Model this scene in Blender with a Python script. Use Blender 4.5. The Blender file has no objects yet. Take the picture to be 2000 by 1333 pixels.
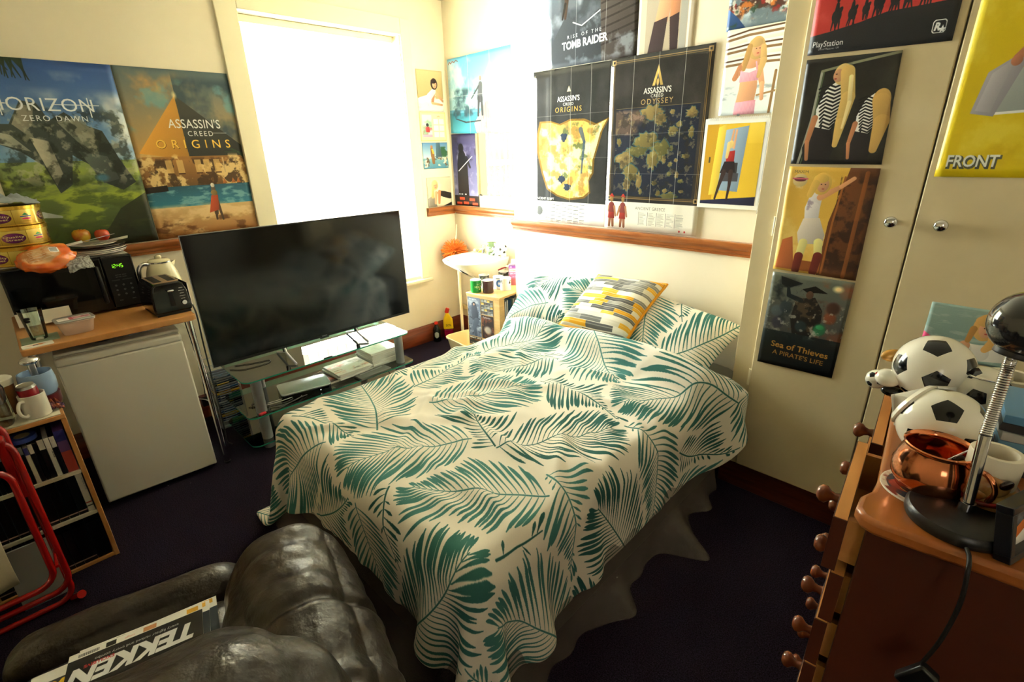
import bpy, bmesh, math, random
import numpy as np
from mathutils import Vector, Matrix, Euler

# ------------------------------------------------------------------ camera, light, exposure
scn = bpy.context.scene
COL = scn.collection
CAM = np.array([0.0, 0.0, 1.65])
YAW, PITCH, ROLL, FPX = 0.789274221, 0.36948, -0.02646, 969.0

def _axes():
    f = np.array([-math.cos(YAW)*math.cos(PITCH), math.sin(YAW)*math.cos(PITCH), -math.sin(PITCH)])
    r = np.cross(f, [0, 0, 1]); r /= np.linalg.norm(r)
    u = np.cross(r, f)
    r2 = r*math.cos(ROLL) + u*math.sin(ROLL)
    u2 = -r*math.sin(ROLL) + u*math.cos(ROLL)
    return r2, u2, f
_R, _U, _F = _axes()
cam_d = bpy.data.cameras.new('camera')
cam = bpy.data.objects.new('camera', cam_d); COL.objects.link(cam)
cam_d.sensor_fit = 'HORIZONTAL'; cam_d.sensor_width = 36.0
cam_d.lens = FPX/2000*36.0
cam_d.clip_start = 0.02; cam_d.clip_end = 100
M3 = Matrix(((_R[0], _U[0], -_F[0]), (_R[1], _U[1], -_F[1]), (_R[2], _U[2], -_F[2])))
cam.matrix_world = Matrix.Translation(Vector(CAM)) @ M3.to_4x4()
scn.camera = cam

def at(axis, val, u, v):
    """point of the place on the plane axis=val that the photograph shows at (u, v)"""
    d = (u-1000)/FPX*_R - (v-666.5)/FPX*_U + _F
    t = (val-CAM[axis])/d[axis]
    return Vector(CAM + t*d)

scn.view_settings.view_transform = 'Standard'
scn.view_settings.look = 'None'
scn.view_settings.gamma = 1.0
scn.view_settings.use_curve_mapping = False
scn.view_settings.exposure = 0.95

world = bpy.data.worlds.new('sky'); scn.world = world
world.use_nodes = True
_wn = world.node_tree
_bg = _wn.nodes['Background']
_bg.inputs[0].default_value = (1.0, 0.99, 0.97, 1)
_bg.inputs[1].default_value = 9.0

def area(name, loc, rot, sx, sy, power, color):
    d = bpy.data.lights.new(name, 'AREA'); d.shape = 'RECTANGLE'; d.size = sx; d.size_y = sy
    d.energy = power; d.color = color
    o = bpy.data.objects.new(name, d); COL.objects.link(o); o.location = loc; o.rotation_euler = rot
    return o
# daylight coming in through the window opening of the left wall
area('window_daylight', (-3.95, 1.93, 1.50), (0, -math.pi/2, 0), 2.7, 2.1, 1120, (1.0, 0.97, 0.975))
# added dim warm fill behind the photographer; no window is built there
area('rear_fill_light', (1.15, -1.38, 1.75), (math.radians(90), 0, math.radians(25)), 0.9, 1.0, 5, (1.0, 0.93, 0.82))

# ------------------------------------------------------------------ helpers
PI = math.pi
rnd = random.Random(7)

def lin(c):
    if isinstance(c, str):
        c = tuple(int(c[i:i+2], 16)/255 for i in (0, 2, 4))
    return tuple(x/12.92 if x <= 0.04045 else ((x+0.055)/1.055)**2.4 for x in c)

def rgb(c):
    if isinstance(c, str):
        return np.array([int(c[i:i+2], 16)/255 for i in (0, 2, 4)], dtype=np.float32)
    return np.array(c, dtype=np.float32)

_mats = {}
def mat(name, color, rough=0.5, metal=0.0, spec=0.5, bump=None, noise=None, trans=0.0, alpha=1.0, emit=None, coat=0.0, ior=1.45, sheen=0.0, wood=None, wave=None):
    if name in _mats: return _mats[name]
    m = bpy.data.materials.new(name); m.use_nodes = True
    nt = m.node_tree; b = nt.nodes['Principled BSDF']
    c = lin(color)
    b.inputs['Base Color'].default_value = (*c, 1)
    b.inputs['Roughness'].default_value = rough
    b.inputs['Metallic'].default_value = metal
    b.inputs['Specular IOR Level'].default_value = spec
    b.inputs['Transmission Weight'].default_value = trans
    b.inputs['Alpha'].default_value = alpha
    b.inputs['Coat Weight'].default_value = coat
    b.inputs['IOR'].default_value = ior
    b.inputs['Sheen Weight'].default_value = sheen
    if emit:
        b.inputs['Emission Color'].default_value = (*lin(emit[0]), 1)
        b.inputs['Emission Strength'].default_value = emit[1]
    tc = None
    def coord():
        nonlocal tc
        if tc is None: tc = nt.nodes.new('ShaderNodeTexCoord')
        return tc.outputs['Object']
    if noise:   # (second colour, scale, lo, hi)
        n = nt.nodes.new('ShaderNodeTexNoise'); n.inputs['Scale'].default_value = noise[1]; n.inputs['Detail'].default_value = 6
        nt.links.new(coord(), n.inputs['Vector'])
        r = nt.nodes.new('ShaderNodeMapRange'); r.inputs[1].default_value = noise[2]; r.inputs[2].default_value = noise[3]
        nt.links.new(n.outputs['Fac'], r.inputs[0])
        mx = nt.nodes.new('ShaderNodeMix'); mx.data_type = 'RGBA'
        mx.inputs[6].default_value = (*c, 1); mx.inputs[7].default_value = (*lin(noise[0]), 1)
        nt.links.new(r.outputs[0], mx.inputs[0]); nt.links.new(mx.outputs[2], b.inputs['Base Color'])
    if wood:    # (second colour, stretch vector, scale)
        mp = nt.nodes.new('ShaderNodeMapping'); mp.inputs['Scale'].default_value = wood[1]
        nt.links.new(coord(), mp.inputs['Vector'])
        n = nt.nodes.new('ShaderNodeTexNoise'); n.inputs['Scale'].default_value = wood[2]; n.inputs['Detail'].default_value = 8
        n.inputs['Distortion'].default_value = 0.6
        nt.links.new(mp.outputs[0], n.inputs['Vector'])
        r = nt.nodes.new('ShaderNodeMapRange'); r.inputs[1].default_value = 0.35; r.inputs[2].default_value = 0.68
        nt.links.new(n.outputs['Fac'], r.inputs[0])
        mx = nt.nodes.new('ShaderNodeMix'); mx.data_type = 'RGBA'
        mx.inputs[6].default_value = (*c, 1); mx.inputs[7].default_value = (*lin(wood[0]), 1)
        nt.links.new(r.outputs[0], mx.inputs[0]); nt.links.new(mx.outputs[2], b.inputs['Base Color'])
    if bump:    # (scale, strength, distance)
        n = nt.nodes.new('ShaderNodeTexNoise'); n.inputs['Scale'].default_value = bump[0]; n.inputs['Detail'].default_value = 5
        nt.links.new(coord(), n.inputs['Vector'])
        bp = nt.nodes.new('ShaderNodeBump'); bp.inputs['Strength'].default_value = bump[1]; bp.inputs['Distance'].default_value = bump[2]
        nt.links.new(n.outputs['Fac'], bp.inputs['Height']); nt.links.new(bp.outputs[0], b.inputs['Normal'])
    _mats[name] = m
    return m

def glassmat(name, color, rough=0.02, mixw=0.25):
    """thin clear glass: mostly see-through, with a reflective coat"""
    if name in _mats: return _mats[name]
    m = bpy.data.materials.new(name); m.use_nodes = True; nt = m.node_tree
    for n in list(nt.nodes): nt.nodes.remove(n)
    out = nt.nodes.new('ShaderNodeOutputMaterial')
    tr = nt.nodes.new('ShaderNodeBsdfTransparent'); tr.inputs[0].default_value = (*lin(color), 1)
    gl = nt.nodes.new('ShaderNodeBsdfGlossy'); gl.inputs['Roughness'].default_value = rough
    gl.inputs[0].default_value = (1, 1, 1, 1)
    fr = nt.nodes.new('ShaderNodeFresnel'); fr.inputs[0].default_value = 1.5
    ad = nt.nodes.new('ShaderNodeMath'); ad.operation = 'MULTIPLY_ADD'; ad.inputs[1].default_value = 1.0; ad.inputs[2].default_value = mixw*0.2
    mx = nt.nodes.new('ShaderNodeMixShader')
    nt.links.new(fr.outputs[0], ad.inputs[0]); nt.links.new(ad.outputs[0], mx.inputs[0])
    nt.links.new(tr.outputs[0], mx.inputs[1]); nt.links.new(gl.outputs[0], mx.inputs[2]); nt.links.new(mx.outputs[0], out.inputs[0])
    _mats[name] = m
    return m

def texmat(name, img, rough=0.5, coat=0.0, spec=0.4, bump=None):
    if name in _mats: return _mats[name]
    m = bpy.data.materials.new(name); m.use_nodes = True; nt = m.node_tree; b = nt.nodes['Principled BSDF']
    t = nt.nodes.new('ShaderNodeTexImage'); t.image = img; t.extension = 'REPEAT'; t.interpolation = 'Cubic'
    nt.links.new(t.outputs[0], b.inputs['Base Color'])
    b.inputs['Roughness'].default_value = rough; b.inputs['Coat Weight'].default_value = coat
    b.inputs['Specular IOR Level'].default_value = spec
    if bump:
        tc = nt.nodes.new('ShaderNodeTexCoord')
        n = nt.nodes.new('ShaderNodeTexNoise'); n.inputs['Scale'].default_value = bump[0]; n.inputs['Detail'].default_value = 4
        nt.links.new(tc.outputs['Object'], n.inputs['Vector'])
        bp = nt.nodes.new('ShaderNodeBump'); bp.inputs['Strength'].default_value = bump[1]; bp.inputs['Distance'].default_value = bump[2]
        nt.links.new(n.outputs['Fac'], bp.inputs['Height']); nt.links.new(bp.outputs[0], b.inputs['Normal'])
    _mats[name] = m
    return m

def frame_from(zdir, xhint=(1, 0, 0)):
    z = Vector(zdir).normalized(); x = Vector(xhint)
    if abs(z.dot(x.normalized())) > 0.98: x = Vector((0, 1, 0))
    x = (x - z*x.dot(z)).normalized(); y = z.cross(x)
    return Matrix((x, y, z)).transposed()

class MB:
    """collects shapes with materials and UVs, then links ONE mesh object"""
    def __init__(s): s.v = []; s.f = []; s.m = []; s.uv = []; s.mats = []
    def mi(s, m):
        if m not in s.mats: s.mats.append(m)
        return s.mats.index(m)
    def add(s, verts, faces, m, uvs=None, T=None):
        o = len(s.v); i = s.mi(m)
        for p in verts:
            p = Vector(p)
            if T is not None: p = T @ p
            s.v.append(p)
        for k, f in enumerate(faces):
            s.f.append(tuple(o+j for j in f)); s.m.append(i)
            s.uv.append(uvs[k] if uvs else [(0, 0)]*len(f))
    def box(s, c, size, m, rot=None, T=None, taper=1.0):
        x, y, z = size[0]/2, size[1]/2, size[2]/2
        P = [(-x, -y, -z), (x, -y, -z), (x, y, -z), (-x, y, -z), (-x*taper, -y*taper, z), (x*taper, -y*taper, z), (x*taper, y*taper, z), (-x*taper, y*taper, z)]
        R = Euler(rot).to_matrix() if rot else Matrix.Identity(3)
        P = [R @ Vector(p) + Vector(c) for p in P]
        F = [(0, 3, 2, 1), (4, 5, 6, 7), (0, 1, 5, 4), (1, 2, 6, 5), (2, 3, 7, 6), (3, 0, 4, 7)]
        s.add(P, F, m, [[(0, 0), (1, 0), (1, 1), (0, 1)]]*6, T); return s
    def bb(s, a, b, m):
        return s.box([(a[i]+b[i])/2 for i in range(3)], [abs(b[i]-a[i]) for i in range(3)], m)
    def cyl(s, p0, p1, r0, m, r1=None, n=24, caps=True, T=None):
        r1 = r0 if r1 is None else r1
        p0 = Vector(p0); p1 = Vector(p1); R = frame_from(p1-p0)
        V = []; F = []; U = []
        for (p, r) in ((p0, r0), (p1, r1)):
            for k in range(n):
                a = 2*PI*k/n; V.append(p + R @ Vector((r*math.cos(a), r*math.sin(a), 0)))
        for k in range(n):
            j = (k+1) % n; F.append((k, j, n+j, n+k)); U.append([(k/n, 0), ((k+1)/n, 0), ((k+1)/n, 1), (k/n, 1)])
        if caps:
            F.append(tuple(range(n-1, -1, -1))); F.append(tuple(range(n, 2*n))); U += [[(0, 0)]*n]*2
        s.add(V, F, m, U, T); return s
    def lathe(s, prof, m, c=(0, 0, 0), n=32, T=None, R=None, mfun=None):
        """profile of (radius, z); mfun(i) may give a material per ring"""
        V = []; c = Vector(c)
        R = R or Matrix.Identity(3)
        L = [0]
        for i in range(1, len(prof)): L.append(L[-1]+math.hypot(prof[i][0]-prof[i-1][0], prof[i][1]-prof[i-1][1]))
        for (r, z) in prof:
            for k in range(n):
                a = 2*PI*k/n; V.append(c + R @ Vector((r*math.cos(a), r*math.sin(a), z)))
        for i in range(len(prof)-1):
            F = []; U = []
            for k in range(n):
                j = (k+1) % n
                F.append((i*n+k, i*n+j, (i+1)*n+j, (i+1)*n+k))
                va, vb = (0, 1) if mfun else (L[i]/L[-1], L[i+1]/L[-1])
                U.append([(k/n, va), ((k+1)/n, va), ((k+1)/n, vb), (k/n, vb)])
            if i == 0: s.add(V, F, mfun(i) if mfun else m, U, T); base = len(s.v)-len(V)
            else:
                idx = s.mi(mfun(i) if mfun else m)
                for k, f in enumerate(F): s.f.append(tuple(base+j for j in f)); s.m.append(idx); s.uv.append(U[k])
        return s
    def tube(s, pts, r, m, n=10, caps=True, closed=False, T=None):
        P = [Vector(p) for p in pts]; N = len(P); V = []; F = []
        prev = None
        for i in range(N):
            if closed: t = P[(i+1) % N]-P[i-1]
            else: t = P[min(i+1, N-1)]-P[max(i-1, 0)]
            t.normalize()
            if prev is None: R = frame_from(t); x = R.col[0].copy()
            else:
                x = prev - t*prev.dot(t)
                if x.length < 1e-6: x = frame_from(t).col[0].copy()
                x.normalize()
            prev = x; y = t.cross(x)
            rr = r[i] if isinstance(r, (list, tuple)) else r
            for k in range(n):
                a = 2*PI*k/n; V.append(P[i] + x*(rr*math.cos(a)) + y*(rr*math.sin(a)))
        M = N if closed else N-1
        for i in range(M):
            for k in range(n):
                j = (k+1) % n; i2 = (i+1) % N
                F.append((i*n+k, i*n+j, i2*n+j, i2*n+k))
        if caps and not closed:
            F.append(tuple(range(n-1, -1, -1))); F.append(tuple(range((N-1)*n, N*n)))
        s.add(V, F, m, None, T); return s
    def prism(s, poly, z0, z1, m, T=None):
        n = len(poly); V = [(x, y, z0) for x, y in poly]+[(x, y, z1) for x, y in poly]
        F = [tuple(range(n-1, -1, -1)), tuple(range(n, 2*n))]
        F += [(k, (k+1) % n, n+(k+1) % n, n+k) for k in range(n)]
        s.add(V, F, m, None, T); return s
    def sph(s, c, r, m, n=20, sc=(1, 1, 1), T=None, R=None):
        c = Vector(c); V = []; F = []; U = []; h = n//2
        R = R or Matrix.Identity(3)
        for i in range(h+1):
            t = PI*i/h
            for k in range(n):
                a = 2*PI*k/n
                V.append(c + R @ Vector((r*sc[0]*math.sin(t)*math.cos(a), r*sc[1]*math.sin(t)*math.sin(a), r*sc[2]*math.cos(t))))
        for i in range(h):
            for k in range(n):
                j = (k+1) % n
                F.append((i*n+k, (i+1)*n+k, (i+1)*n+j, i*n+j)); U.append([(k/n, 1-i/h), (k/n, 1-(i+1)/h), ((k+1)/n, 1-(i+1)/h), ((k+1)/n, 1-i/h)])
        s.add(V, F, m, U, T); return s
    def build(s, name, parent=None, bevel=0.0, smooth=35, seg=2, sub=0, solid=0.0):
        me = bpy.data.meshes.new(name)
        me.from_pydata([tuple(p) for p in s.v], [], s.f)
        for m in s.mats: me.materials.append(m)
        me.polygons.foreach_set('material_index', s.m)
        uvl = me.uv_layers.new(name='UVMap')
        flat = [c for u in s.uv for q in u for c in q]
        uvl.data.foreach_set('uv', flat)
        me.validate(verbose=False); me.update()
        bm = bmesh.new(); bm.from_mesh(me)
        bmesh.ops.remove_doubles(bm, verts=bm.verts, dist=1e-6)
        bmesh.ops.recalc_face_normals(bm, faces=bm.faces)
        bm.to_mesh(me); bm.free()
        if smooth:
            me.polygons.foreach_set('use_smooth', [True]*len(me.polygons))
            me.set_sharp_from_angle(angle=math.radians(smooth))
        o = bpy.data.objects.new(name, me); COL.objects.link(o)
        if parent is not None: o.parent = parent
        if solid:
            q = o.modifiers.new('thickness', 'SOLIDIFY'); q.thickness = solid; q.offset = 0
        if bevel:
            q = o.modifiers.new('bevel', 'BEVEL'); q.width = bevel; q.segments = seg; q.limit_method = 'ANGLE'; q.angle_limit = math.radians(40)
            q.harden_normals = False
        if sub:
            q = o.modifiers.new('subsurf', 'SUBSURF'); q.levels = sub; q.render_levels = sub
        return o

def tag(o, label, cat, group=None):
    o['label'] = label; o['category'] = cat
    if group: o['group'] = group
    return o
def thing(name, label, cat, loc=(0, 0, 0), rz=0.0, group=None, rot=None):
    o = bpy.data.objects.new(name, None); COL.objects.link(o)
    o.location = loc; o.rotation_euler = rot if rot else (0, 0, rz)
    o.empty_display_size = 0.05
    return tag(o, label, cat, group)
def struct(o):
    o['kind'] = 'structure'; return o
def dup(root, loc=None, rz=None, label=None, group=None):
    c = root.copy(); COL.objects.link(c)
    if loc is not None: c.location = loc
    if rz is not None: c.rotation_euler = (0, 0, rz) if not isinstance(rz, tuple) else rz
    if label: c['label'] = label
    if group: c['group'] = group
    for ch in list(root.children):
        d = ch.copy(); COL.objects.link(d); d.parent = c
        for g in list(ch.children):
            e = g.copy(); COL.objects.link(e); e.parent = d
    return c
def grid(name, P, uv, m, parent=None, solid=0.0, smooth=60, sub=0, closed=False):
    """a surface from an array P[i, j, 3] and uv[i, j, 2]"""
    a, b = P.shape[:2]
    V = P.reshape(-1, 3); F = []; U = []
    for i in range(a-1):
        for j in range(b-1):
            q = (i*b+j, (i+1)*b+j, (i+1)*b+j+1, i*b+j+1)
            F.append(q)
    me = bpy.data.meshes.new(name); me.from_pydata(V.tolist(), [], F)
    me.materials.append(m)
    uvf = uv.reshape(-1, 2); l = me.uv_layers.new(name='UVMap')
    idx = np.array(F).reshape(-1); l.data.foreach_set('uv', uvf[idx].astype(np.float32).reshape(-1))
    me.polygons.foreach_set('use_smooth', [True]*len(F)); me.update()
    o = bpy.data.objects.new(name, me); COL.objects.link(o)
    if parent is not None: o.parent = parent
    if solid:
        q = o.modifiers.new('thickness', 'SOLIDIFY'); q.thickness = solid; q.offset = -1
    if sub:
        q = o.modifiers.new('subsurf', 'SUBSURF'); q.levels = sub; q.render_levels = sub
    return o
def softbox(name, size, m, parent, r=0.06, n=12, bulge=0.03, wr=0.006, wscale=9.0, seed=1, loc=(0, 0, 0), rot=(0, 0, 0), stretch=(1, 1, 1), crease=None, sub=1):
    """upholstered block: rounded, bulging, with wrinkles"""
    bm = bmesh.new(); bmesh.ops.create_cube(bm, size=2.0)
    bmesh.ops.subdivide_edges(bm, edges=bm.edges, cuts=n, use_grid_fill=True)
    from mathutils import noise as mn
    h = Vector(size)/2
    R = Euler(rot).to_matrix()
    for v in bm.verts:
        c = v.co.copy()
        p = Vector((c.x*h.x, c.y*h.y, c.z*h.z))
        q = Vector([max(-(h[i]-r), min(h[i]-r, p[i])) for i in range(3)])
        d = p-q
        if d.length > 1e-9: p = q + d.normalized()*r
        fx = (1-c.y*c.y)*(1-c.z*c.z); fy = (1-c.x*c.x)*(1-c.z*c.z); fz = (1-c.x*c.x)*(1-c.y*c.y)
        p += Vector((c.x*bulge*max(fx, 0), c.y*bulge*max(fy, 0), c.z*bulge*max(fz, 0)))
        nn = d.normalized() if d.length > 1e-9 else Vector((0, 0, 1))
        s = Vector((p.x*stretch[0], p.y*stretch[1], p.z*stretch[2]))*wscale + Vector((seed*3.7, seed, 0))
        w = mn.noise(s)*wr + (1-abs(mn.noise(s*1.9)))*wr*0.9
        if crease:
            for (ax, val, dep, wd) in crease:
                w -= dep*math.exp(-((p[ax]-val)/wd)**2)
        v.co = R @ (p + nn*w) + Vector(loc)
    me = bpy.data.meshes.new(name); bm.to_mesh(me); bm.free(); me.materials.append(m)
    me.polygons.foreach_set('use_smooth', [True]*len(me.polygons))
    o = bpy.data.objects.new(name, me); COL.objects.link(o)
    if parent is not None: o.parent = parent
    if sub:
        q = o.modifiers.new('subsurf', 'SUBSURF'); q.levels = sub; q.render_levels = sub
    return o
def arc(c, r, a0, a1, n, ax=(0, 1)):
    out = []
    for k in range(n+1):
        a = a0+(a1-a0)*k/n; p = list(c); p[ax[0]] += r*math.cos(a); p[ax[1]] += r*math.sin(a); out.append(tuple(p))
    return out
def rrect(w, h, r, n=5, cx=0, cy=0):
    out = []
    for (sx, sy, a) in ((1, 1, 0), (-1, 1, PI/2), (-1, -1, PI), (1, -1, 3*PI/2)):
        for k in range(n+1):
            t = a+PI/2*k/n; out.append((cx+sx*(w/2-r)+r*math.cos(t), cy+sy*(h/2-r)+r*math.sin(t)))
    return out
def smoothpath(pts, n=6):
    """Catmull-Rom through the given points"""
    P = [Vector(p) for p in pts]; P = [P[0]*2-P[1]]+P+[P[-1]*2-P[-2]]; out = []
    for i in range(1, len(P)-2):
        for k in range(n):
            t = k/n
            out.append(0.5*((2*P[i]) + (P[i+1]-P[i-1])*t + (2*P[i-1]-5*P[i]+4*P[i+1]-P[i+2])*t*t + (-P[i-1]+3*P[i]-3*P[i+1]+P[i+2])*t**3))
    out.append(P[-2]); return out

# ------------------------------------------------------------------ printed artwork, drawn in code
class Cv:
    def __init__(s, W, H, bg, S=2, seed=1):
        s.W, s.H, s.S = W, H, S
        s.a = np.empty((H*S, W*S, 3), np.float32); s.a[:] = rgb(bg)
        s.r = np.random.RandomState(seed)
    def _bb(s, x0, y0, x1, y1):
        S = s.S; h, w = s.a.shape[:2]
        return max(0, int(x0*S)), max(0, int(y0*S)), min(w, int(math.ceil(x1*S))+1), min(h, int(math.ceil(y1*S))+1)
    def _mix(s, X0, Y0, X1, Y1, m, c, sh=0.0):
        r = s.a[Y0:Y1, X0:X1]; cc = rgb(c)[None, None, :]
        if sh and X1-X0 > 4:
            g = np.linspace(1+sh, 1-sh, X1-X0, dtype=np.float32)[None, :, None]*np.linspace(1+sh*.5, 1-sh*.5, Y1-Y0, dtype=np.float32)[:, None, None]
            cc = np.clip(cc*g, 0, 1)
        r += (cc-r)*m[..., None]
    def poly(s, pts, c, al=1.0, sh=0.14):
        xs = [p[0] for p in pts]; ys = [p[1] for p in pts]
        X0, Y0, X1, Y1 = s._bb(min(xs), min(ys), max(xs), max(ys))
        if X1 <= X0 or Y1 <= Y0: return s
        gx = (np.arange(X0, X1)+0.5)/s.S; gy = ((np.arange(Y0, Y1)+0.5)/s.S)[:, None]
        ins = np.zeros((Y1-Y0, X1-X0), bool); n = len(pts)
        for i in range(n):
            xa, ya = pts[i]; xb, yb = pts[(i+1) % n]
            if ya == yb: continue
            cnd = (gy < ya) != (gy < yb)
            xi = xa+(gy-ya)*(xb-xa)/(yb-ya)
            ins ^= cnd & (gx < xi)
        s._mix(X0, Y0, X1, Y1, ins.astype(np.float32)*al, c, sh); return s
    def rect(s, x0, y0, x1, y1, c, al=1.0):
        X0, Y0, X1, Y1 = [int(round(q*s.S)) for q in (x0, y0, x1, y1)]
        X0 = max(X0, 0); Y0 = max(Y0, 0)
        r = s.a[Y0:Y1, X0:X1]; r += (rgb(c)-r)*al; return s
    def ell(s, cx, cy, rx, ry, c, al=1.0, soft=0.0, rot=0.0):
        R = max(rx, ry)*(1+soft)
        X0, Y0, X1, Y1 = s._bb(cx-R, cy-R, cx+R, cy+R)
        if X1 <= X0 or Y1 <= Y0: return s
        gx = (np.arange(X0, X1)+0.5)/s.S-cx; gy = ((np.arange(Y0, Y1)+0.5)/s.S)[:, None]-cy
        ca, sa = math.cos(rot), math.sin(rot)
        d = np.sqrt(((gx*ca+gy*sa)/rx)**2+((-gx*sa+gy*ca)/ry)**2)
        m = np.clip((1+soft-d)/max(2*soft, 1.2/(s.S*min(rx, ry))), 0, 1)
        s._mix(X0, Y0, X1, Y1, m*al, c, 0.12); return s
    def cap(s, x0, y0, r0, x1, y1, r1, c, al=1.0):
        R = max(r0, r1)
        X0, Y0, X1, Y1 = s._bb(min(x0, x1)-R, min(y0, y1)-R, max(x0, x1)+R, max(y0, y1)+R)
        if X1 <= X0 or Y1 <= Y0: return s
        gx = (np.arange(X0, X1)+0.5)/s.S; gy = ((np.arange(Y0, Y1)+0.5)/s.S)[:, None]
        dx, dy = x1-x0, y1-y0; L = dx*dx+dy*dy+1e-9
        t = np.clip(((gx-x0)*dx+(gy-y0)*dy)/L, 0, 1)
        d = np.hypot(gx-x0-t*dx, gy-y0-t*dy)-(r0+(r1-r0)*t)
        s._mix(X0, Y0, X1, Y1, np.clip(0.5-d*s.S, 0, 1)*al, c, 0.10); return s
    def path(s, pts, r, c, al=1.0):
        for i in range(len(pts)-1):
            ra = r[i] if isinstance(r, (list, tuple)) else r; rb = r[i+1] if isinstance(r, (list, tuple)) else r
            s.cap(pts[i][0], pts[i][1], ra, pts[i+1][0], pts[i+1][1], rb, c, al)
        return s
    def grad(s, y0, y1, c0, c1, x0=0, x1=None, al=1.0):
        x1 = s.W if x1 is None else x1
        Y0, Y1 = int(y0*s.S), int(y1*s.S); t = np.linspace(0, 1, Y1-Y0)[:, None, None]
        cc = rgb(c0)*(1-t)+rgb(c1)*t; r = s.a[Y0:Y1, int(x0*s.S):int(x1*s.S)]; r += (cc-r)*al; return s
    def fbm(s, cells, oct=4, asp=1.0):
        h, w = s.a.shape[:2]; o = np.zeros((h, w), np.float32); A = 1.0; T = 0
        for k in range(oct):
            ny = max(2, int(cells*h/w*asp*2**k)); nx = max(2, int(cells*2**k))
            if nx > w or ny > h: break
            g = s.r.rand(ny+1, nx+1).astype(np.float32)
            yy = np.linspace(0, ny-1e-3, h); xx = np.linspace(0, nx-1e-3, w)
            y0 = yy.astype(int); x0 = xx.astype(int); fy = (yy-y0)[:, None]; fx = xx-x0
            fy = fy*fy*(3-2*fy); fx = fx*fx*(3-2*fx)
            v = (g[y0][:, x0]*(1-fx)+g[y0][:, x0+1]*fx)*(1-fy)+(g[y0+1][:, x0]*(1-fx)+g[y0+1][:, x0+1]*fx)*fy
            o += v*A; T += A; A *= 0.55
        return o/T
    def cloud(s, c, cells, lo, hi, y0=0, y1=None, al=1.0, asp=1.0, fade=0.12, x0=0, x1=None):
        y1 = s.H if y1 is None else y1; x1 = s.W if x1 is None else x1
        f = np.clip((s.fbm(cells, 5, asp)-lo)/(hi-lo), 0, 1)
        yy = (np.arange(s.a.shape[0])/s.S)[:, None]; fd = max(fade*(y1-y0), 0.5)
        f = f*np.clip((yy-y0)/fd, 0, 1)*np.clip((y1-yy)/fd, 0, 1)
        xx = (np.arange(s.a.shape[1])/s.S)[None, :]; f = f*((xx >= x0) & (xx <= x1))
        s.a += (rgb(c)-s.a)*(f*al)[..., None]; return s
    def grain(s, k=0.03):
        s.a += (s.r.rand(*s.a.shape[:2], 1).astype(np.float32)-0.5)*k; return s
    def text(s, t, x, y, size, c, sx=1.0, shear=0.0, rot=0.0, bold=0.0, space=1.0, al=1.0, anchor='l', flip=False):
        V, T = glyphs(t, bold, space)
        if len(V) == 0: return s
        w = V[:, 0].max()
        P = V.copy(); P[:, 0] = (P[:, 0]+shear*P[:, 1])*sx*size
        if anchor == 'm': P[:, 0] -= w*sx*size/2
        P[:, 1] *= -size
        if flip: P = -P
        ca, sa = math.cos(rot), math.sin(rot)
        Q = np.stack([P[:, 0]*ca-P[:, 1]*sa+x, P[:, 0]*sa+P[:, 1]*ca+y], 1)
        for tr in T: s.poly([tuple(Q[i]) for i in tr], c, al, 0.0)
        return s
    def img(s, name):
        h, w = s.a.shape[:2]
        im = bpy.data.images.new(name, w, h, alpha=False)
        px = np.ones((h, w, 4), np.float32); px[..., :3] = np.clip(s.a[::-1], 0, 1)
        im.pixels.foreach_set(px.reshape(-1)); im.update(); return im

_gl = {}
def glyphs(t, bold, space):
    k = (t, bold, space)
    if k in _gl: return _gl[k]
    c = bpy.data.curves.new('lettering', 'FONT'); c.body = t; c.size = 1.0; c.offset = bold; c.space_character = space; c.resolution_u = 3
    o = bpy.data.objects.new('lettering', c)
    me = bpy.data.meshes.new_from_object(o)
    me.calc_loop_triangles()
    V = np.array([(v.co.x, v.co.y) for v in me.vertices]).reshape(-1, 2) if len(me.vertices) else np.zeros((0, 2))
    T = [tuple(q.vertices) for q in me.loop_triangles]
    bpy.data.objects.remove(o); bpy.data.curves.remove(c); bpy.data.meshes.remove(me)
    _gl[k] = (V, T); return _gl[k]

# ------------------------------------------------------------------ materials
WALL = mat('cream_wall_paint', 'F0E4CB', 0.75, bump=(60, 0.08, 0.002), noise=('EADDC0', 3, 0.35, 0.8))
WHITE = mat('white_gloss_paint', 'EFE4C4', 0.4)
CEIL = mat('ceiling_paint', 'EDE6D2', 0.9)
DOOR = mat('cream_wardrobe_paint', 'DDCBA2', 0.42, noise=('D3BF93', 4, 0.4, 0.8))
TRIMW = mat('varnished_red_brown_wood', 'A8632F', 0.28, wood=('8A4A20', (3, 3, 30), 2.0), coat=0.3)
SKIRT = mat('mahogany_skirting', '7A3418', 0.3, wood=('5A2310', (2, 2, 20), 2.0), coat=0.3)
PLINTH = mat('dark_mahogany_plinth', '5E2A16', 0.35, wood=('44190C', (2, 2, 20), 3.0))
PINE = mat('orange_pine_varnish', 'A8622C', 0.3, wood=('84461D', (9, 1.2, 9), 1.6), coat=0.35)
PINE_SHADE = mat('pine_varnish_shaded', '522515', 0.38, wood=('401B0E', (1.2, 9, 1.2), 1.4), coat=0.15)  # same pine varnish, darkened so the colour carries the shade of the chest side
PINEE = mat('bare_pine_edge', 'D89A55', 0.45, wood=('C68443', (9, 1.2, 9), 2.0))
KNOB = mat('turned_wood_knob', '7C4022', 0.25, coat=0.5)
BEECH = mat('beech_laminate', 'C98F55', 0.4, wood=('B87C42', (1.2, 9, 9), 1.5))
LPINE = mat('light_pine', 'D9B277', 0.45, wood=('C99E60', (2, 2, 10), 2.5))
CHROME = mat('chrome', 'D8D8DC', 0.12, metal=1.0)
STEEL = mat('brushed_steel', 'B9BABC', 0.34, metal=1.0)
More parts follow.
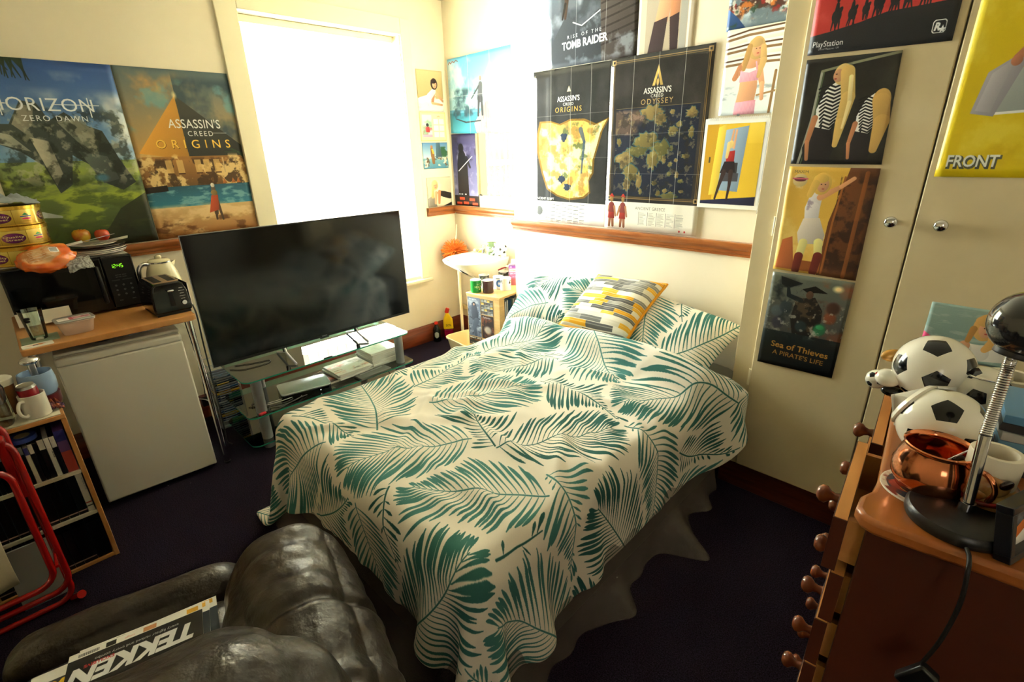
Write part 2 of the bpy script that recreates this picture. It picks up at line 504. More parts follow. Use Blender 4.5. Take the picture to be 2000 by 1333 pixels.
GREYM = mat('silver_grey_paint', 'A6A8AA', 0.35, metal=0.6)
BLACK = mat('black_plastic', '0B0B0C', 0.35)
BLACKG = mat('black_gloss', '070708', 0.08, spec=0.6)
SCREEN = mat('tv_screen_glass', '060607', 0.11, spec=0.5)
BLACKS = mat('black_satin', '141414', 0.5)
PAPER = mat('paper', 'EFEBE0', 0.7)
CREAM = mat('cream_enamel', 'E8DCB4', 0.2, coat=0.5)
CERW = mat('white_ceramic', 'F1ECDD', 0.12, coat=0.5)
CERB = mat('black_ceramic', '0D0D0E', 0.15, coat=0.5)
RED = mat('red_painted_tube', '9B1410', 0.25, coat=0.5)
CABLE = mat('black_cable', '0C0C0C', 0.45)
GLASS = glassmat('clear_glass', 'F4FBF8')
GLASSG = glassmat('greenish_sheet_glass', 'E4F3EC', mixw=0.5)
EDGE = mat('green_glass_edge', '3FB79A', 0.08, trans=0.3, spec=0.8)
LEATHER = mat('dark_brown_leather', '2A211B', 0.34, bump=(16, 0.55, 0.02), noise=('352B24', 9, 0.35, 0.75), coat=0.12)
STITCH = mat('tan_thread', '8E6A50', 0.7)
CARPET = None

def carpet():
    m = mat('dark_purple_carpet', '17121A', 1.0, spec=0.08, bump=(500, 0.9, 0.004))
    nt = m.node_tree; b = nt.nodes['Principled BSDF']
    tc = nt.nodes.new('ShaderNodeTexCoord')
    n = nt.nodes.new('ShaderNodeTexNoise'); n.inputs['Scale'].default_value = 230; n.inputs['Detail'].default_value = 3
    nt.links.new(tc.outputs['Object'], n.inputs['Vector'])
    cr = nt.nodes.new('ShaderNodeValToRGB'); e = cr.color_ramp
    e.elements[0].position = 0.35; e.elements[0].color = (*lin('110D14'), 1)
    e.elements[1].position = 0.75; e.elements[1].color = (*lin('382C3E'), 1)
    nt.links.new(n.outputs['Fac'], cr.inputs[0])
    v = nt.nodes.new('ShaderNodeTexVoronoi'); v.inputs['Scale'].default_value = 14; nt.links.new(tc.outputs['Object'], v.inputs['Vector'])
    c = nt.nodes.new('ShaderNodeMath'); c.operation = 'LESS_THAN'; c.inputs[1].default_value = 0.045
    nt.links.new(v.outputs['Distance'], c.inputs[0])
    n2 = nt.nodes.new('ShaderNodeTexNoise'); n2.inputs['Scale'].default_value = 2.2; nt.links.new(tc.outputs['Object'], n2.inputs['Vector'])
    g = nt.nodes.new('ShaderNodeMath'); g.operation = 'GREATER_THAN'; g.inputs[1].default_value = 0.53; nt.links.new(n2.outputs['Fac'], g.inputs[0])
    mu = nt.nodes.new('ShaderNodeMath'); mu.operation = 'MULTIPLY'; nt.links.new(c.outputs[0], mu.inputs[0]); nt.links.new(g.outputs[0], mu.inputs[1])
    mx = nt.nodes.new('ShaderNodeMix'); mx.data_type = 'RGBA'; mx.inputs[7].default_value = (0.35, 0.32, 0.3, 1)
    nt.links.new(mu.outputs[0], mx.inputs[0]); nt.links.new(cr.outputs[0], mx.inputs[6]); nt.links.new(mx.outputs[2], b.inputs['Base Color'])
    return m
CARPET = carpet()

# ------------------------------------------------------------------ the room
XW, YA, YB, YD = -3.597, 2.93, 2.545, 2.272     # window wall, alcove wall, chimney breast, wardrobe fronts
XB = -2.47                                      # left corner of the chimney breast
XR, YF, ZC = 1.75, -1.45, 2.75
WY0, WY1, WZ0, WZ1 = 1.355, 2.505, 0.62, 2.47   # window opening

struct(MB().bb((XW-0.4, YF-0.1, -0.1), (XR+0.1, YA+0.1, 0), CARPET).build('floor', smooth=0))
struct(MB().bb((XW-0.4, YF-0.1, ZC), (XR+0.1, YA+0.1, ZC+0.1), CEIL).build('ceiling', smooth=0))
w = MB()
w.bb((XW-0.28, YF-0.1, 0), (XW, WY0, ZC), WALL); w.bb((XW-0.28, WY1, 0), (XW, YA+0.1, ZC), WALL)
w.bb((XW-0.28, WY0, 0), (XW, WY1, WZ0), WALL); w.bb((XW-0.28, WY0, WZ1), (XW, WY1, ZC), WALL)
struct(w.build('wall_left', smooth=0))
struct(MB().bb((XW, YA, 0), (XR+0.1, YA+0.1, ZC), WALL).build('wall_back', smooth=0))
struct(MB().bb((XB, YB, 0), (XR, YA, ZC), WALL).build('wall_chimney_breast', bevel=0.004))
struct(MB().bb((XR, YF-0.1, 0), (XR+0.1, YA, ZC), WALL).build('wall_right', smooth=0))
struct(MB().bb((XW, YF-0.1, 0), (XR, YF, ZC), WALL).build('wall_front', smooth=0))

# window: casing, frame, sill, panes
win = bpy.data.objects.new('window_1', None); COL.objects.link(win); struct(win)
cs = MB()
cs.bb((XW, WY0-0.125, WZ0-0.02), (XW+0.022, WY0, WZ1+0.105), WHITE)
cs.bb((XW, WY1, WZ0-0.02), (XW+0.022, WY1+0.085, WZ1+0.105), WHITE)
cs.bb((XW, WY0, WZ1), (XW+0.022, WY1, WZ1+0.105), WHITE)
cs.build('window_casing', win, bevel=0.004)
cs = MB()
for (a, b) in (((WY0, WZ0), (WY0+0.05, WZ1)), ((WY1-0.05, WZ0), (WY1, WZ1)), ((WY0+0.05, WZ1-0.05), (WY1-0.05, WZ1)), ((WY0+0.05, WZ0), (WY1-0.05, WZ0+0.06)), ((WY0+0.05, 1.5), (WY1-0.05, 1.55))):
    cs.bb((XW-0.24, a[0], a[1]), (XW-0.19, b[0], b[1]), WHITE)
cs.build('window_frame', win, bevel=0.003)
MB().bb((XW-0.219, WY0+0.05, WZ0+0.06), (XW-0.213, WY1-0.05, WZ1-0.05), GLASS).build('pane', win)
struct(MB().bb((XW-0.279, WY0+0.001, WZ0-0.03), (XW+0.0, WY1-0.001, WZ0+0.006), WHITE).bb((XW, WY0-0.14, WZ0-0.05), (XW+0.05, WY1+0.095, WZ0-0.0205), WHITE).build('window_sill', win, bevel=0.006))

# dado rail and skirting, one moulded profile each
def moulding(name, p0, p1, out, z0, prof, m):
    """prof: (distance from wall, height) polygon swept from p0 to p1; out: unit vector into the room"""
    p0 = Vector(p0); p1 = Vector(p1); out = Vector(out); n = len(prof); b = MB()
    V = []
    for p in (p0, p1):
        for (d, h) in prof: V.append((p.x+out.x*d, p.y+out.y*d, z0+h))
    F = [tuple(range(n)), tuple(range(2*n-1, n-1, -1))]+[(k, n+k, n+(k+1) % n, (k+1) % n) for k in range(n)]
    b.add(V, F, m); return struct(b.build(name, smooth=50))
DADO = [(0, 0), (0.014, 0.0), (0.014, 0.012), (0.02, 0.016), (0.02, 0.03), (0.03, 0.038), (0.036, 0.048), (0.036, 0.062), (0.03, 0.07), (0.0, 0.07)]
SKP = [(0, 0), (0.022, 0), (0.022, 0.115), (0.016, 0.122), (0.016, 0.14), (0.008, 0.155), (0.0, 0.16)]
ZD = 1.122
moulding('trim_1', (XW, YF, 0), (XW, WY0-0.125, 0), (1, 0, 0), ZD, DADO, TRIMW)
moulding('trim_2', (XW, WY1+0.085+0.035, 0), (XW, YA, 0), (1, 0, 0), ZD, DADO, TRIMW)
moulding('trim_3', (XW+0.037, YA, 0), (XB, YA, 0), (0, -1, 0), ZD, DADO, TRIMW)
moulding('trim_4', (XB-0.004, YB, 0), (-0.78, YB, 0), (0, -1, 0), ZD, DADO, TRIMW)
moulding('baseboard_left', (XW, YF, 0), (XW, YA, 0), (1, 0, 0), 0, SKP, SKIRT)
moulding('baseboard_back', (XW+0.023, YA, 0), (XB, YA, 0), (0, -1, 0), 0, SKP, SKIRT)
moulding('baseboard_chimney_breast', (XB, YB, 0), (-0.78, YB, 0), (0, -1, 0), 0, SKP, SKIRT)

# vertical blind
bl = thing('vertical_blind', 'white vertical blind glowing in front of the bright window', 'blind', (XW-0.10, (WY0+WY1)/2, WZ1))
SLAT = mat('translucent_blind_fabric', 'F4EDDC', 0.8)
def _tl(m):
    nt = m.node_tree; b = nt.nodes['Principled BSDF']; o = [n for n in nt.nodes if n.type == 'OUTPUT_MATERIAL'][0]
    t = nt.nodes.new('ShaderNodeBsdfTranslucent'); t.inputs[0].default_value = (0.95, 0.92, 0.85, 1)
    x = nt.nodes.new('ShaderNodeMixShader'); x.inputs[0].default_value = 0.6
    nt.links.new(b.outputs[0], x.inputs[1]); nt.links.new(t.outputs[0], x.inputs[2]); nt.links.new(x.outputs[0], o.inputs[0])
_tl(SLAT)
hh = (WY1-WY0)/2
MB().bb((-0.02, -hh+0.01, -0.045), (0.02, hh-0.01, -0.002), WHITE).build('headrail', bl, bevel=0.003)
slat_me = None
for k in range(14):
    y = -hh+0.05+k*(2*hh-0.10)/13
    if slat_me is None:
        s = MB(); L = WZ1-WZ0-0.10
        n = 6; V = []; F = []
        for j in range(n+1):
            t = -0.042+0.084*j/n; V += [(0.006*math.cos(t*36), t, -0.055), (0.006*math.cos(t*36), t, -L)]
        for j in range(n): F.append((2*j, 2*j+2, 2*j+3, 2*j+1))
        s.add(V, F, SLAT); o = s.build('slat', bl, solid=0.0006); slat_me = o
    else:
        o = slat_me.copy(); COL.objects.link(o); o.parent = bl
    o.location = (0, y, 0); o.rotation_euler = (0, 0, math.radians(-50))
ch = MB(); ch.tube([(0.03, hh-0.03, -0.04), (0.032, hh-0.03, -0.8), (0.032, hh-0.04, -1.6)], 0.0012, WHITE, n=6); ch.build('pull_cord', bl)

# ------------------------------------------------------------------ leaf print fabric
def leaf_image():
    """interlocking palm fronds: each new frond grows in the emptiest spot and its leaflets stop at the ones already there"""
    W = 860; cv = Cv(W, W, 'F0E8D8', 2, 5); r = random.Random(11)
    teal = ['3B736B', '2E625B', '47807A']
    N = W//2; occ = np.zeros((N, N), np.int32)
    def stamp(x, y, rad, i):
        k = max(1, int(math.ceil(rad/2))); cx, cy = int(x//2), int(y//2)
        for dx in range(-k, k+1):
            for dy in range(-k, k+1):
                if dx*dx+dy*dy <= k*k+0.5:
                    q = ((cy+dy) % N, (cx+dx) % N)
                    if occ[q] == 0: occ[q] = i
    def at_(x, y): return occ[int(y//2) % N, int(x//2) % N]
    rays = [(math.cos(2*PI*k/12), math.sin(2*PI*k/12)) for k in range(12)]
    def room(x, y):
        rad = 4
        while rad < 110:
            for cx, cy in rays:
                if at_(x+cx*rad, y+cy*rad): return rad
            rad += 6
        return rad
    def wrap(fn, pts, c):
        xs = [p[0] for p in pts]; ys = [p[1] for p in pts]
        for ox in (-W, 0, W):
            if max(xs)+ox < 0 or min(xs)+ox > W: continue
            for oy in (-W, 0, W):
                if max(ys)+oy < 0 or min(ys)+oy > W: continue
                fn([(x+ox, y+oy) for x, y in pts], c)
    for i in range(1, 150):
        best = max(((room(x, y), x, y) for x, y in [(r.uniform(0, W), r.uniform(0, W)) for _ in range(150)]))
        if best[0] < 14: break
        cx, cy = best[1:]
        # turn the frond so that it has the longest free run
        opts = []
        for _ in range(10):
            a = r.uniform(0, 2*PI); n_ = 0
            for sg in (-1, 1):
                d = 6
                while d < 125 and not at_(cx+math.cos(a)*d*sg, cy+math.sin(a)*d*sg): d += 6
                n_ += d
            opts.append((n_, a))
        a = max(opts)[1] if best[0] < 70 else r.choice([r.uniform(0.2, 1.2), r.uniform(1.9, 2.9), r.uniform(3.4, 4.3), r.uniform(5.0, 6.1)])
        L = r.uniform(200, 250); bend = r.uniform(-0.34, 0.34); P = []
        for k in range(41):
            t = k/40-0.5
            P.append((cx+math.cos(a)*L*t-math.sin(a)*bend*L*(t*t-0.08), cy+math.sin(a)*L*t+math.cos(a)*bend*L*(t*t-0.08)))
        lo = hi = 20
        while hi < 40 and not at_(P[hi+1][0], P[hi+1][1]): hi += 1
        while lo > 0 and not at_(P[lo-1][0], P[lo-1][1]): lo -= 1
        if hi-lo < 4: stamp(cx, cy, 7, 999); continue
        c = r.choice(teal); P = P[lo:hi+1]; m = len(P)-1; Ls = L*m/40
        def stem(pts, c):
            for k in range(len(pts)-1): cv.cap(*pts[k], 1.5-0.7*k/len(pts), *pts[k+1], 1.5-0.7*(k+1)/len(pts), c)
        wrap(stem, P, c)
        for q in P: stamp(q[0], q[1], 2, i)
        n = max(4, int(Ls/9.4))
        for side in (-1, 1):
            mine = []
            for k in range(0, n+1):
                t = (0.02+0.96*k/n)*m; q = min(int(t), m-1); f = t-q
                x = P[q][0]*(1-f)+P[q+1][0]*f; y = P[q][1]*(1-f)+P[q+1][1]*f
                th = math.atan2(P[q+1][1]-P[q][1], P[q+1][0]-P[q][0])
                u_ = k/n
                fwd = math.radians(70-40*u_)+r.uniform(-.04, .04)
                ln = 112*(min(1, 0.55+1.5*u_) if u_ < 0.3 else min(1, 0.25+(1-u_)*1.7))*r.uniform(0.93, 1.03)
                a0 = th+side*fwd; curve = -side*0.30*r.uniform(0.6, 1.3)
                x += math.cos(a0)*2.2; y += math.sin(a0)*2.2
                pts = []; px, py = x, y; M_ = 16
                for j in range(M_+1):
                    pts.append((px, py)); aa = a0+curve*j/M_
                    nx, ny = px+math.cos(aa)*ln/M_, py+math.sin(aa)*ln/M_
                    h = [at_(nx+math.cos(aa+e)*4.5, ny+math.sin(aa+e)*4.5) for e in (-.7, 0, .7)]
                    if j > 0 and any(v and v != i for v in h): break
                    if j > 4 and at_(nx, ny) == i: break
                    px, py = nx, ny
                if len(pts) < 3: continue
                wd = r.uniform(2.1, 3.2)*min(1, 0.5+len(pts)/16); Lf = []; Rt = []; K = len(pts)
                for j, (ax, ay) in enumerate(pts):
                    s_ = j/(K-1)
                    w_ = wd*(0.20+0.80*min(1, s_/0.6)**1.3)*(1 if s_ < 0.84 else max(0.25, 1-(s_-0.84)*4.6))
                    aa = a0+curve*j/M_+PI/2
                    Lf.append((ax+math.cos(aa)*w_, ay+math.sin(aa)*w_)); Rt.append((ax-math.cos(aa)*w_, ay-math.sin(aa)*w_))
                wrap(lambda p_, c_: cv.poly(p_, c_, 1.0, 0.0), Lf+Rt[::-1], c)
                mine.append((pts, wd))
                if k >= 1:
                    for (ax, ay) in mine[-2][0][2:] if len(mine) > 1 else []: stamp(ax, ay, mine[-2][1]*0.5, i)
            for pp, w_ in mine:
                for (ax, ay) in pp: stamp(ax, ay, w_+1, i)
    cv.grain(0.02)
    return cv.img('leaf_print')
LEAFIMG = leaf_image()
LEAF = texmat('leaf_print_cotton', LEAFIMG, 0.8, spec=0.2, bump=(220, 0.12, 0.001))

# ------------------------------------------------------------------ bed
BX0, BX1, BY0, BY1 = -2.13, -0.79, 0.63, 2.50
bed = thing('double_bed', 'double bed with dark grey base against the chimney breast', 'bed', ((BX0+BX1)/2, (BY0+BY1)/2, 0))
bw, bl_ = (BX1-BX0), (BY1-BY0)
BASEM = mat('dark_grey_base_fabric', '2E2A28', 0.8, bump=(90, 0.3, 0.002))
MATTM = mat('grey_mattress_fabric', '7B7B74', 0.8, bump=(70, 0.3, 0.003))
MB().box((0, 0, 0.18), (bw-0.02, bl_-0.02, 0.30), BASEM).build('base', bed, bevel=0.02)
for sx in (-1, 1):
    for sy in (-1, 1): MB().cyl((sx*(bw/2-0.1), sy*(bl_/2-0.1), 0), (sx*(bw/2-0.1), sy*(bl_/2-0.1), 0.03), 0.03, BLACK, n=16).build('leg', bed)
softbox('mattress', (bw, bl_, 0.24), MATTM, bed, r=0.05, n=10, bulge=0.0, wr=0.003, loc=(0, 0, 0.45))

# plastic dust sheet hanging round the base
PLAST = mat('cloudy_plastic_sheet', '85796F', 0.22, alpha=0.45, bump=(14, 0.5, 0.02))
def sheet():
    path = []
    n1, n2 = 26, 54
    for k in range(n1): path.append((BX0-0.0+(BX1-BX0)*k/n1, BY0-0.012, 0, -1))
    for k in range(9):
        a = -PI/2+PI/2*k/8; path.append((BX1-0.03+0.045*math.cos(a), BY0+0.03+0.045*math.sin(a), math.cos(a), math.sin(a)))
    for k in range(1, n2): path.append((BX1+0.014, BY0+0.03+(BY1-BY0-0.33)*k/n2, 1, 0))
    N = len(path); M = 12; P = np.zeros((N, M, 3)); U = np.zeros((N, M, 2)); r = random.Random(3)
    for i, (x, y, nx, ny) in enumerate(path):
        s = i*0.04
        fl = 0.020*math.sin(s*9.3)+0.016*math.sin(s*17.7+1)+0.010*math.sin(s*31+2)+0.022
        flare = 0.0
        if nx > 0.5: flare = 0.14*math.exp(-((y-1.72)/0.085)**2)+0.05*math.exp(-((y-1.25)/0.15)**2)+0.05*math.exp(-((y-2.0)/0.08)**2)
        if ny < -0.5: flare = 0.02
        for j in range(M):
            t = j/(M-1)
            o = 0.002+(fl+flare+0.02)*t**2.6+0.006*math.sin(i*0.9+j*0.8)*t
            P[i, j] = (x+nx*o, y+ny*o, 0.33*(1-t)+0.008*t+0.012*t*(1+math.sin(s*6.1)))
            U[i, j] = (i/N, t)
    o = grid('plastic_sheet', P, U, PLAST, sub=1)
    return tag(o, 'clear plastic dust sheet hanging from the bed down to the carpet', 'plastic sheet')
sheet()

def duvet():
    nx, ny = 96, 98
    sx, sy = 0.0212, 0.0208
    rs = np.random.RandomState(4)
    cxm = (BX0+BX1)/2+0.0
    I, J = np.meshgrid(np.arange(nx), np.arange(ny), indexing='ij')
    X = cxm+(I-(nx-1)/2)*sx; Y = BY0-0.29+J*sy
    Y0 = Y.copy()
    P = np.stack([X*1.0, Y, np.full_like(X, 0.74)+0.02*rs.rand(nx, ny)], -1)
    P[..., 0] = cxm+(P[..., 0]-cxm)*0.985
    # extra cloth pushed together towards the head end
    Pv = P.copy()
    def fb(c, seed):
        r = np.random.RandomState(seed); o = np.zeros((nx, ny)); A = 1
        for k in range(3):
            n = int(c*2**k); g = r.rand(n+2, n+2)-0.5
            xx = np.linspace(0, n, nx); yy = np.linspace(0, n, ny); x0 = xx.astype(int); y0 = yy.astype(int)
            fx = (xx-x0)[:, None]; fy = (yy-y0)[None, :]; fx = fx*fx*(3-2*fx); fy = fy*fy*(3-2*fy)
            G = lambda a, b: g[np.ix_(a, b)]
            o += A*((G(x0, y0)*(1-fx)+G(x0+1, y0)*fx)*(1-fy)+(G(x0, y0+1)*(1-fx)+G(x0+1, y0+1)*fx)*fy); A *= .5
        return o
    bump = fb(6, 1)
    def height(x, y):
        h = 0.580+0.0*x
        # bunched cloth ridge in front of the pillows
        yr = 2.06-0.07*(x-cxm)
        h = h+0.105*np.exp(-((y-yr)/np.where(y < yr, 0.055, 0.15))**2)*(0.75+0.25*np.sin(x*5+1))
        h = h+0.028*np.exp(-((y-(1.72+0.10*np.sin(x*3.1)))/0.05)**2)*np.clip((x-BX0)/0.5, 0, 1)
        h = h+0.02*np.exp(-((y-(1.42-0.35*(x-cxm)))/0.045)**2)
        h = h+0.016*np.exp(-((y-(1.02+0.3*(x-cxm)))/0.05)**2)
        return h
    def con(a, b, L, k):
        d = b-a; l = np.sqrt((d*d).sum(-1, keepdims=True))+1e-9
        c = d*(0.5*k*(l-L)/l); a += c; b -= c
    V = np.zeros_like(P)
    dg = math.hypot(sx, sy)
    for it in range(210):
        prev = P.copy()
        V[..., 2] -= 0.0011
        V *= 0.965
        P = P+V
        for q in range(5):
            for s_ in (0, 1):
                a = P[s_:-1:2]; b = P[s_+1::2]; n = min(len(a), len(b)); con(a[:n], b[:n], sx, 1.0)
                a = P[:, s_:-1:2]; b = P[:, s_+1::2]; n = min(a.shape[1], b.shape[1]); con(a[:, :n], b[:, :n], sy, 1.0)
            a = P[:-1, :-1]; b = P[1:, 1:]
            for s_ in (0, 1):
                A = P[s_:-1:2, :-1]; B = P[s_+1::2, 1:]; n = min(len(A), len(B)); con(A[:n], B[:n], dg, 0.35)
                A = P[s_:-1:2, 1:]; B = P[s_+1::2, :-1]; n = min(len(A), len(B)); con(A[:n], B[:n], dg, 0.35)
            for st in (2, 5):
                con(P[:-st], P[st:], sx*st, 0.10 if st == 2 else 0.04); con(P[:, :-st], P[:, st:], sy*st, 0.10 if st == 2 else 0.04)
        x, y, z = P[..., 0], P[..., 1], P[..., 2]
        pad = 0.02
        ins = (x > BX0-pad) & (x < BX1+pad) & (y > BY0-pad)
        h = height(x, y)
        # rounded shoulders of the mattress
        e = np.minimum(np.minimum(x-(BX0-pad), BX1+pad-x), y-(BY0-pad))
        hr = h-0.07*np.clip(1-e/0.07, 0, 1)**2
        tp = hr-z
        hit = ins & (tp > 0)
        side = hit & (e < tp) & (e < 0.10)
        top = hit & ~side
        z[top] = hr[top]
        dl = x-(BX0-pad); dr = BX1+pad-x; df = y-(BY0-pad)
        mL = side & (dl <= dr) & (dl <= df); mR = side & (dr < dl) & (dr <= df); mF = side & ~mL & ~mR
        x[mL] = BX0-pad; x[mR] = BX1+pad; y[mF] = BY0-pad
        fl = z < 0.03; z[fl] = 0.03
        V = P-prev
        V[top] *= np.array([0.25, 0.25, 0.2]); V[side] *= 0.8
        # wardrobe front keeps the near corner back
        m = (x > -0.79) & (y > YD-0.03); y[m] = YD-0.03
    top_w = np.clip((P[..., 2]-0.50)/0.08, 0, 1)
    x, y = P[..., 0].copy(), P[..., 1].copy()
    add = 0.012+np.clip(bump, -0.3, 1)*0.034
    yr = 2.02-0.10*(x-cxm)
    add += 0.062*np.exp(-((y-yr)/np.where(y < yr, 0.028, 0.13))**2)*np.clip((x-BX0)/0.35, 0.2, 1)
    rf = random.Random(12)
    for k in range(30):
        ax, ay = rf.uniform(BX0, BX1), rf.uniform(BY0+0.1, 1.95); an = rf.choice([rf.uniform(-0.5, 0.3), rf.uniform(0.5, 1.1), rf.uniform(-1.2, -0.6)]); ln = rf.uniform(0.12, 0.34); wd = rf.uniform(0.014, 0.028)
        dx, dy = x-ax, y-ay; u = dx*math.cos(an)+dy*math.sin(an); v = -dx*math.sin(an)+dy*math.cos(an)-0.5*u*u*rf.uniform(-1, 1)
        add += rf.uniform(0.014, 0.027)*np.exp(-(u/ln)**2)*np.exp(-(v/wd)**2)
    P[..., 2] += add*top_w*np.clip((x-BX0-0.0)/0.16, 0.25, 1)
    # the corner at the wardrobe side stands off the bed
    fl = np.exp(-((y-2.13)/0.13)**2)*np.clip((x-(BX1-0.20))/0.22, 0, 1)
    P[..., 0] += 0.13*fl; P[..., 2] += fl*np.clip((0.64-P[..., 2])*0.55, 0, 0.2); P[..., 1] = np.where(fl > 0.1, np.minimum(P[..., 1], YD-0.035), P[..., 1])
    return P, np.stack([(I*sx)/1.95, (J*sy)/1.95], -1)
DP, DU = duvet()
dv = grid('duvet', DP, DU, LEAF, solid=0.016, sub=1)
tag(dv, 'cream duvet printed with teal palm leaves, spread over the whole bed', 'duvet')

def pillow(name, label, size, loc, rot, m, group=None, uvs=1.95, uvo=(0, 0), plump=0.5, pinch=0.07, seed=0, piping=None):
    n = 28; r = random.Random(seed)
    from mathutils import noise as mn
    w, l, h = size; V = []; F = []; U = []
    t = thing(name, label, 'pillow' if 'cushion' not in name else 'cushion', loc, group=group, rot=rot)
    b = MB()
    for sgn in (1, -1):
        Vs = []; idx = {}
        for i in range(n+1):
            for j in range(n+1):
                u = -1+2*i/n; v = -1+2*j/n
                uu = math.copysign(abs(u)**0.85, u); vv = math.copysign(abs(v)**0.85, v)
                px = uu*w/2*(1-pinch*(1-vv*vv)); py = vv*l/2*(1-pinch*(1-uu*uu))
                e = max(0, (1-uu**4)*(1-vv**4))
                z = sgn*h/2*e**plump
                z += 0.012*mn.noise(Vector((px*9+seed*3, py*9, sgn)))*e
                z += 0.006*(1-abs(mn.noise(Vector((px*16+seed, py*16, sgn*2)))))*e
                Vs.append((px, py, z))
        Fs = []; Us = []
        for i in range(n):
            for j in range(n):
                q = [i*(n+1)+j, (i+1)*(n+1)+j, (i+1)*(n+1)+j+1, i*(n+1)+j+1]
                if sgn < 0: q = q[::-1]
                Fs.append(tuple(q)); Us.append([(Vs[k][0]/uvs+uvo[0]+(0.3 if sgn < 0 else 0), Vs[k][1]/uvs+uvo[1]) for k in q])
        b.add(Vs, Fs, m, Us)
    b.build('pillowcase' if 'cushion' not in name else 'cover', t, smooth=180)
    if piping:
        pts = []
        for k in range(4):
            for q in range(16):
                s_ = -1+2*q/16
                u, v = [(s_, -1), (1, s_), (-s_, 1), (-1, -s_)][k]
                uu = math.copysign(abs(u)**0.85, u); vv = math.copysign(abs(v)**0.85, v)
                pts.append((uu*w/2*(1-pinch*(1-vv*vv)), vv*l/2*(1-pinch*(1-uu*uu)), 0))
        MB().tube(pts, 0.008, piping, n=8, closed=True).build('piping', t, smooth=80)
    return t
pillow('pillow', 'leaf print pillow at the window side of the bed head', (0.58, 0.42, 0.17), (-1.90, 2.29, 0.745), (math.radians(38), math.radians(-4), math.radians(8)), LEAF, uvo=(0.1, 0.35), seed=1)
pillow('pillow', 'leaf print pillow beside the wardrobe, its corner hanging off the bed', (0.72, 0.46, 0.17), (-1.185, 2.30, 0.715), (math.radians(33), math.radians(7), math.radians(-6)), LEAF, uvo=(0.62, 0.05), seed=2)
def cushion_img():
    cv = Cv(300, 300, 'E9E2CF', 2, 3); r = random.Random(5)
    cols = ['6F6E69', '8D8B84', 'E3A21B', 'D9D2BE', '6F6E69', 'E9E2CF', 'EDB63A', '9A978C', '5C5B57']
    y = 0
    while y < 300:
        h = r.choice([13, 15, 18]); x = -r.uniform(0, 50); last = None
        while x < 300:
            w_ = r.uniform(45, 120); c = r.choice([q for q in cols if q != last]); last = c
            cv.rect(max(x, 0), y, min(x+w_, 300), min(y+h-1.5, 300), c)
            cv.rect(max(x, 0), y+h*0.35, min(x+w_, 300), min(y+h*0.45, 300), 'F4EEDD', 0.35); x += w_
        y += h
    return cv.grain(0.03).img('cushion_print')
CUSH = texmat('striped_block_cotton', cushion_img(), 0.75, spec=0.2, bump=(200, 0.2, 0.001))
YEL = mat('mustard_cotton', 'E09A12', 0.7)
pillow('scatter_cushion', 'grey, cream and mustard striped cushion propped between the pillows', (0.47, 0.43, 0.14), (-1.48, 2.29, 0.815), (math.radians(32), math.radians(-3), math.radians(-4)), CUSH, uvs=0.5, uvo=(0.5, 0.5), seed=3, pinch=0.05, piping=YEL)

# ------------------------------------------------------------------ television, its glass stand and what lies on it
tvx = -3.02
q = [at(0, tvx, *p) for p in ((350, 460), (779, 413), (417, 719), (800, 612))]
ty0, ty1 = (q[0].y+q[2].y)/2, (q[1].y+q[3].y)/2
tz0, tz1 = (q[2].z+q[3].z)/2, (q[0].z+q[1].z)/2
TW, TH = ty1-ty0, tz1-tz0
SZ = 0.455                                     # top of the upper glass shelf
tv = thing('television', 'large black flat television standing in front of the window', 'television', (tvx, (ty0+ty1)/2, SZ))
zc = (tz0+tz1)/2-SZ
m = MB(); m.bb((-0.042, -TW/2+0.12, zc-TH/2+0.05), (-0.012, TW/2-0.12, zc+TH*0.18), BLACKS); m.build('rear_housing', tv, bevel=0.01)
MB().bb((-0.0119, -TW/2, zc-TH/2), (-0.001, TW/2, zc+TH/2), BLACK).build('bezel', tv, bevel=0.002)
MB().bb((-0.0009, -TW/2+0.007, zc-TH/2+0.018), (0.001, TW/2-0.007, zc+TH/2-0.006), SCREEN).build('screen', tv)
MB().bb((-0.0119, -TW/2-0.0025, zc+TH/2), (0.0, TW/2+0.0025, zc+TH/2+0.0025), STEEL).bb((-0.0119, -TW/2-0.0025, zc-TH/2), (0.0, -TW/2, zc+TH/2), STEEL).bb((-0.0119, TW/2, zc-TH/2), (0.0, TW/2+0.0025, zc+TH/2), STEEL).build('edge_trim', tv)
def decal(name, parent, img, o, ux, uy, w, h, rough=0.4, off=0.0):
    """printed marks lying on a flat part: origin o (lower left), unit directions ux, uy"""
    m = texmat(name+'_print_%d' % len(_mats), img, rough)
    b = MB(); o = Vector(o); ux = Vector(ux); uy = Vector(uy)
    b.add([o, o+ux*w, o+ux*w+uy*h, o+uy*h], [(0, 1, 2, 3)], m, [[(0, 0), (1, 0), (1, 1), (0, 1)]])
    return b.build(name, parent, smooth=0)
cv = Cv(60, 14, '0A0A0B', 4); cv.text('SONY', 30, 11, 13, 'B9B9B9', anchor='m', bold=0.01, space=1.1, sx=1.1)
decal('maker_mark', tv, cv.img('tv_mark'), (0.0014, -0.026, zc-TH/2+0.003), (0, 1, 0), (0, 0, 1), 0.05, 0.012)
MB().bb((-0.0119, -0.03, zc-TH/2-0.009), (-0.001, 0.03, zc-TH/2-0.0002), BLACK).build('sensor_tab', tv, bevel=0.002)
for (u1, v1) in ((585, 715), (723, 670)):
    f = at(2, SZ+0.006, u1, v1); yy = f.y-(ty0+ty1)/2
    m = MB(); m.tube([(0.13, yy, 0.007), (0.0, yy, 0.045), (-0.012, yy, 0.075), (-0.03, yy, 0.045), (-0.16, yy, 0.007)], 0.007, STEEL, n=8)
    m.bb((-0.02, yy-0.012, 0.05), (-0.0125, yy+0.012, zc-TH/2+0.06), BLACK)
    m.build('foot', tv, smooth=60)

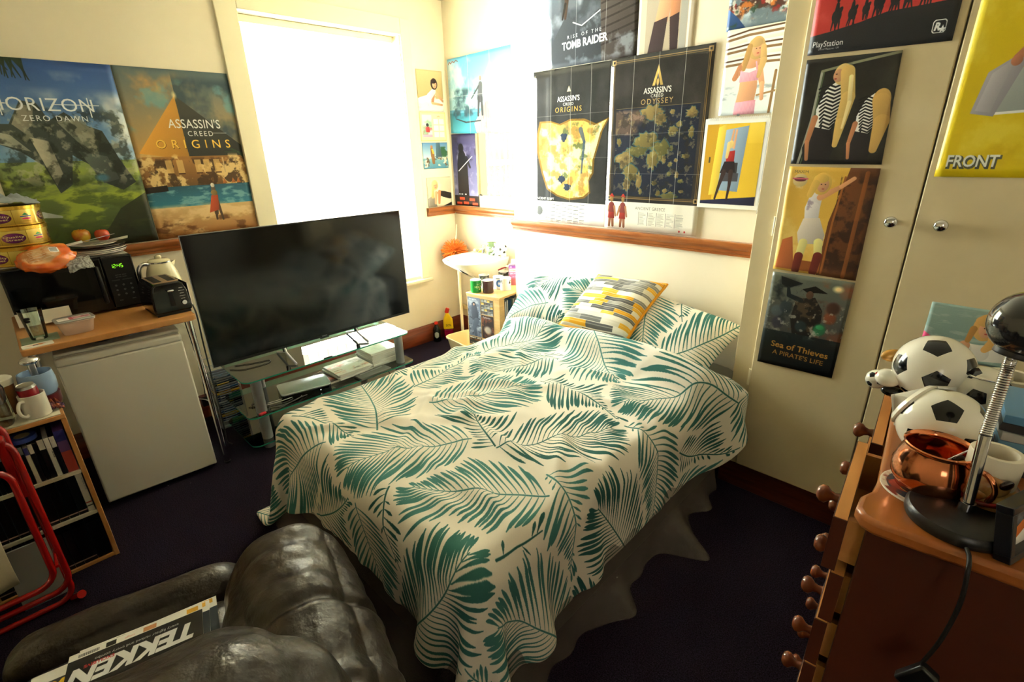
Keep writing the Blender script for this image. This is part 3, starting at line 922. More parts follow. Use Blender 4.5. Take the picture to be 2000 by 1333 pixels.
SX0, SX1, SY0, SY1 = -3.29, -2.845, 0.725, 1.845
scx, scy = (SX0+SX1)/2, (SY0+SY1)/2
st = thing('glass_television_stand', 'silver and glass stand with three shelves under the television', 'television stand', (scx, scy, 0))
def glass_shelf(z, w, l, t=0.008, frost=None):
    P = rrect(w, l, 0.05, 6)
    b = MB(); n = len(P)
    b.prism(P, z-t, z, GLASSG)
    o = b.build('glass_shelf', st, smooth=30)
    e = MB(); V = [(x*1.0008, y*1.0008, z-t) for x, y in P]+[(x*1.0008, y*1.0008, z) for x, y in P]
    e.add(V, [(k, (k+1) % n, n+(k+1) % n, n+k) for k in range(n)], EDGE); e.build('polished_edge', o, smooth=60)
    return o
glass_shelf(SZ, SX1-SX0, SY1-SY0)
glass_shelf(0.235, SX1-SX0+0.02, SY1-SY0+0.03)
glass_shelf(0.06, SX1-SX0+0.04, SY1-SY0+0.06)
for sx, sy in ((1, 1), (1, -1)):
    for (a, b) in ((0.2352, SZ-0.0082), (0.0602, 0.2268), (0.0, 0.0518)):
        MB().cyl((sx*(SX1-SX0)/2-sx*0.05, sy*((SY1-SY0)/2-0.075), a), (sx*(SX1-SX0)/2-sx*0.05, sy*((SY1-SY0)/2-0.075), b), 0.03, GREYM, n=28).build('post', st)
for sy in (-1, 1):
    for (a, b) in ((0.2352, SZ-0.0082), (0.0602, 0.2268), (0.0, 0.0518)):
        MB().cyl((-(SX1-SX0)/2+0.05, sy*((SY1-SY0)/2-0.2), a), (-(SX1-SX0)/2+0.05, sy*((SY1-SY0)/2-0.2), b), 0.025, GREYM, n=24).build('post', st)

# set-top box
p = at(2, 0.29, 583, 752)
bx = thing('set_top_box', 'silver set-top box with rounded corners on the middle glass shelf', 'set-top box', (-2.985, 1.10, 0.2352), math.radians(-12))
MB().prism(rrect(0.19, 0.30, 0.025, 5), 0.0, 0.03, BLACKG).build('body', bx, bevel=0.002)
MB().prism(rrect(0.192, 0.302, 0.026, 5), 0.0302, 0.04, mat('silver_lid', 'C4C6C8', 0.25, metal=0.7)).build('lid', bx, bevel=0.003)
MB().cyl((0.0955, 0.08, 0.015), (0.0965, 0.08, 0.015), 0.0025, mat('white_led', 'FFFFFF', 0.5, emit=('FFFFFF', 2.0)), n=8).build('status_light', bx)

def magazine(name, label, size, loc, rz, cover, group, curl=0.0):
    t = thing(name, label, 'magazine', loc, rz, group)
    w, l, h = size
    MB().box((0, 0, h/2), (w-0.002, l-0.002, h-0.0006), PAPER).build('pages', t)
    b = MB(); b.add([(-w/2, -l/2, h), (w/2, -l/2, h), (w/2, l/2, h), (-w/2, l/2, h)], [(0, 1, 2, 3)], cover, [[(0, 1), (0, 0), (1, 0), (1, 1)]])
    b.box((-w/2-0.0008, 0, h/2), (0.0012, l, h), cover)
    b.build('cover', t, smooth=0); return t
def cover_img(name, bg, seed, title=None, tc='D03020', blobs=4, cols=('C8502A', '7A6A60', 'E8D8C0')):
    cv = Cv(150, 200, bg, 2, seed); r = random.Random(seed)
    cv.cloud(cols[0], 3, 0.5, 0.7, 30, 190, 0.8); cv.cloud(cols[1], 4, 0.55, 0.7, 20, 200, 0.8); cv.cloud(cols[2], 6, 0.55, 0.75, 0, 200, 0.7)
    for k in range(blobs): cv.rect(8, 60+k*30, 8+r.uniform(25, 50), 63+k*30, tc)
    if title: cv.text(title, 75, 28, 30, tc, anchor='m', bold=0.03)
    return cv.grain().img(name)
COV1 = texmat('magazine_cover_red', cover_img('cov1', 'EFE6DE', 3, None), 0.3)
COV2 = texmat('magazine_cover_white', cover_img('cov2', 'F3F1EC', 8, None, cols=('F6F4F0', 'E6E4E0', 'FFFFFF'), blobs=0), 0.3)
COV3 = texmat('magazine_cover_dark', cover_img('cov3', '584B48', 4, None), 0.3)
z = 0.2353
for k in range(6):
    magazine('magazine', ['dog-eared magazine in the left pile under the glass television shelf', 'magazine with a red splashed cover, topmost of the left pile under the television'][k == 5], (0.215, 0.29 if k < 2 else 0.25, 0.009), (-3.015+0.006*(k % 3)-(0.02 if k < 2 else 0), 1.415+0.006*((k*2) % 3)-(0.05 if k < 2 else 0), z), math.radians(2+(k*37 % 5)-2), COV1 if k == 5 else COV3 if k < 2 else COV2, 'magazines in the left pile on the glass stand')
    z += 0.0092
z = 0.2353
for k in range(9):
    magazine('magazine', ['magazine with its spine outward in the tall right pile under the television', 'blank white magazine, topmost of the tall right pile under the television'][k == 8], (0.22, 0.225, 0.0115), (-3.055+0.003*((k*3) % 4), 1.685+0.002*((k*5) % 4), z), math.radians(-1+(k*29 % 3)), COV2, 'magazines in the right pile on the glass stand')
    z += 0.0117
rc = thing('remote_control', 'flat dark grey box lying at the front of the middle glass shelf', 'box', (-2.87, 1.53, 0.2353), math.radians(4))
MB().bb((-0.045, -0.12, 0), (0.045, 0.12, 0.014), mat('dark_grey_plastic', '6A6B66', 0.35)).build('body', rc, bevel=0.003)
MB().bb((-0.03, -0.09, 0.0142), (-0.015, 0.09, 0.0148), STEEL).build('label_strip', rc)
def cable(name, label, pts, r, m, cat='cable', n=7):
    o = MB().tube(smoothpath(pts, n), r, m, n=8).build(name, smooth=80); return tag(o, label, cat)
g = 0.2353+0.003
WC = mat('white_cable', 'E8E6E0', 0.4)
cable('usb_cable', 'grey usb cable coiled in loops on the middle glass shelf', [(-2.93, 0.84, g), (-2.90, 0.95, g), (-2.94, 1.06, g+.002), (-2.88, 1.02, g+.006), (-2.87, 0.90, g), (-2.91, 0.86, g+.006), (-2.86, 0.83, g), (-2.845, 0.89, g+.004), (-2.87, 1.0, g+.01), (-2.90, 1.09, g)], 0.0022, mat('grey_cable', '4B4B4D', 0.4))
cable('white_cable', 'thin white cable looped beside the grey usb cable', [(-2.97, 0.86, g), (-2.955, 0.98, g), (-2.92, 1.05, g+.01), (-2.915, 0.93, g+.01), (-2.95, 0.82, g+.002)], 0.0018, WC)
cable('black_cable', 'short black lead tangled at the left end of the middle shelf', [(-3.0, 0.76, g), (-2.98, 0.82, g), (-3.02, 0.84, g+.006), (-2.995, 0.78, g+.009), (-3.04, 0.80, g)], 0.0022, CABLE)
u = thing('usb_stick', 'small red usb stick at the front of the middle glass shelf', 'usb stick', (-2.858, 0.79, 0.2353), 0.4)
MB().bb((-0.01, -0.022, 0), (0.01, 0.018, 0.009), mat('red_plastic', 'C4202A', 0.3)).build('body', u, bevel=0.002)
MB().bb((-0.006, 0.0182, 0.002), (0.006, 0.03, 0.007), CHROME).build('connector', u)
cable('black_lead', 'black lead looped on the left end of the top glass shelf', [(-3.12, 0.74, SZ+.003), (-3.06, 0.80, SZ+.003), (-3.05, 0.93, SZ+.003), (-3.09, 0.96, SZ+.003), (-3.115, 0.88, SZ+.003), (-3.16, 0.78, SZ+.003)], 0.002, CABLE)
cable('wall_lead', 'black lead rising from the skirting behind the right end of the glass stand', [(-3.50, 1.97, 0.006), (-3.42, 1.93, 0.10), (-3.46, 2.0, 0.24), (-3.52, 2.02, 0.33)], 0.003, CABLE)

# wire rack of disc cases beside the stand
rk = thing('wire_disc_rack', 'silver wire rack full of disc cases behind the left end of the glass stand', 'disc rack', (-3.402, 0.75, 0))
m = MB(); m.bb((-0.085, -0.085, 0), (0.085, 0.085, 0.02), GREYM); m.build('base', rk, bevel=0.002)
m = MB()
for sx in (-1, 1):
    for sy in (-1, 1): m.tube([(sx*0.075, sy*0.078, 0.0201), (sx*0.075, sy*0.078, 0.44)], 0.0025, STEEL, n=6)
for k in range(26):
    z = 0.045+k*0.0155
    m.tube([(0.075, -0.078, z), (0.078, 0, z), (0.075, 0.078, z)], 0.0013, STEEL, n=5)
    m.tube([(-0.07, -0.078, z), (0.075, -0.078, z)], 0.0013, STEEL, n=5); m.tube([(-0.07, 0.078, z), (0.075, 0.078, z)], 0.0013, STEEL, n=5)
m.tube([(0.075, -0.078, 0.44), (0.075, 0.078, 0.44), (-0.075, 0.078, 0.44), (-0.075, -0.078, 0.44)], 0.0025, STEEL, n=6, closed=True)
m.build('wire_frame', rk, smooth=60)
cc = ['1B2A4A', '24344A', 'C9A22A', '12151C', '2B4A7A', '6C7078', '10131A', '345', '8A8F96', '1D3557']
dc = None
for k in range(20):
    c = cc[k % 10] if len(cc[k % 10]) == 6 else '334455'
    mm = mat('disc_case_'+c, c, 0.25)
    z = 0.047+k*0.0155
    t = thing('disc_case', 'disc case in the wire rack beside the glass stand', 'disc case', (-3.402, 0.75, z), group='disc cases in the wire rack')
    b = MB(); b.bb((-0.06, -0.07, 0.0), (0.068, 0.07, 0.012), mm); b.build('case', t)
    MB().bb((0.0681, -0.05, 0.003), (0.0686, 0.02, 0.009), mat('disc_yellow', 'D7B62E', 0.4) if k == 16 else mat('disc_label', '8A9098', 0.4)).build('spine_label', t)

# ------------------------------------------------------------------ side table with the microwave
TBZ, TX0, TX1, TY0, TY1 = 0.90, XW+0.004, -2.865, -0.075, 0.592
tb = thing('side_table', 'beech worktop on chrome legs carrying the microwave', 'table', ((TX0+TX1)/2, (TY0+TY1)/2, 0))
tw, tl = TX1-TX0, TY1-TY0
MB().prism(rrect(tw, tl, 0.02, 4), TBZ-0.03, TBZ, BEECH).build('worktop', tb, bevel=0.004, seg=3)
for sx, sy in ((1, 1), (1, -1), (-1, 1), (-1, -1)):
    m = MB(); m.cyl((sx*(tw/2-0.035), sy*(tl/2-0.03), 0.012), (sx*(tw/2-0.035), sy*(tl/2-0.03), TBZ-0.0305), 0.013, CHROME, n=16)
    o = m.build('leg', tb); MB().cyl((sx*(tw/2-0.035), sy*(tl/2-0.03), 0), (sx*(tw/2-0.035), sy*(tl/2-0.03), 0.0119), 0.017, BLACK, n=16).build('foot', o)

# fridge
fr = thing('undercounter_fridge', 'white undercounter fridge standing beneath the beech worktop', 'fridge', (-3.17, 0.277, 0), math.radians(-3.5))
FRW = mat('fridge_white_enamel', 'DAD5C8', 0.3, bump=(300, 0.05, 0.0005))
MB().bb((-0.27, -0.245, 0.02), (0.235, 0.245, 0.815), FRW).build('body', fr, bevel=0.006)
MB().bb((-0.272, -0.247, 0.8152), (0.24, 0.247, 0.83), FRW).build('top', fr, bevel=0.005)
MB().bb((0.237, -0.247, 0.03), (0.275, 0.247, 0.775), FRW).build('door', fr, bevel=0.008, seg=3)
m = MB(); m.bb((0.237, -0.247, 0.7755), (0.275, 0.247, 0.813), FRW); m.build('door_top_grip', fr, bevel=0.012, seg=4)
m = MB(); m.lathe([(0.0, 0), (0.10, 0), (0.10, 0.002), (0.0, 0.002)], FRW, c=(0, 0, 0), n=40)
for sx in (-0.24, 0.2):
    for sy in (-0.2, 0.2): MB().cyl((sx, sy, 0), (sx, sy, 0.0195), 0.018, BLACK, n=12).build('foot', fr)

# microwave
mw = thing('microwave_oven', 'black microwave oven with a green clock display on the beech worktop', 'microwave', (-3.43, 0.200, TBZ+0.001))
MB().bb((-0.155, -0.255, 0.012), (0.135, 0.255, 0.282), BLACKS).build('body', mw, bevel=0.006)
MB().bb((-0.155, -0.25, 0.2825), (0.12, 0.25, 0.2835), mat('microwave_top_cream', 'CFCBBB', 0.35)).build('top_panel', mw)
MB().bb((0.1355, -0.255, 0.012), (0.165, 0.125, 0.282), BLACKG).build('door', mw, bevel=0.008, seg=3)
MB().bb((0.1652, -0.205, 0.055), (0.1662, 0.055, 0.235), mat('microwave_window', '0A0B0A', 0.05)).build('door_window', mw)
MB().bb((0.1355, 0.1255, 0.012), (0.165, 0.255, 0.282), BLACKG).build('control_panel', mw, bevel=0.006, seg=3)
MB().tube([(0.1655, 0.10, 0.235), (0.18, 0.098, 0.23), (0.183, 0.098, 0.15), (0.18, 0.098, 0.06), (0.1655, 0.10, 0.055)], 0.009, BLACKS, n=10).build('handle', mw, smooth=70)
cv = Cv(120, 270, '080808', 3)
for k in range(2): cv.text('defrost  timer', 60, 96+k*11, 9, '8A8C88', anchor='m')
for r_ in range(3):
    for c_ in range(3): cv.ell(26+c_*34, 150+r_*26, 5, 5, '9A9C98'); cv.ell(26+c_*34, 150+r_*26, 4, 4, '0B0B0B'); cv.text(str(r_*3+c_+1), 26+c_*34, 153+r_*26, 8, 'A0A29E', anchor='m')
cv.rect(14, 118, 50, 124, '3A3C3A'); cv.rect(60, 118, 106, 124, '3A3C3A'); cv.text('start', 88, 236, 9, '9A9C98', anchor='m'); cv.text('stop', 30, 236, 9, '9A9C98', anchor='m')
decal('keypad', mw, cv.img('keypad'), (0.1655, 0.130, 0.018), (0, 1, 0), (0, 0, 1), 0.115, 0.255)
def seg_digits(t, parent, o, h, m):
    segs = {'0': 'abcdef', '1': 'bc', '2': 'abged', '4': 'fgbc', '5': 'afgcd', '8': 'abcdefg', '6': 'afgedc', '9': 'abcdfg', '3': 'abgcd', '7': 'abc'}
    w = h*0.5; b = MB(); x = 0; tk = h*0.11
    for ch in t:
        if ch == ':':
            for zz in (0.3, 0.7): b.box((o[0], o[1]+x+w*0.1, o[2]+h*zz), (0.0006, tk, tk), m)
            x += w*0.45; continue
        for s_ in segs[ch]:
            c = {'a': (w/2, h), 'd': (w/2, 0), 'g': (w/2, h/2), 'b': (w, h*.75), 'c': (w, h*.25), 'f': (0, h*.75), 'e': (0, h*.25)}[s_]
            sz = (w*0.8, tk) if s_ in 'adg' else (tk, h*0.42)
            b.box((o[0], o[1]+x+c[0], o[2]+c[1]), (0.0006, sz[0], sz[1]), m)
        x += w*1.45
    return b.build('clock_digits', parent, smooth=0)
seg_digits('12:45', mw, (0.1662, 0.155, 0.223), 0.018, mat('green_display', '7CFF3A', 0.5, emit=('9CFF30', 0.55)))
mwt = TBZ+0.001+0.2838

def plate(m_, loc, label, r=0.125, tilt=0.0):
    t = thing('dinner_plate', label, 'plate', loc, group='plates stacked on the microwave')
    MB().lathe([(0.0, 0.0), (r*0.55, 0.0), (r*0.62, 0.004), (r*0.95, 0.013), (r, 0.017), (r*0.99, 0.019), (r*0.93, 0.0155), (r*0.62, 0.007), (0.0, 0.005)], m_, n=48).build('plate_body', t, smooth=60)
    return t
PW = mat('white_plate_glaze', 'E4E0D6', 0.15, coat=0.4); PB = mat('brown_plate_glaze', '4A2C20', 0.15, coat=0.5)
pc = Vector((-3.40, 0.33, mwt))
zz = 0
for k, (mm, lb) in enumerate(((PW, 'white dinner plate at the bottom of the stack on the microwave'), (PW, 'white dinner plate, second from the bottom of the stack on the microwave'), (PW, 'white dinner plate lying directly under the brown plates'), (PB, 'brown plate lying on the white plates'), (PB, 'brown plate under the clear dish'), (PW, 'white dish on top of the plate stack with cutlery across it'))):
    plate(mm, pc+Vector((0.004*(k % 2), 0.003*((k*2) % 3), zz)), lb, 0.132 if k < 5 else 0.10); zz += 0.0085
gt = thing('flat_grater', 'flat metal grater with a white handle lying across the plates', 'grater', pc+Vector((0.02, -0.02, zz+0.026)), math.radians(80), rot=(math.radians(-6), math.radians(-10), math.radians(84)))
m = MB(); m.prism([(-0.02, -0.035), (0.0, -0.042), (0.12, -0.042), (0.12, 0.042), (0.0, 0.042), (-0.02, 0.035)], 0, 0.002, STEEL)
gm = mat('grater_holes', '55565A', 0.4)
m.build('blade', gt)
m = MB()
for i in range(13):
    m.box((0.008+i*0.0085, 0, 0.0025), (0.003, 0.07, 0.0008), gm)
m.build('grating_slots', gt, smooth=0)
MB().prism([(-0.13, -0.010), (-0.125, -0.014), (-0.021, -0.02), (-0.021, 0.02), (-0.125, 0.014), (-0.13, 0.010)], -0.004, 0.008, mat('ivory_plastic', 'DCD9CF', 0.35)).build('handle', gt, bevel=0.003)
kn = thing('scraper', 'broad white plastic scraper lying under the grater', 'scraper', pc+Vector((0.03, 0.045, zz+0.012)), rot=(0.05, -0.12, math.radians(88)))
MB().prism([(-0.06, -0.012), (0.02, -0.012), (0.03, -0.028), (0.10, -0.032), (0.11, 0.028), (0.03, 0.026), (0.02, 0.012), (-0.06, 0.012)], 0, 0.003, mat('pale_plastic', 'D8D6CC', 0.3)).build('blade', kn, bevel=0.001)
def apple(label, loc, c1, c2, sc=1.0):
    t = thing('apple', label, 'apple', loc)
    prof = [(0.0, 0.008), (0.012, 0.003), (0.024, 0.004), (0.036, 0.02), (0.04, 0.038), (0.036, 0.056), (0.024, 0.067), (0.012, 0.068), (0.004, 0.061), (0.0, 0.058)]
    MB().lathe([(a*sc, b*sc) for a, b in prof], mat('apple_skin_'+c1, c1, 0.25, noise=(c2, 14, 0.4, 0.62), coat=0.3), n=28).build('fruit', t, smooth=180)
    MB().tube([(0, 0, 0.058*sc), (0.003, 0.002, 0.075*sc)], 0.0015, mat('stalk', '4A3018', 0.7), n=6).build('stalk', t)
apple('yellow and red apple on the plates behind the grater', pc+Vector((-0.06, -0.03, zz+0.009)), 'C9A22E', 'A8421C', 1.0)
apple('small red apple to the right of the yellow one behind the grater', pc+Vector((-0.055, 0.055, zz+0.009)), 'A82A20', 'C95A30', 0.85)

# tins
def tin_img(seed):
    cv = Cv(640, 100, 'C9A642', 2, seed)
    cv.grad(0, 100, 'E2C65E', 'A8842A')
    for k in range(8):
        x = k*80; cv.rect(x, 0, x+1.5, 100, '8A6A1E')
        if k % 2 == 0:
            cv.ell(x+40, 52, 36, 36, '5B1650'); cv.ell(x+40, 52, 33, 33, '6B1C5E'); cv.text('Quality', x+40, 50, 22, 'E9D28A', anchor='m', bold=0.012); cv.text('Street', x+40, 70, 20, 'E9D28A', anchor='m', bold=0.012)
        else:
            cv.poly([(x+40, 22), (x+28, 40), (x+52, 40)], '2E7D4A'); cv.rect(x+22, 44, x+58, 51, '2A4A8A'); cv.ell(x+40, 64, 16, 7, 'B02A5A'); cv.rect(x+26, 78, x+54, 82, '8A6A1E')
    return cv.img('tin_print')
TIN = texmat('gold_tin_print', tin_img(2), 0.22, coat=0.4); TING = mat('gold_tin', 'C9A440', 0.22, metal=0.85)
TIN.node_tree.nodes['Principled BSDF'].inputs['Metallic'].default_value = 0.55
tz = mwt+0.001
for k in range(3):
    t = thing('sweet_tin', ['round gold sweet tin at the bottom of the stack on the microwave', 'gold sweet tin with a purple oval, in the middle of the stack', 'topmost gold sweet tin with a cloth laid on its lid'][k], 'tin', (-3.43, 0.055, tz), math.radians([20, 62, 50][k]), 'gold sweet tins stacked on the microwave')
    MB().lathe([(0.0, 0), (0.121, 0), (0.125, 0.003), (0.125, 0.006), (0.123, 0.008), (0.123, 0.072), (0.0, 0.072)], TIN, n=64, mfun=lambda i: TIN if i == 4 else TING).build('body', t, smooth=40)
    MB().lathe([(0.0, 0.0725), (0.124, 0.0725), (0.127, 0.0735), (0.127, 0.0885), (0.123, 0.0915), (0.0, 0.0915)], TING, n=64).build('lid', t, smooth=40)
    tz += 0.092
# cloth on the top tin
def crumple(name, label, cat, loc, rx, ry, h, m, seed, droop=0.0, parent=None, thick=0.002):
    from mathutils import noise as mn
    n = 36; P = np.zeros((n, n, 3)); U = np.zeros((n, n, 2))
    for i in range(n):
        for j in range(n):
            u = -1+2*i/(n-1); v = -1+2*j/(n-1)
            e = 1+0.18*mn.noise(Vector((u*2, v*2, seed)))
            x, y = u*rx*e, v*ry*e; r2 = math.hypot(u, v)
            z = h*(0.5+0.5*abs(mn.noise(Vector((u*2.6+seed, v*2.6, 3))))*2)*max(0, 1-r2**2*0.7)+0.006*mn.noise(Vector((u*9, v*9, seed)))
            z -= droop*max(0, r2-0.8)
            P[i, j] = (x, y, z); U[i, j] = (i/(n-1), j/(n-1))
    o = grid(name, P, U, m, parent=parent, solid=thick)
    if parent is None: o.location = loc; tag(o, label, cat)
    return o
crumple('tea_towel', 'crumpled grey cloth lying on the topmost gold tin', 'cloth', (-3.43, 0.055, tz+0.006), 0.12, 0.12, 0.05, mat('grey_cloth', '9AA0A6', 0.8), 4)
# bread bag
def bread_img():
    cv = Cv(300, 200, 'E0601C', 2, 4); cv.cloud('F08A3A', 4, 0.45, 0.7); cv.ell(130, 90, 95, 62, 'D9A878', 1, 0.08); cv.cloud('B87038', 8, 0.5, 0.65, 40, 150, 0.7)
    for k in range(6): cv.rect(70, 55+k*12, 190, 58+k*12, 'EBDCC4', 0.6)
    cv.rect(180, 88, 225, 122, 'EDEDED'); 
    for k in range(9): cv.rect(184+k*4, 92, 186+k*4, 118, '333333')
    return cv.img('bread_print')
BAG = texmat('bread_bag_film', bread_img(), 0.15, coat=0.8)
bg = thing('bread_bag', 'orange plastic bread bag hanging over the front edge of the microwave', 'bread bag', (-3.225, 0.125, mwt+0.035), rot=(math.radians(8), math.radians(38), math.radians(8)))
o = pillow.__wrapped__ if hasattr(pillow, '__wrapped__') else None
def blob(name, parent, r3, m, seed, amp, n=40, loc=(0, 0, 0), uvproj=True):
    from mathutils import noise as mn
    b = MB(); V = []; F = []; U = []; h = n//2
    for i in range(h+1):
        t = PI*i/h
        for k in range(n+1):
            a = 2*PI*k/n; d = Vector((math.sin(t)*math.cos(a), math.sin(t)*math.sin(a), math.cos(t)))
            w_ = 1+amp*mn.noise(d*2.2+Vector((seed, 0, 0)))+amp*0.5*(1-abs(mn.noise(d*6+Vector((0, seed, 0)))))
            V.append(Vector((d.x*r3[0]*w_+loc[0], d.y*r3[1]*w_+loc[1], d.z*r3[2]*w_+loc[2])))
    def uv(p): return (0.5+p[1]/(2.2*r3[1]), 0.5+(p[0]-loc[0])/(2.2*r3[0]))
    for i in range(h):
        for k in range(n):
            q_ = (i*(n+1)+k, (i+1)*(n+1)+k, (i+1)*(n+1)+k+1, i*(n+1)+k+1); F.append(q_); U.append([uv(V[z_]) for z_ in q_])
    b.add(V, F, m, U); return b.build(name, parent, smooth=180)
blob('wrapped_loaf', bg, (0.07, 0.10, 0.042), BAG, 3, 0.25)
FILM = mat('clear_film', 'E8E8E4', 0.1, alpha=0.35, coat=1.0)
b = MB(); pts = []
crumple('twisted_neck', '', '', None, 0.04, 0.05, 0.03, FILM, 9, parent=bg, thick=0.0006).location = (0.075, 0.10, -0.005)

# kettle
kt = thing('kettle', 'cream kettle with chrome handle behind the toaster', 'kettle', (-3.36, 0.585, TBZ+0.001), math.radians(-75))
MB().lathe([(0.0, 0), (0.088, 0), (0.09, 0.012), (0.0, 0.012)], BLACK, n=40).build('base', kt)
MB().lathe([(0.0, 0.0125), (0.088, 0.0125), (0.09, 0.03), (0.086, 0.09), (0.074, 0.15), (0.060, 0.19), (0.052, 0.205), (0.0, 0.206)], CREAM, n=48).build('body', kt, smooth=50)
o = MB().lathe([(0.0, 0.2065), (0.053, 0.2065), (0.055, 0.212), (0.045, 0.222), (0.0, 0.224)], CREAM, n=40).build('lid', kt, smooth=50)
MB().lathe([(0.0, 0.224), (0.016, 0.2245), (0.018, 0.236), (0.012, 0.242), (0.0, 0.243)], CREAM, n=24).build('knob', o, smooth=60)
MB().lathe([(0.0535, 0.203), (0.0565, 0.204), (0.0565, 0.209), (0.0535, 0.21)], CHROME, n=40).build('chrome_ring', kt)
MB().tube(smoothpath([(0.055, 0, 0.20), (0.085, 0, 0.205), (0.11, 0, 0.18), (0.113, 0, 0.11), (0.10, 0, 0.05), (0.088, 0, 0.04)], 5), [0.011]*26, CHROME, n=12).build('handle', kt, smooth=70)
MB().add([(-0.05, -0.018, 0.19), (-0.05, 0.018, 0.19), (-0.085, 0, 0.205), (-0.062, 0, 0.16)], [(0, 1, 2), (0, 2, 3), (1, 3, 2)], CREAM) if False else None
m = MB(); m.add([(-0.055, -0.018, 0.195), (-0.055, 0.018, 0.195), (-0.088, 0, 0.203), (-0.068, 0, 0.16)], [(0, 1, 2), (0, 2, 3), (1, 3, 2), (0, 3, 1)], CREAM); m.build('spout', kt)

# toaster
to = thing('toaster', 'black two-slot toaster at the right front corner of the worktop', 'toaster', (-3.06, 0.515, TBZ+0.001), math.radians(2))
P = [(-0.082, 0.012), (-0.084, 0.05), (-0.08, 0.115), (-0.068, 0.152), (-0.052, 0.165), (0.052, 0.165), (0.068, 0.152), (0.08, 0.115), (0.084, 0.05), (0.082, 0.012)]
def side(P, x0, x1, m): 
    n = len(P); V = [(x0, a, b) for a, b in P]+[(x1, a, b) for a, b in P]
    return MB().add(V, [tuple(range(n)), tuple(range(2*n-1, n-1, -1))]+[(k, n+k, n+(k+1) % n, (k+1) % n) for k in range(n)], m)
def addside(b, P, x0, x1, m):
    n = len(P); V = [(x0, a, c) for a, c in P]+[(x1, a, c) for a, c in P]
    b.add(V, [tuple(range(n)), tuple(range(2*n-1, n-1, -1))]+[(k, n+k, n+(k+1) % n, (k+1) % n) for k in range(n)], m)
b = MB(); addside(b, P, -0.135, 0.12, BLACKG); b.build('body', to, bevel=0.008, seg=3)
b = MB(); b.bb((-0.11, -0.056, 0.1652), (0.10, 0.056, 0.168), mat('warm_steel', 'C9A98A', 0.3, metal=0.9)); b.build('top_plate', to, bevel=0.001)
for y in (-0.03, 0.03): MB().bb((-0.095, y-0.017, 0.1681), (0.085, y+0.017, 0.1686), mat('slot_dark', '12100E', 0.6)).build('slot', to)
MB().bb((-0.13, 0.0842, 0.03), (0.115, 0.0862, 0.15), CHROME).build('side_panel', to, bevel=0.001)
MB().bb((0.1202, -0.008, 0.045), (0.1212, 0.012, 0.125), mat('slot_dark', '12100E', 0.6)).build('lever_slot', to)
MB().box((0.133, 0.002, 0.127), (0.024, 0.028, 0.009), CHROME).build('lever', to, bevel=0.003)
MB().cyl((0.1202, 0.052, 0.055), (0.131, 0.052, 0.055), 0.011, CHROME, n=24).build('dial', to, bevel=0.001)
m = MB()
for k in range(5): m.box((0.1206, 0.052, 0.075+k*0.014), (0.0008, 0.026 if k % 2 else 0.018, 0.002), CHROME)
m.build('dial_marks', to, smooth=0)
MB().bb((-0.125, -0.075, 0), (0.115, 0.075, 0.0118), BLACKS).build('feet', to)

# things at the front left of the worktop
gl = thing('pint_glass', 'empty clear glass printed with a dark motif on the green card', 'glass', (-3.01, 0.0, TBZ+0.003))
MB().lathe([(0.0, 0.0), (0.028, 0.0), (0.030, 0.003), (0.042, 0.135), (0.0405, 0.135), (0.0285, 0.012), (0.0, 0.010)], GLASS, n=40).build('glass_body', gl, smooth=40)
cv = Cv(100, 100, '151515', 2); 
m = MB()
for k in range(8): m.sph((0.0385*math.cos(-0.7+0.05*k), 0.0385*math.sin(-0.7+0.05*k), 0.095+0.008*math.sin(k*2)), 0.006, BLACKS, n=8, sc=(0.4, 1, 1))
m.build('printed_motif', gl)
tag(MB().bb((-3.07, -0.065, TBZ+0.0005), (-2.945, 0.065, TBZ+0.0025), mat('green_card', '8FA086', 0.6)).build('green_card', smooth=0), 'pale green card under the clear glass on the worktop', 'card')
cv = Cv(90, 130, 'E9E6DC', 2, 3); cv.poly([(30, 40), (60, 30), (75, 70), (55, 100), (35, 90)], 'D98A2A'); cv.poly([(28, 60), (45, 50), (50, 95), (30, 98)], '2A3A7A'); cv.cloud('C8502A', 6, .55, .7, 35, 95, .6)
t = thing('coaster', 'white card printed with an orange and blue mark at the worktop edge', 'card', (-2.905, -0.015, TBZ+0.0005), 0.05)
b = MB(); b.prism(rrect(0.055, 0.105, 0.008, 4), 0, 0.004, PAPER); b.build('card_body', t)
decal('printed_face', t, cv.img('coaster_print'), (0.022, -0.045, 0.0043), (0, 1, 0), (-1, 0, 0), 0.09, 0.045)
tag(MB().box((-3.242, 0.045, TBZ+0.045), (0.003, 0.20, 0.065), mat('notes_paper', 'E3DCCB', 0.7), rot=(0, math.radians(-12), 0.03)).build('paper_slip', smooth=0), 'white paper slip leaning on the microwave behind the clear glass', 'paper')
tub = thing('food_tub', 'plastic takeaway tub with a printed lid on the worktop', 'food tub', (-3.0, 0.135, TBZ+0.001), math.radians(4))
TUBM = mat('frosted_plastic', 'E6C9B8', 0.35, trans=0.35)
b = MB(); n_ = 10
pr = [(0.094, 0.0), (0.112, 0.06), (0.118, 0.062), (0.118, 0.066)]
V = []; F = []
rings = [(rrect(s_, s_*1.25, 0.02, 4), z_) for s_, z_ in ((0.084, 0.0), (0.088, 0.004), (0.106, 0.056), (0.114, 0.058), (0.114, 0.062))]
nn = len(rings[0][0])
for R_, z_ in rings: V += [(x, y, z_) for x, y in R_]
for i in range(len(rings)-1):
    for k in range(nn): F.append((i*nn+k, i*nn+(k+1) % nn, (i+1)*nn+(k+1) % nn, (i+1)*nn+k))
F.append(tuple(range(nn-1, -1, -1))); F.append(tuple(range((len(rings)-1)*nn, len(rings)*nn)))
b.add(V, F, TUBM); b.build('tub_body', tub, smooth=40)
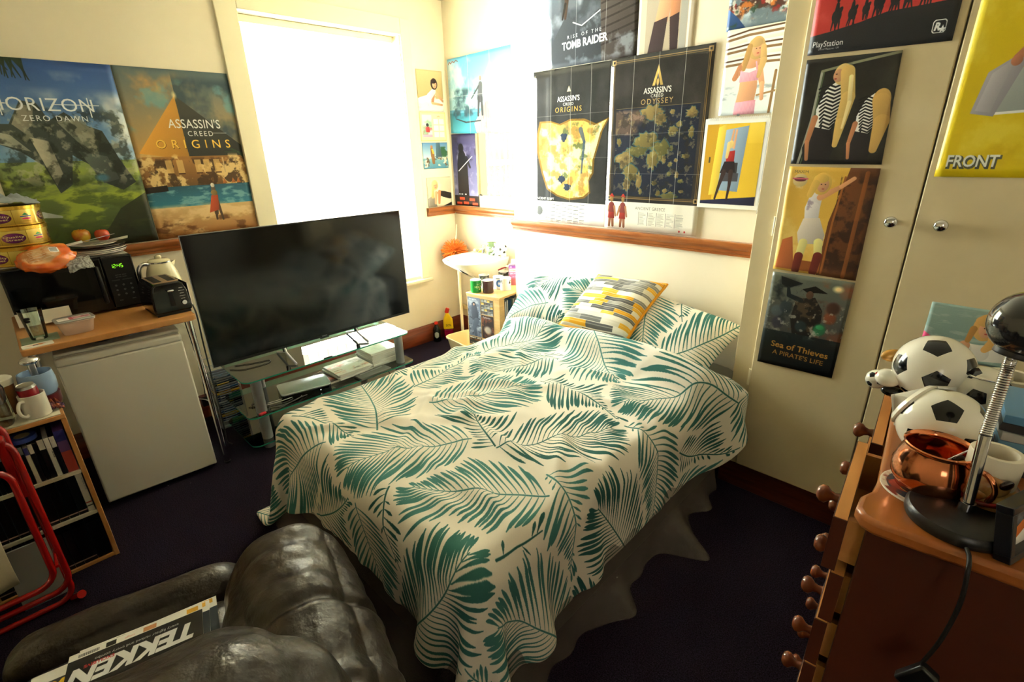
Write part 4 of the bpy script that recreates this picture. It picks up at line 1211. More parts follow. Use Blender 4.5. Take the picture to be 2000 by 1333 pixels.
MB().prism(rrect(0.118, 0.147, 0.022, 4), 0.0622, 0.068, mat('clear_lid', 'D8D4CC', 0.15, trans=0.5)).build('lid', tub, bevel=0.002)
cv = Cv(130, 60, 'E8E0D4', 2, 2); cv.rect(0, 0, 45, 60, 'EDEAE2'); cv.rect(45, 0, 60, 60, 'A83240'); cv.rect(60, 8, 128, 52, 'C8909A'); cv.cloud('8A2030', 8, .5, .65, 8, 52, .9, x0=60); cv.rect(4, 10, 40, 14, '8A2030'); cv.rect(4, 22, 34, 25, '55504A')
decal('lid_label', tub, cv.img('tub_label'), (0.03, -0.06, 0.0684), (0, 1, 0), (-1, 0, 0), 0.12, 0.052)

# hanging leads beside the fridge
cable('power_lead', 'black power lead hanging from the worktop edge along the chrome leg', [(-3.0, 0.615, TBZ+0.02), (-2.94, 0.61, TBZ-0.03), (-2.95, 0.607, 0.7), (-2.93, 0.60, 0.45), (-2.915, 0.592, 0.22), (-2.90, 0.585, 0.13), (-2.92, 0.61, 0.09)], 0.004, CABLE)
cable('thin_lead', 'thin black lead hanging down to the socket beside the fridge', [(-3.40, 0.63, 0.92), (-3.42, 0.64, 0.7), (-3.40, 0.645, 0.5), (-3.44, 0.65, 0.3), (-3.54, 0.66, 0.17)], 0.003, CABLE)
cable('white_lead', 'white lead running along the skirting behind the wire rack', [(-3.55, 0.60, 0.17), (-3.50, 0.66, 0.15), (-3.47, 0.70, 0.08), (-3.45, 0.66, 0.006)], 0.003, WC)
sk = thing('plug_adaptor', 'black plug adaptor against the red-brown skirting', 'plug', (-3.545, 0.655, 0.10))
MB().bb((-0.02, -0.022, 0), (0.02, 0.022, 0.055), BLACK).build('adaptor_body', sk, bevel=0.004)
# things on the fridge top
crumple('plastic_bag', 'crumpled white plastic bag on the fridge top under the worktop', 'bag', (-3.03, 0.37, 0.838), 0.055, 0.06, 0.022, mat('thin_white_plastic', 'DADCDC', 0.3), 6)
pn = thing('frying_pan', 'small black pan on the fridge top under the worktop', 'pan', (-3.03, 0.21, 0.831))
MB().lathe([(0, 0), (0.04, 0), (0.05, 0.025), (0.047, 0.025), (0.038, 0.003), (0, 0.003)], BLACKS, n=32).build('pan_body', pn)

# ------------------------------------------------------------------ bookcase, red folding chair
KX = -2.50; KD = 0.24; KY1 = -0.015; KY0 = -0.62; KH = 0.712
bk = thing('bookcase', 'low pine-edged bookcase full of game cases at the left edge', 'bookcase', (KX-KD/2, (KY0+KY1)/2, 0))
kw = KY1-KY0
SHF = mat('chipboard_white', 'CFC6AE', 0.5)
MB().bb((-KD/2, -kw/2, KH-0.018), (KD/2, kw/2, KH), BEECH).build('top', bk, bevel=0.002)
for s_ in (-1, 1): MB().bb((-KD/2, s_*kw/2-(0.016 if s_ > 0 else 0), 0), (KD/2, s_*kw/2+(0 if s_ > 0 else 0.016), KH-0.0185), BEECH).build('side_panel', bk, bevel=0.001)
MB().bb((-KD/2+0.004, -kw/2+0.0165, 0.004), (-KD/2+0.008, kw/2-0.0165, KH-0.0185), mat('dark_back', '1A1512', 0.8)).build('back', bk)
SHZ = [0.0, 0.235, 0.44]
for z in SHZ: MB().bb((-KD/2+0.0085, -kw/2+0.0165, z+0.002), (KD/2-0.002, kw/2-0.0165, z+0.016), BEECH if z == 0 else SHF).build('shelf', bk)
def spine(label, c, x, y, z, w, h, top=None, d=0.13, band=None, group=None, txt=None, tc='E8E8E8'):
    t = thing('game_case', label, 'game case', (x, y, z), group=group)
    cv = Cv(24, 200, c, 2, 3)
    if band:
        for (a, b_, cc_) in band: cv.rect(0, a*200, 24, b_*200, cc_)
    if txt: cv.text(txt, 17, 60 if top else 20, 15, tc, rot=PI/2, bold=0.01)
    MB().bb((-d, -w/2+0.0004, 0), (-0.0006, w/2-0.0004, h), mat('case_'+c, c, 0.3)).build('case', t)
    decal('spine', t, cv.img('spine'), (0.0, -w/2+0.0006, 0.0), (0, 1, 0), (0, 0, 1), w-0.0012, h, 0.3)
    return t
# upper shelf, right to left
y = KY1-0.020
up = [('5A3A6A', 0.034, 0.19, [(0, .25, '2E2F6A'), (.25, .5, '6A4A7A'), (.5, 1, 'A8453A')], 'fat blue-to-orange game case against the right side of the top shelf', None),
      ('15161C', 0.016, 0.175, [(0, .28, 'D8D2C2')], 'black case with a white head, next to the fat blue-to-orange case', None),
      ('D5CFBE', 0.016, 0.175, [(0, .26, 'E2DCCC')], 'all-white game case among black ones on the top shelf', 'Yakuza'),
      ('131416', 0.019, 0.175, [(0, .25, 'D8D2C2')], 'black white-headed case left of the all-white one', None),
      ('101214', 0.013, 0.17, [(0, .02, '555555')], 'slim plain black game case on the top shelf', None),
      ('1B1B1F', 0.014, 0.17, [(0, .25, 'D8D2C2')], 'black game case with white head beside the light cream spine', None),
      ('C9C2B0', 0.014, 0.16, [(0, .2, '2A2A66')], 'cream spine with a blue head close to the red tube', None)]
for c, w_, h_, bd, lb, tx in up:
    spine(lb, c, KX-0.012, y-w_/2, SHZ[2]+0.0165, w_, h_, band=bd, txt=tx, top=True, tc='303030' if tx else 'E8E8E8'); y -= w_+0.0008
r = random.Random(3)
while y > KY0+0.05:
    w_ = r.choice([0.013, 0.015]); spine('dark game case behind the red folding chair on the top shelf', r.choice(['14161A', '1D2026', '0F1113']), KX-0.012, y-w_/2, SHZ[2]+0.0165, w_, 0.17, band=[(0, .2, '8A8A84')], group='dark cases on the top shelf'); y -= w_+0.0008
y = KY1-0.020
lowset = [('CFC7B4', 0.022, 0.185, [(0.75, .78, 'B03A2A'), (.84, .87, '303030')], 'white case lettered down its spine on the middle shelf', 'Grand Prix')]
lowset += [('0E0F12', 0.03, 0.185, [(.9, .93, 'C8A090')], None, None)]*9
for k, (c, w_, h_, bd, lb, tx) in enumerate(lowset):
    t = spine(lb or 'black case with a small round badge on the middle shelf', c, KX-0.012, y-w_/2, SHZ[1]+0.0165, w_, h_, band=bd, txt=tx, tc='8A8A84', group=None if lb else 'black cases on the middle shelf'); y -= w_+0.0008
y = KY1-0.020
for k in range(9):
    w_ = [0.05, 0.045, 0.03, 0.028, 0.03, 0.05, 0.04, 0.04, 0.04][k]
    spine(['wide black case against the right side of the bottom shelf', 'black case with a small round badge on the bottom shelf'][k > 0], '0C0D0F', KX-0.012, y-w_/2, 0.0165, w_, 0.185, band=[(.88, .91, 'B89888')] if k else None, group=None if k == 0 else 'black cases on the bottom shelf'); y -= w_+0.0008
# rolls of tape lying on the cases
for k, (yy, rr, lb) in enumerate(((-0.155, 0.042, 'blue-rimmed roll of tape lying on the upper game cases, the right one'), (-0.245, 0.045, 'blue-rimmed roll of tape farther left on the upper game cases'))):
    t = thing('tape_roll', lb, 'tape roll', (KX-0.06, yy, SHZ[2]+0.0165+0.1765), group=None)
    MB().lathe([(0.024, 0), (rr, 0), (rr, 0.018), (0.024, 0.018), (0.024, 0)], mat('blue_tape', '2A3F8A', 0.4), n=36).build('roll', t)
    MB().lathe([(0.0, 0.0182), (0.0238, 0.0182), (0.0238, 0.0188), (0, 0.0188)], mat('tape_core', 'B8A982', 0.6), n=30).build('core', t)

# items on the bookcase top
T0 = KH+0.001
tag(MB().bb((KX-KD+0.01, KY0+0.02, T0), (KX-0.004, KY1-0.01, T0+0.003), mat('cream_paper', 'D9D2BC', 0.7)).build('paper_sheet', smooth=0), 'cream paper liner covering the bookcase top', 'paper')
T0 += 0.0035
mg = thing('white_mug', 'white mug with a crushed red drinks can standing in it', 'mug', (KX-0.055, -0.085, T0), math.radians(-42))
def mug(t, m_, r=0.041, h=0.095, inner=None, handle=True, hm=None, print_m=None):
    inner = inner or m_
    MB().lathe([(0.0, 0.0), (r-0.003, 0.0), (r, 0.003), (r, h-0.001), (r-0.002, h), (r-0.004, h-0.001), (r-0.004, 0.006), (0, 0.005)], m_, n=48, mfun=lambda i: (print_m or m_) if i == 2 else (inner if i >= 3 else m_)).build('mug_body', t, smooth=40)
    if handle:
        MB().tube(smoothpath([(r-0.002, 0, h*0.82), (r+0.017, 0, h*0.84), (r+0.029, 0, h*0.6), (r+0.026, 0, h*0.35), (r+0.010, 0, h*0.2), (r-0.002, 0, h*0.2)], 5), 0.0058, hm or m_, n=10).build('handle', t, smooth=80)
mug(mg, mat('matt_white_mug', 'DDD6C6', 0.25, coat=0.3))
can = thing('drinks_can', 'red drinks can with white lettering standing in the white mug', 'can', (KX-0.06, -0.085, T0+0.0062), rot=(0.06, 0.05, 0.3))
cv = Cv(200, 110, '8A1420', 2, 2); cv.cloud('5A0A14', 4, .5, .7); cv.text('Dr', 20, 80, 60, 'E8E0D8', bold=0.03, shear=0.2); cv.text('Dr', 120, 80, 60, 'E8E0D8', bold=0.03, shear=0.2)
MB().lathe([(0, 0), (0.024, 0), (0.0305, 0.008), (0.0305, 0.118), (0.026, 0.126), (0.0265, 0.129), (0.0245, 0.127), (0, 0.125)], CHROME, n=36, mfun=lambda i: texmat('can_print', cv.img('can_print'), 0.25, coat=0.3) if i in (2,) else STEEL).build('can_body', can, smooth=40)
MB().box((0.006, 0, 0.1265), (0.018, 0.012, 0.001), STEEL).build('pull_tab', can)
jr = thing('glass_jar', 'square glass jar with a brown paper band and a small label', 'jar', (KX-0.065, -0.195, T0), math.radians(-12))
b = MB(); R0 = rrect(0.085, 0.085, 0.02, 5)
V = []; F = []; nn = len(R0)
for s_, z_ in ((0.93, 0), (1, 0.004), (1, 0.14), (0.8, 0.165), (0.62, 0.17), (0.62, 0.185)): V += [(x*s_, y*s_, z_) for x, y in R0]
for i in range(5):
    for k in range(nn): F.append((i*nn+k, i*nn+(k+1) % nn, (i+1)*nn+(k+1) % nn, (i+1)*nn+k))
F.append(tuple(range(nn-1, -1, -1)))
b.add(V, F, GLASS); b.build('glass_body', jr, smooth=40)
b = MB(); b.prism(rrect(0.078, 0.078, 0.018, 5), 0.09, 0.138, mat('brown_contents', '5A3522', 0.6, noise=('8A5A38', 30, .4, .7))); b.build('contents', jr)
MB().prism(rrect(0.07, 0.07, 0.02, 5), 0.186, 0.20, mat('brown_lid', '6A4632', 0.45)).build('lid', jr, bevel=0.003)
cv = Cv(90, 50, '1C2C44', 2, 2); cv.rect(0, 0, 90, 16, '8AA0B8'); cv.text('Pepsi', 45, 34, 20, 'D8D8D8', anchor='m', bold=0.02); cv.rect(60, 30, 88, 48, 'B03040')
decal('label', jr, cv.img('jar_label'), (0.0435, -0.03, 0.095), (0, 1, 0), (0, 0, 1), 0.06, 0.034)
wj = thing('white_lidded_pot', 'white lidded pot behind the square glass jar', 'pot', (KX-0.17, -0.165, T0))
MB().lathe([(0, 0), (0.04, 0), (0.043, 0.01), (0.043, 0.12), (0, 0.121)], mat('amber_pot', '8A5A30', 0.3), n=36).build('pot_body', wj)
MB().lathe([(0, 0.1215), (0.046, 0.1215), (0.046, 0.145), (0.04, 0.15), (0, 0.15)], mat('white_lid', 'DDD6C4', 0.35), n=36).build('lid', wj, smooth=40)
bt = thing('blue_novelty_tankard', 'pale blue tankard with a chrome tap on top behind the white mug', 'tankard', (KX-0.155, -0.055, T0), math.radians(10))
MB().lathe([(0, 0), (0.05, 0), (0.055, 0.01), (0.055, 0.05), (0, 0.051)], mat('wine_red_base', '5A1620', 0.3), n=36).build('base', bt, smooth=40)
MB().lathe([(0.0, 0.0515), (0.048, 0.0515), (0.056, 0.07), (0.058, 0.11), (0.054, 0.145), (0.05, 0.145), (0.048, 0.12), (0, 0.118)], mat('pale_blue_plastic', '8FA9CC', 0.25, coat=0.4), n=40).build('tankard_body', bt, smooth=60)
m = MB(); m.box((0, 0, 0.15), (0.022, 0.022, 0.062), STEEL); m.build('tap_stem', bt, bevel=0.003)
MB().sph((0, 0, 0.195), 0.03, CHROME, n=24, sc=(1.1, 1.1, 0.55)).build('tap_knob', bt, smooth=80)
ob = crumple('sweet_wrapper', 'shiny orange and purple wrapper at the right end of the bookcase top', 'wrapper', (KX-0.075, -0.035, T0+0.006), 0.028, 0.03, 0.035, mat('orange_foil', 'A0501E', 0.15, metal=0.4, noise=('3A1A3A', 40, .4, .6)), 12)

# red folding chair with a cream canvas, folded and leaning by the bookcase
rcx = -2.28
fc = thing('folding_chair', 'red tubular folding chair with a cream canvas seat, folded against the bookcase', 'folding chair', (rcx, -0.36, 0))
def L(x, y, z): return (x, y+0.36, z)
def loop(x, y0, y1, z0, z1, r=0.05, lean=0.0):
    pts = []
    def X(z): return x-rcx-lean*z
    pts += [(y0, z1-r)]
    for k in range(1, 7): a = PI-k*PI/12; pts.append((y0+r+r*math.cos(a), z1-r+r*math.sin(a)))
    for k in range(0, 7): a = PI/2-k*PI/12; pts.append((y1-r+r*math.cos(a), z1-r+r*math.sin(a)))
    for k in range(0, 7): a = -k*PI/12; pts.append((y1-r+r*math.cos(a), z0+r+r*math.sin(a)))
    for k in range(0, 7): a = -PI/2-k*PI/12; pts.append((y0+r+r*math.cos(a), z0+r+r*math.sin(a)))
    return [(X(z), y+0.36, z) for y, z in pts]
MB().tube(loop(-2.33, -0.62, -0.185, 0.012, 0.79, 0.055, 0.10), 0.011, RED, n=12, closed=True).build('back_frame', fc, smooth=80)
MB().tube(loop(-2.27, -0.62, -0.175, 0.10, 0.74, 0.06, 0.10), 0.011, RED, n=12, closed=True).build('seat_frame', fc, smooth=80)
MB().tube(loop(-2.22, -0.62, -0.205, 0.17, 0.66, 0.06, 0.10), 0.011, RED, n=12, closed=True).build('leg_frame', fc, smooth=80)
m = MB(); m.box((-2.315-rcx-0.05, -0.20+0.36, 0.62), (0.05, 0.03, 0.26), RED, rot=(0, 0.10, 0)); m.build('side_bracket', fc, bevel=0.01, seg=3)
m = MB(); m.cyl((-2.36-rcx, -0.186+0.36, 0.25), (-2.20-rcx, -0.186+0.36, 0.26), 0.006, RED, n=8); m.build('hinge_bar', fc)
MB().cyl((-2.345-rcx, -0.19+0.36, 0.0), (-2.30-rcx, -0.165+0.36, 0.03), 0.016, RED, n=14).build('foot_cap', fc)
P = np.zeros((14, 18, 3)); U = np.zeros((14, 18, 2))
for i in range(14):
    for j in range(18):
        u = i/13; v = j/17
        P[i, j] = (-2.205-rcx-0.10*(0.24+0.52*v)+0.012*math.sin(v*9)*u+0.01, -0.62+0.36+0.33*u-0.05*v*u*0, 0.24+0.52*v+0.01*math.sin(u*7)); U[i, j] = (u, v)
grid('canvas_seat', P, U, mat('cream_canvas', 'BDB094', 0.85, bump=(120, .3, .002)), parent=fc, solid=0.004)
for k in range(1):
    t = thing('cardboard_sleeve', 'pale grey cardboard sleeve behind the red folding chair', 'card sleeve', (-2.40, -0.245, 0.0), rot=(0, -0.12, 0))
    MB().bb((-0.01, -0.09, 0.001), (0.0, 0.05, 0.26), mat('pale_grey_card', '9A9890', 0.7)).build('card', t)
t = thing('storage_box', 'dark box with a pale green lid edge at the bottom left', 'box', (-2.10, -0.47, 0), math.radians(12))
MB().bb((-0.12, -0.12, 0), (0.06, 0.025, 0.16), mat('navy_card', '12141E', 0.6)).build('box_body', t)
MB().bb((-0.12, -0.12, 0.1602), (0.062, 0.027, 0.17), mat('pale_green_card', '8FA29A', 0.6)).build('lid', t)

# ------------------------------------------------------------------ posters and pictures on the walls
def sheet_on(name, label, cat, axis, val, corners, img, rough=0.4, group=None, curl=0.004, seed=1, gap=0.002, creases=(), coat=0.0, back='paper'):
    """corners tl, tr, br, bl as metric (horizontal, height) on the wall plane; a thin sheet with a little curl"""
    (a0, z0), (a1, z1), (a2, z2), (a3, z3) = corners
    n = 22; P = np.zeros((n, n, 3)); U = np.zeros((n, n, 2))
    out = 1.0 if axis == 0 else -1.0
    from mathutils import noise as mn
    ca = (a0+a2)/2; cz = (z0+z2)/2
    for i in range(n):
        for j in range(n):
            u = i/(n-1); v = j/(n-1)
            a = (a0*(1-u)+a1*u)*(1-v)+(a3*(1-u)+a2*u)*v; z = (z0*(1-u)+z1*u)*(1-v)+(z3*(1-u)+z2*u)*v
            e = max(abs(u-.5), abs(v-.5))*2
            d = gap+curl*(0.35+0.5*mn.noise(Vector((u*3, v*3, seed))))*(0.3+0.7*e**3)
            for (k, c) in creases:
                t = (u if k == 'u' else v); d += 0.003*math.exp(-((t-c)/0.02)**2)
            q = (d*out, a-ca, z-cz) if axis == 0 else (a-ca, d*out, z-cz)
            P[i, j] = q; U[i, j] = (u, 1-v)
    o = grid(name, P, U, texmat('print_'+img.name, img, rough, coat=coat), smooth=60)
    o.location = (val, ca, cz) if axis == 0 else (ca, val, cz)
    q = o.modifiers.new('thickness', 'SOLIDIFY'); q.thickness = 0.0005; q.offset = -1 if axis == 0 else 1
    return tag(o, label, cat, group)
def rect4(a0, a1, zt, zb): return [(a0, zt), (a1, zt), (a1, zb), (a0, zb)]
SK, SK2, HB = 'D9A078', 'C4845C', 'D8B878'

# large landscape poster, far left
cv = Cv(300, 470, '3F67A0', 2, 21)
cv.grad(0, 240, '37589A', '7FA6C8'); cv.cloud('C9D6DC', 3, .52, .72, 20, 250, .8); cv.cloud('E6E6DE', 2.2, .55, .75, 60, 260, .7)
cv.grad(240, 470, '8FA05A', '2E3D1A'); cv.cloud('A9B83C', 4, .45, .62, 250, 430, .8, asp=3); cv.cloud('4A5A28', 6, .48, .6, 270, 470, .8, asp=2); cv.cloud('1E2412', 4, .5, .62, 380, 470, .9)
cv.poly([(300, 330), (300, 470), (120, 470), (190, 420), (230, 370)], '2A2E1E', .8)
for k in range(26):                                           # pine branch
    r_ = random.Random(k); x = 5+k*4.5; cv.path([(x, 2), (x+r_.uniform(-12, 16), 28+r_.uniform(0, 22))], [3, 1], '2B3A2A')
r_ = random.Random(9)                                         # grey crag with ledges standing in the meadow
for (pts, c) in (([(55, 150), (90, 95), (120, 100), (135, 140), (170, 120), (205, 150), (240, 165), (262, 240), (285, 300), (250, 320), (215, 300), (190, 250), (160, 225), (140, 300), (110, 320), (95, 250), (60, 215), (10, 190), (0, 150)], '3E4640'),
                 ([(60, 150), (88, 104), (112, 108), (100, 150), (78, 170)], '8C8878'), ([(150, 145), (190, 135), (225, 190), (215, 240), (185, 200)], '6E7264'), ([(85, 180), (120, 190), (128, 270), (108, 300), (98, 250)], 'A8A490'), ([(175, 215), (235, 230), (248, 290), (210, 300)], '555E58'), ([(0, 160), (50, 175), (80, 215), (20, 195)], 'A9AA9A')):
    cv.poly(pts, c)
cv.cloud('23291F', 12, .5, .62, 95, 320, .65); cv.cloud('C4BFA6', 14, .58, .68, 100, 310, .5)
cv.ell(210, 285, 14, 9, '4E86A8', .8, .4)
cv.path([(10, 385), (60, 372), (95, 380)], [10, 8, 3], 'B9BEC4', .8)
T_ = 'HORIZON'
cv.text(T_, 132, 118, 44, 'EDEFF0', anchor='m', space=1.06, bold=0.0); cv.rect(20, 101, 62, 103.5, 'EDEFF0'); cv.rect(150, 101, 250, 103.5, 'EDEFF0', .8); cv.rect(48, 78, 50.5, 130, 'EDEFF0'); cv.rect(226, 84, 228.5, 132, 'EDEFF0')
cv.text('ZERO DAWN', 150, 142, 19, 'EDEFF0', anchor='m', space=1.25)
sheet_on('poster', 'large blue-sky meadow poster headed HORIZON, left end of the window wall', 'poster', 0, XW, rect4(0.074, 0.655, 2.118, 1.196), cv.grain().img('poster_meadow'), seed=2)

cv = Cv(300, 470, 'B98A4E', 2, 22)
cv.grad(0, 250, '5E6F74', 'D9A85E'); cv.cloud('E2A75C', 3, .45, .65, 0, 260, .9, x1=200); cv.cloud('3A4C56', 3, .42, .62, 0, 250, .9, x0=140); cv.cloud('6FA3A8', 4, .58, .7, 20, 180, .7)
cv.poly([(138, 68), (10, 225), (140, 245)], 'D99A3E'); cv.poly([(138, 68), (140, 245), (300, 245), (300, 205)], '3B3A34'); cv.ell(138, 68, 5, 8, 'FFE6A8', .8, .6)
cv.grad(235, 320, 'A9743A', '6E4E2A', al=.9); cv.cloud('E8C888', 9, .52, .6, 225, 330, .9); cv.cloud('4A331C', 11, .5, .58, 235, 330, .9)
for x in (70, 100, 150, 175, 205): cv.rect(x, 245, x+18, 285, 'D9B06C', .8); cv.rect(x, 282, x+18, 286, '5A3A1E')
cv.rect(232, 240, 236, 285, 'C9A878'); cv.grad(320, 385, '2F5E74', '3E8AA0'); cv.cloud('8FC0C4', 9, .55, .7, 320, 385, .7, asp=3)
cv.poly([(0, 320), (60, 315), (60, 332), (0, 336)], '2A1E14'); cv.grad(380, 470, 'D9B27A', 'A9743E'); cv.cloud('EBCB94', 5, .5, .65, 370, 470, .8, asp=2); cv.cloud('6A4220', 6, .56, .68, 410, 470, .8, asp=2)
for k in range(9): cv.path([(285, 225), (285-math.cos(k*.5)*40, 225-20*math.sin(k*.9)+k*3)], [2.5, .6], '3A4A34')
for x in (225, 252, 268): cv.poly([(x, 302), (x+8, 318), (x-6, 318)], 'B06A34')
# a cloaked traveller seen from behind
cv.path([(186, 330), (184, 372), (180, 408)], [6, 8, 6], '6A5A48'); cv.cap(181, 372, 5, 178, 426, 3, '5A4636'); cv.cap(190, 372, 5, 196, 428, 3, '5A4636'); cv.poly([(176, 352), (196, 352), (190, 398), (160, 405)], 'B8502E'); cv.ell(186, 322, 6, 7, 'CFC6B4'); cv.ell(186, 345, 10, 9, '8A7040')
cv.text('ASSASSIN\'S', 176, 156, 35, 'E6E6E2', anchor='m', sx=.86, bold=.005); cv.text('CREED', 186, 178, 20, 'E6E6E2', anchor='m', space=1.3); cv.rect(222, 169, 262, 170.2, 'D8D8D8')
cv.text('ORIGINS', 163, 213, 34, '5A3A12', anchor='m', space=1.75, bold=.01); cv.text('ORIGINS', 162, 212, 34, 'F0C24E', anchor='m', space=1.75, bold=.005)
sheet_on('poster', 'large pyramid and desert poster beside the window casing', 'poster', 0, XW, rect4(0.657, 1.228, 2.118, 1.196), cv.grain().img('poster_pyramid'), seed=5)

# ---- right of the window
def lady(cv, hx, hy, s, hair, top=None, pose='up', face=1):
    """generic head and shoulders"""
    cv.ell(hx, hy, 15*s, 20*s, hair); cv.ell(hx+2*s*face, hy+2*s, 9.5*s, 13*s, SK); cv.ell(hx-2*s*face, hy-9*s, 12*s, 8*s, hair)
    cv.ell(hx-2.5*s+2*s*face, hy+1*s, 1.4*s, 1.0*s, '3A2418'); cv.ell(hx+3.5*s+2*s*face, hy+1*s, 1.4*s, 1.0*s, '3A2418'); cv.ell(hx+1.0*s+2*s*face, hy+9*s, 2.6*s, 1.1*s, 'A8403A')
cv = Cv(150, 190, 'C9B27A', 2, 31); cv.grad(0, 190, 'CDB886', 'B89C62'); cv.rect(0, 130, 150, 190, 'EFEAE0'); cv.cloud('D8D2C8', 5, .5, .7, 120, 190)
cv.path([(20, 140), (60, 132), (92, 108)], [15, 18, 14], 'F2F0EA'); cv.cap(92, 105, 11, 84, 150, 7, SK2); cv.cap(104, 100, 9, 146, 140, 6, SK); cv.cap(84, 152, 6, 140, 158, 5, SK); cv.path([(70, 120), (95, 96)], [16, 13], 'EDE9E2'); lady(cv, 100, 62, 1.35, '3E2418')
sheet_on('picture', 'small picture of a brown-haired woman leaning on white bedding, topmost right of the window', 'picture', 0, XW, rect4(2.627, 2.885, 2.255, 1.955), cv.grain().img('pic_brunette'), seed=7)
cv = Cv(150, 150, 'EFDF9A', 2, 32); cv.rect(6, 6, 144, 144, 'F2E6AE'); cv.rect(14, 14, 68, 130, 'DDE6DC'); cv.cloud('C46A6A', 5, .58, .7, 60, 130, .9, x0=14, x1=68); cv.cloud('7FAE7A', 5, .5, .65, 30, 130, .6, x0=14, x1=68); cv.ell(42, 66, 8, 9, '2A2420'); cv.poly([(34, 76), (52, 76), (54, 104), (32, 104)], 'C83A3A'); cv.rect(14, 116, 68, 130, 'D8A8C0')
cv.text('July', 108, 24, 12, 'C05A3A', anchor='m')
for k in range(2):
    for j in range(3): cv.rect(78+k*32, 34+j*34, 106+k*32, 62+j*34, 'F6F2E4')
sheet_on('calendar', 'small yellow calendar page with a cartoon strip, pinned below the brunette picture', 'calendar', 0, XW, rect4(2.627, 2.895, 1.948, 1.728), cv.img('pic_calendar'), seed=8)
cv = Cv(170, 150, '6FA0C0', 2, 33); cv.grad(0, 90, '5E8CB8', 'BFD6DC'); cv.cloud('2E5A34', 5, .5, .62, 20, 90, .9, x0=120); cv.poly([(92, 0), (118, 0), (130, 100), (88, 100)], '4A6472'); cv.grad(90, 150, '7FB0BC', '4A86A0'); cv.cloud('EDE2C8', 8, .54, .65, 80, 150, .9); cv.cloud('6A4A2E', 10, .58, .68, 70, 140, .9); cv.path([(62, 35), (66, 70), (70, 115)], [8, 12, 9], '8A6238'); cv.ell(62, 24, 8, 9, 'B8794A'); cv.path([(66, 40), (72, 60)], [5, 6], 'D8B03A')
sheet_on('picture', 'small picture of a figure wading by a tropical island, below the yellow calendar', 'picture', 0, XW, rect4(2.629, 2.895, 1.716, 1.510), cv.grain().img('pic_island'), seed=9)
cv = Cv(160, 170, 'D9CDB0', 2, 34); cv.cloud('E6DCC4', 3, .5, .7); cv.poly([(0, 170), (0, 120), (40, 100), (60, 170)], '8A8378'); cv.path([(150, 112), (110, 100), (80, 90)], [18, 18, 13], '2A2422'); cv.cap(80, 84, 11, 74, 150, 7, SK2); cv.cap(58, 88, 9, 50, 150, 6, SK); lady(cv, 52, 44, 1.5, 'E2C888'); cv.path([(40, 60), (34, 110)], [7, 10], 'D9B878'); cv.poly([(100, 170), (160, 150), (160, 170)], '2E2A28')
sheet_on('picture', 'small picture of a blonde woman in dark clothes resting just above the dado rail', 'picture', 0, XW, rect4(2.645, 2.905, 1.438, 1.196), cv.grain().img('pic_blonde_rest'), seed=10)

# ---- alcove
cv = Cv(300, 235, '5AA0C8', 2, 41); cv.grad(0, 160, '5FB4E0', 'A8CCD8'); cv.cloud('3E5E74', 3, .48, .62, 40, 150, .9, x1=150); cv.cloud('DFF0F6', 3, .5, .66, 0, 130, .9); cv.grad(170, 235, '2E86A8', '4AB0CC'); cv.cloud('2A4A5A', 5, .5, .62, 90, 190, .9, x1=130)
cv.poly([(130, 235), (120, 205), (150, 170), (190, 130), (260, 70), (300, 50), (300, 235)], 'A8A0A0'); cv.cloud('6E6A70', 12, .5, .62, 100, 235, .6, x0=150)
for k in range(14): cv.rect(142+k*11, 150-k*3, 144+k*11, 230, '5A5A66', .5)
cv.path([(30, 188), (80, 200), (150, 196)], [1.5, 2.5, 2], '2A3640'); cv.cap(155, 90, 9, 150, 130, 12, '4A4E58'); cv.cap(146, 128, 5, 140, 180, 4, '2E323C'); cv.cap(158, 128, 5, 160, 178, 4, '2E323C'); cv.ell(155, 72, 6, 8, '8A7A70'); cv.cap(146, 95, 3.5, 112, 128, 2, '3A3E48')
cv.path([(6, 16), (12, 10), (18, 15), (26, 9), (34, 13), (44, 8), (52, 12)], 1.6, '8A4A4A', .8)
for (k, c) in ((100, 'F4F8FA'), (200, 'F4F8FA')): cv.rect(k, 0, k+1, 235, c, .8)
cv.rect(0, 117, 300, 118, 'F4F8FA', .6)
sheet_on('poster', 'blue poster of a robed figure on sea cliffs in the alcove corner', 'poster', 1, YA-0.016, [(-3.545, 2.335), (-2.80, 2.345), (-2.80, 1.76), (-3.548, 1.785)], cv.grain().img('poster_cliffs'), seed=11, creases=(('u', .33), ('u', .66), ('v', .5)))
cv = Cv(120, 230, '4A4478', 2, 42); cv.grad(0, 230, '3A3566', '8C90C8'); cv.cloud('B8B4E0', 4, .5, .7, 30, 200, .7); cv.cloud('2A264A', 3, .5, .65, 0, 90, .8)
cv.poly([(30, 60), (48, 44), (62, 60), (72, 90), (74, 200), (20, 200), (22, 95)], '1A1826'); cv.ell(44, 44, 13, 15, '16141F'); cv.cap(68, 75, 6, 84, 104, 4, '1A1826'); cv.path([(28, 116), (96, 70)], [1.8, 1.2], 'E8E4F4')
cv.rect(0, 196, 120, 230, '2A1A1E'); 
for (x, y) in ((24, 202), (74, 204), (44, 216), (88, 218), (10, 218)): cv.rect(x, y, x+26, y+9, 'C8482E')
for x in (22, 34, 52): cv.rect(x, 190, x+8, 194, 'D8D8E8')
sheet_on('poster', 'narrow purple poster of a dark cloaked silhouette with a bright sword', 'poster', 1, YA-0.002, rect4(-3.568, -3.252, 1.778, 1.196), cv.grain().img('poster_purple'), seed=12)
mi = thing('mirror', 'frameless mirror on the alcove wall beside the narrow purple poster', 'mirror', (-3.02, YA, 1.50))
MB().bb((-0.236, -0.012, -0.205), (0.31, -0.002, 0.31), mat('mirror_glass', 'F4F4F0', 0.02, metal=1.0)).build('mirror_glass', mi, bevel=0.0015)
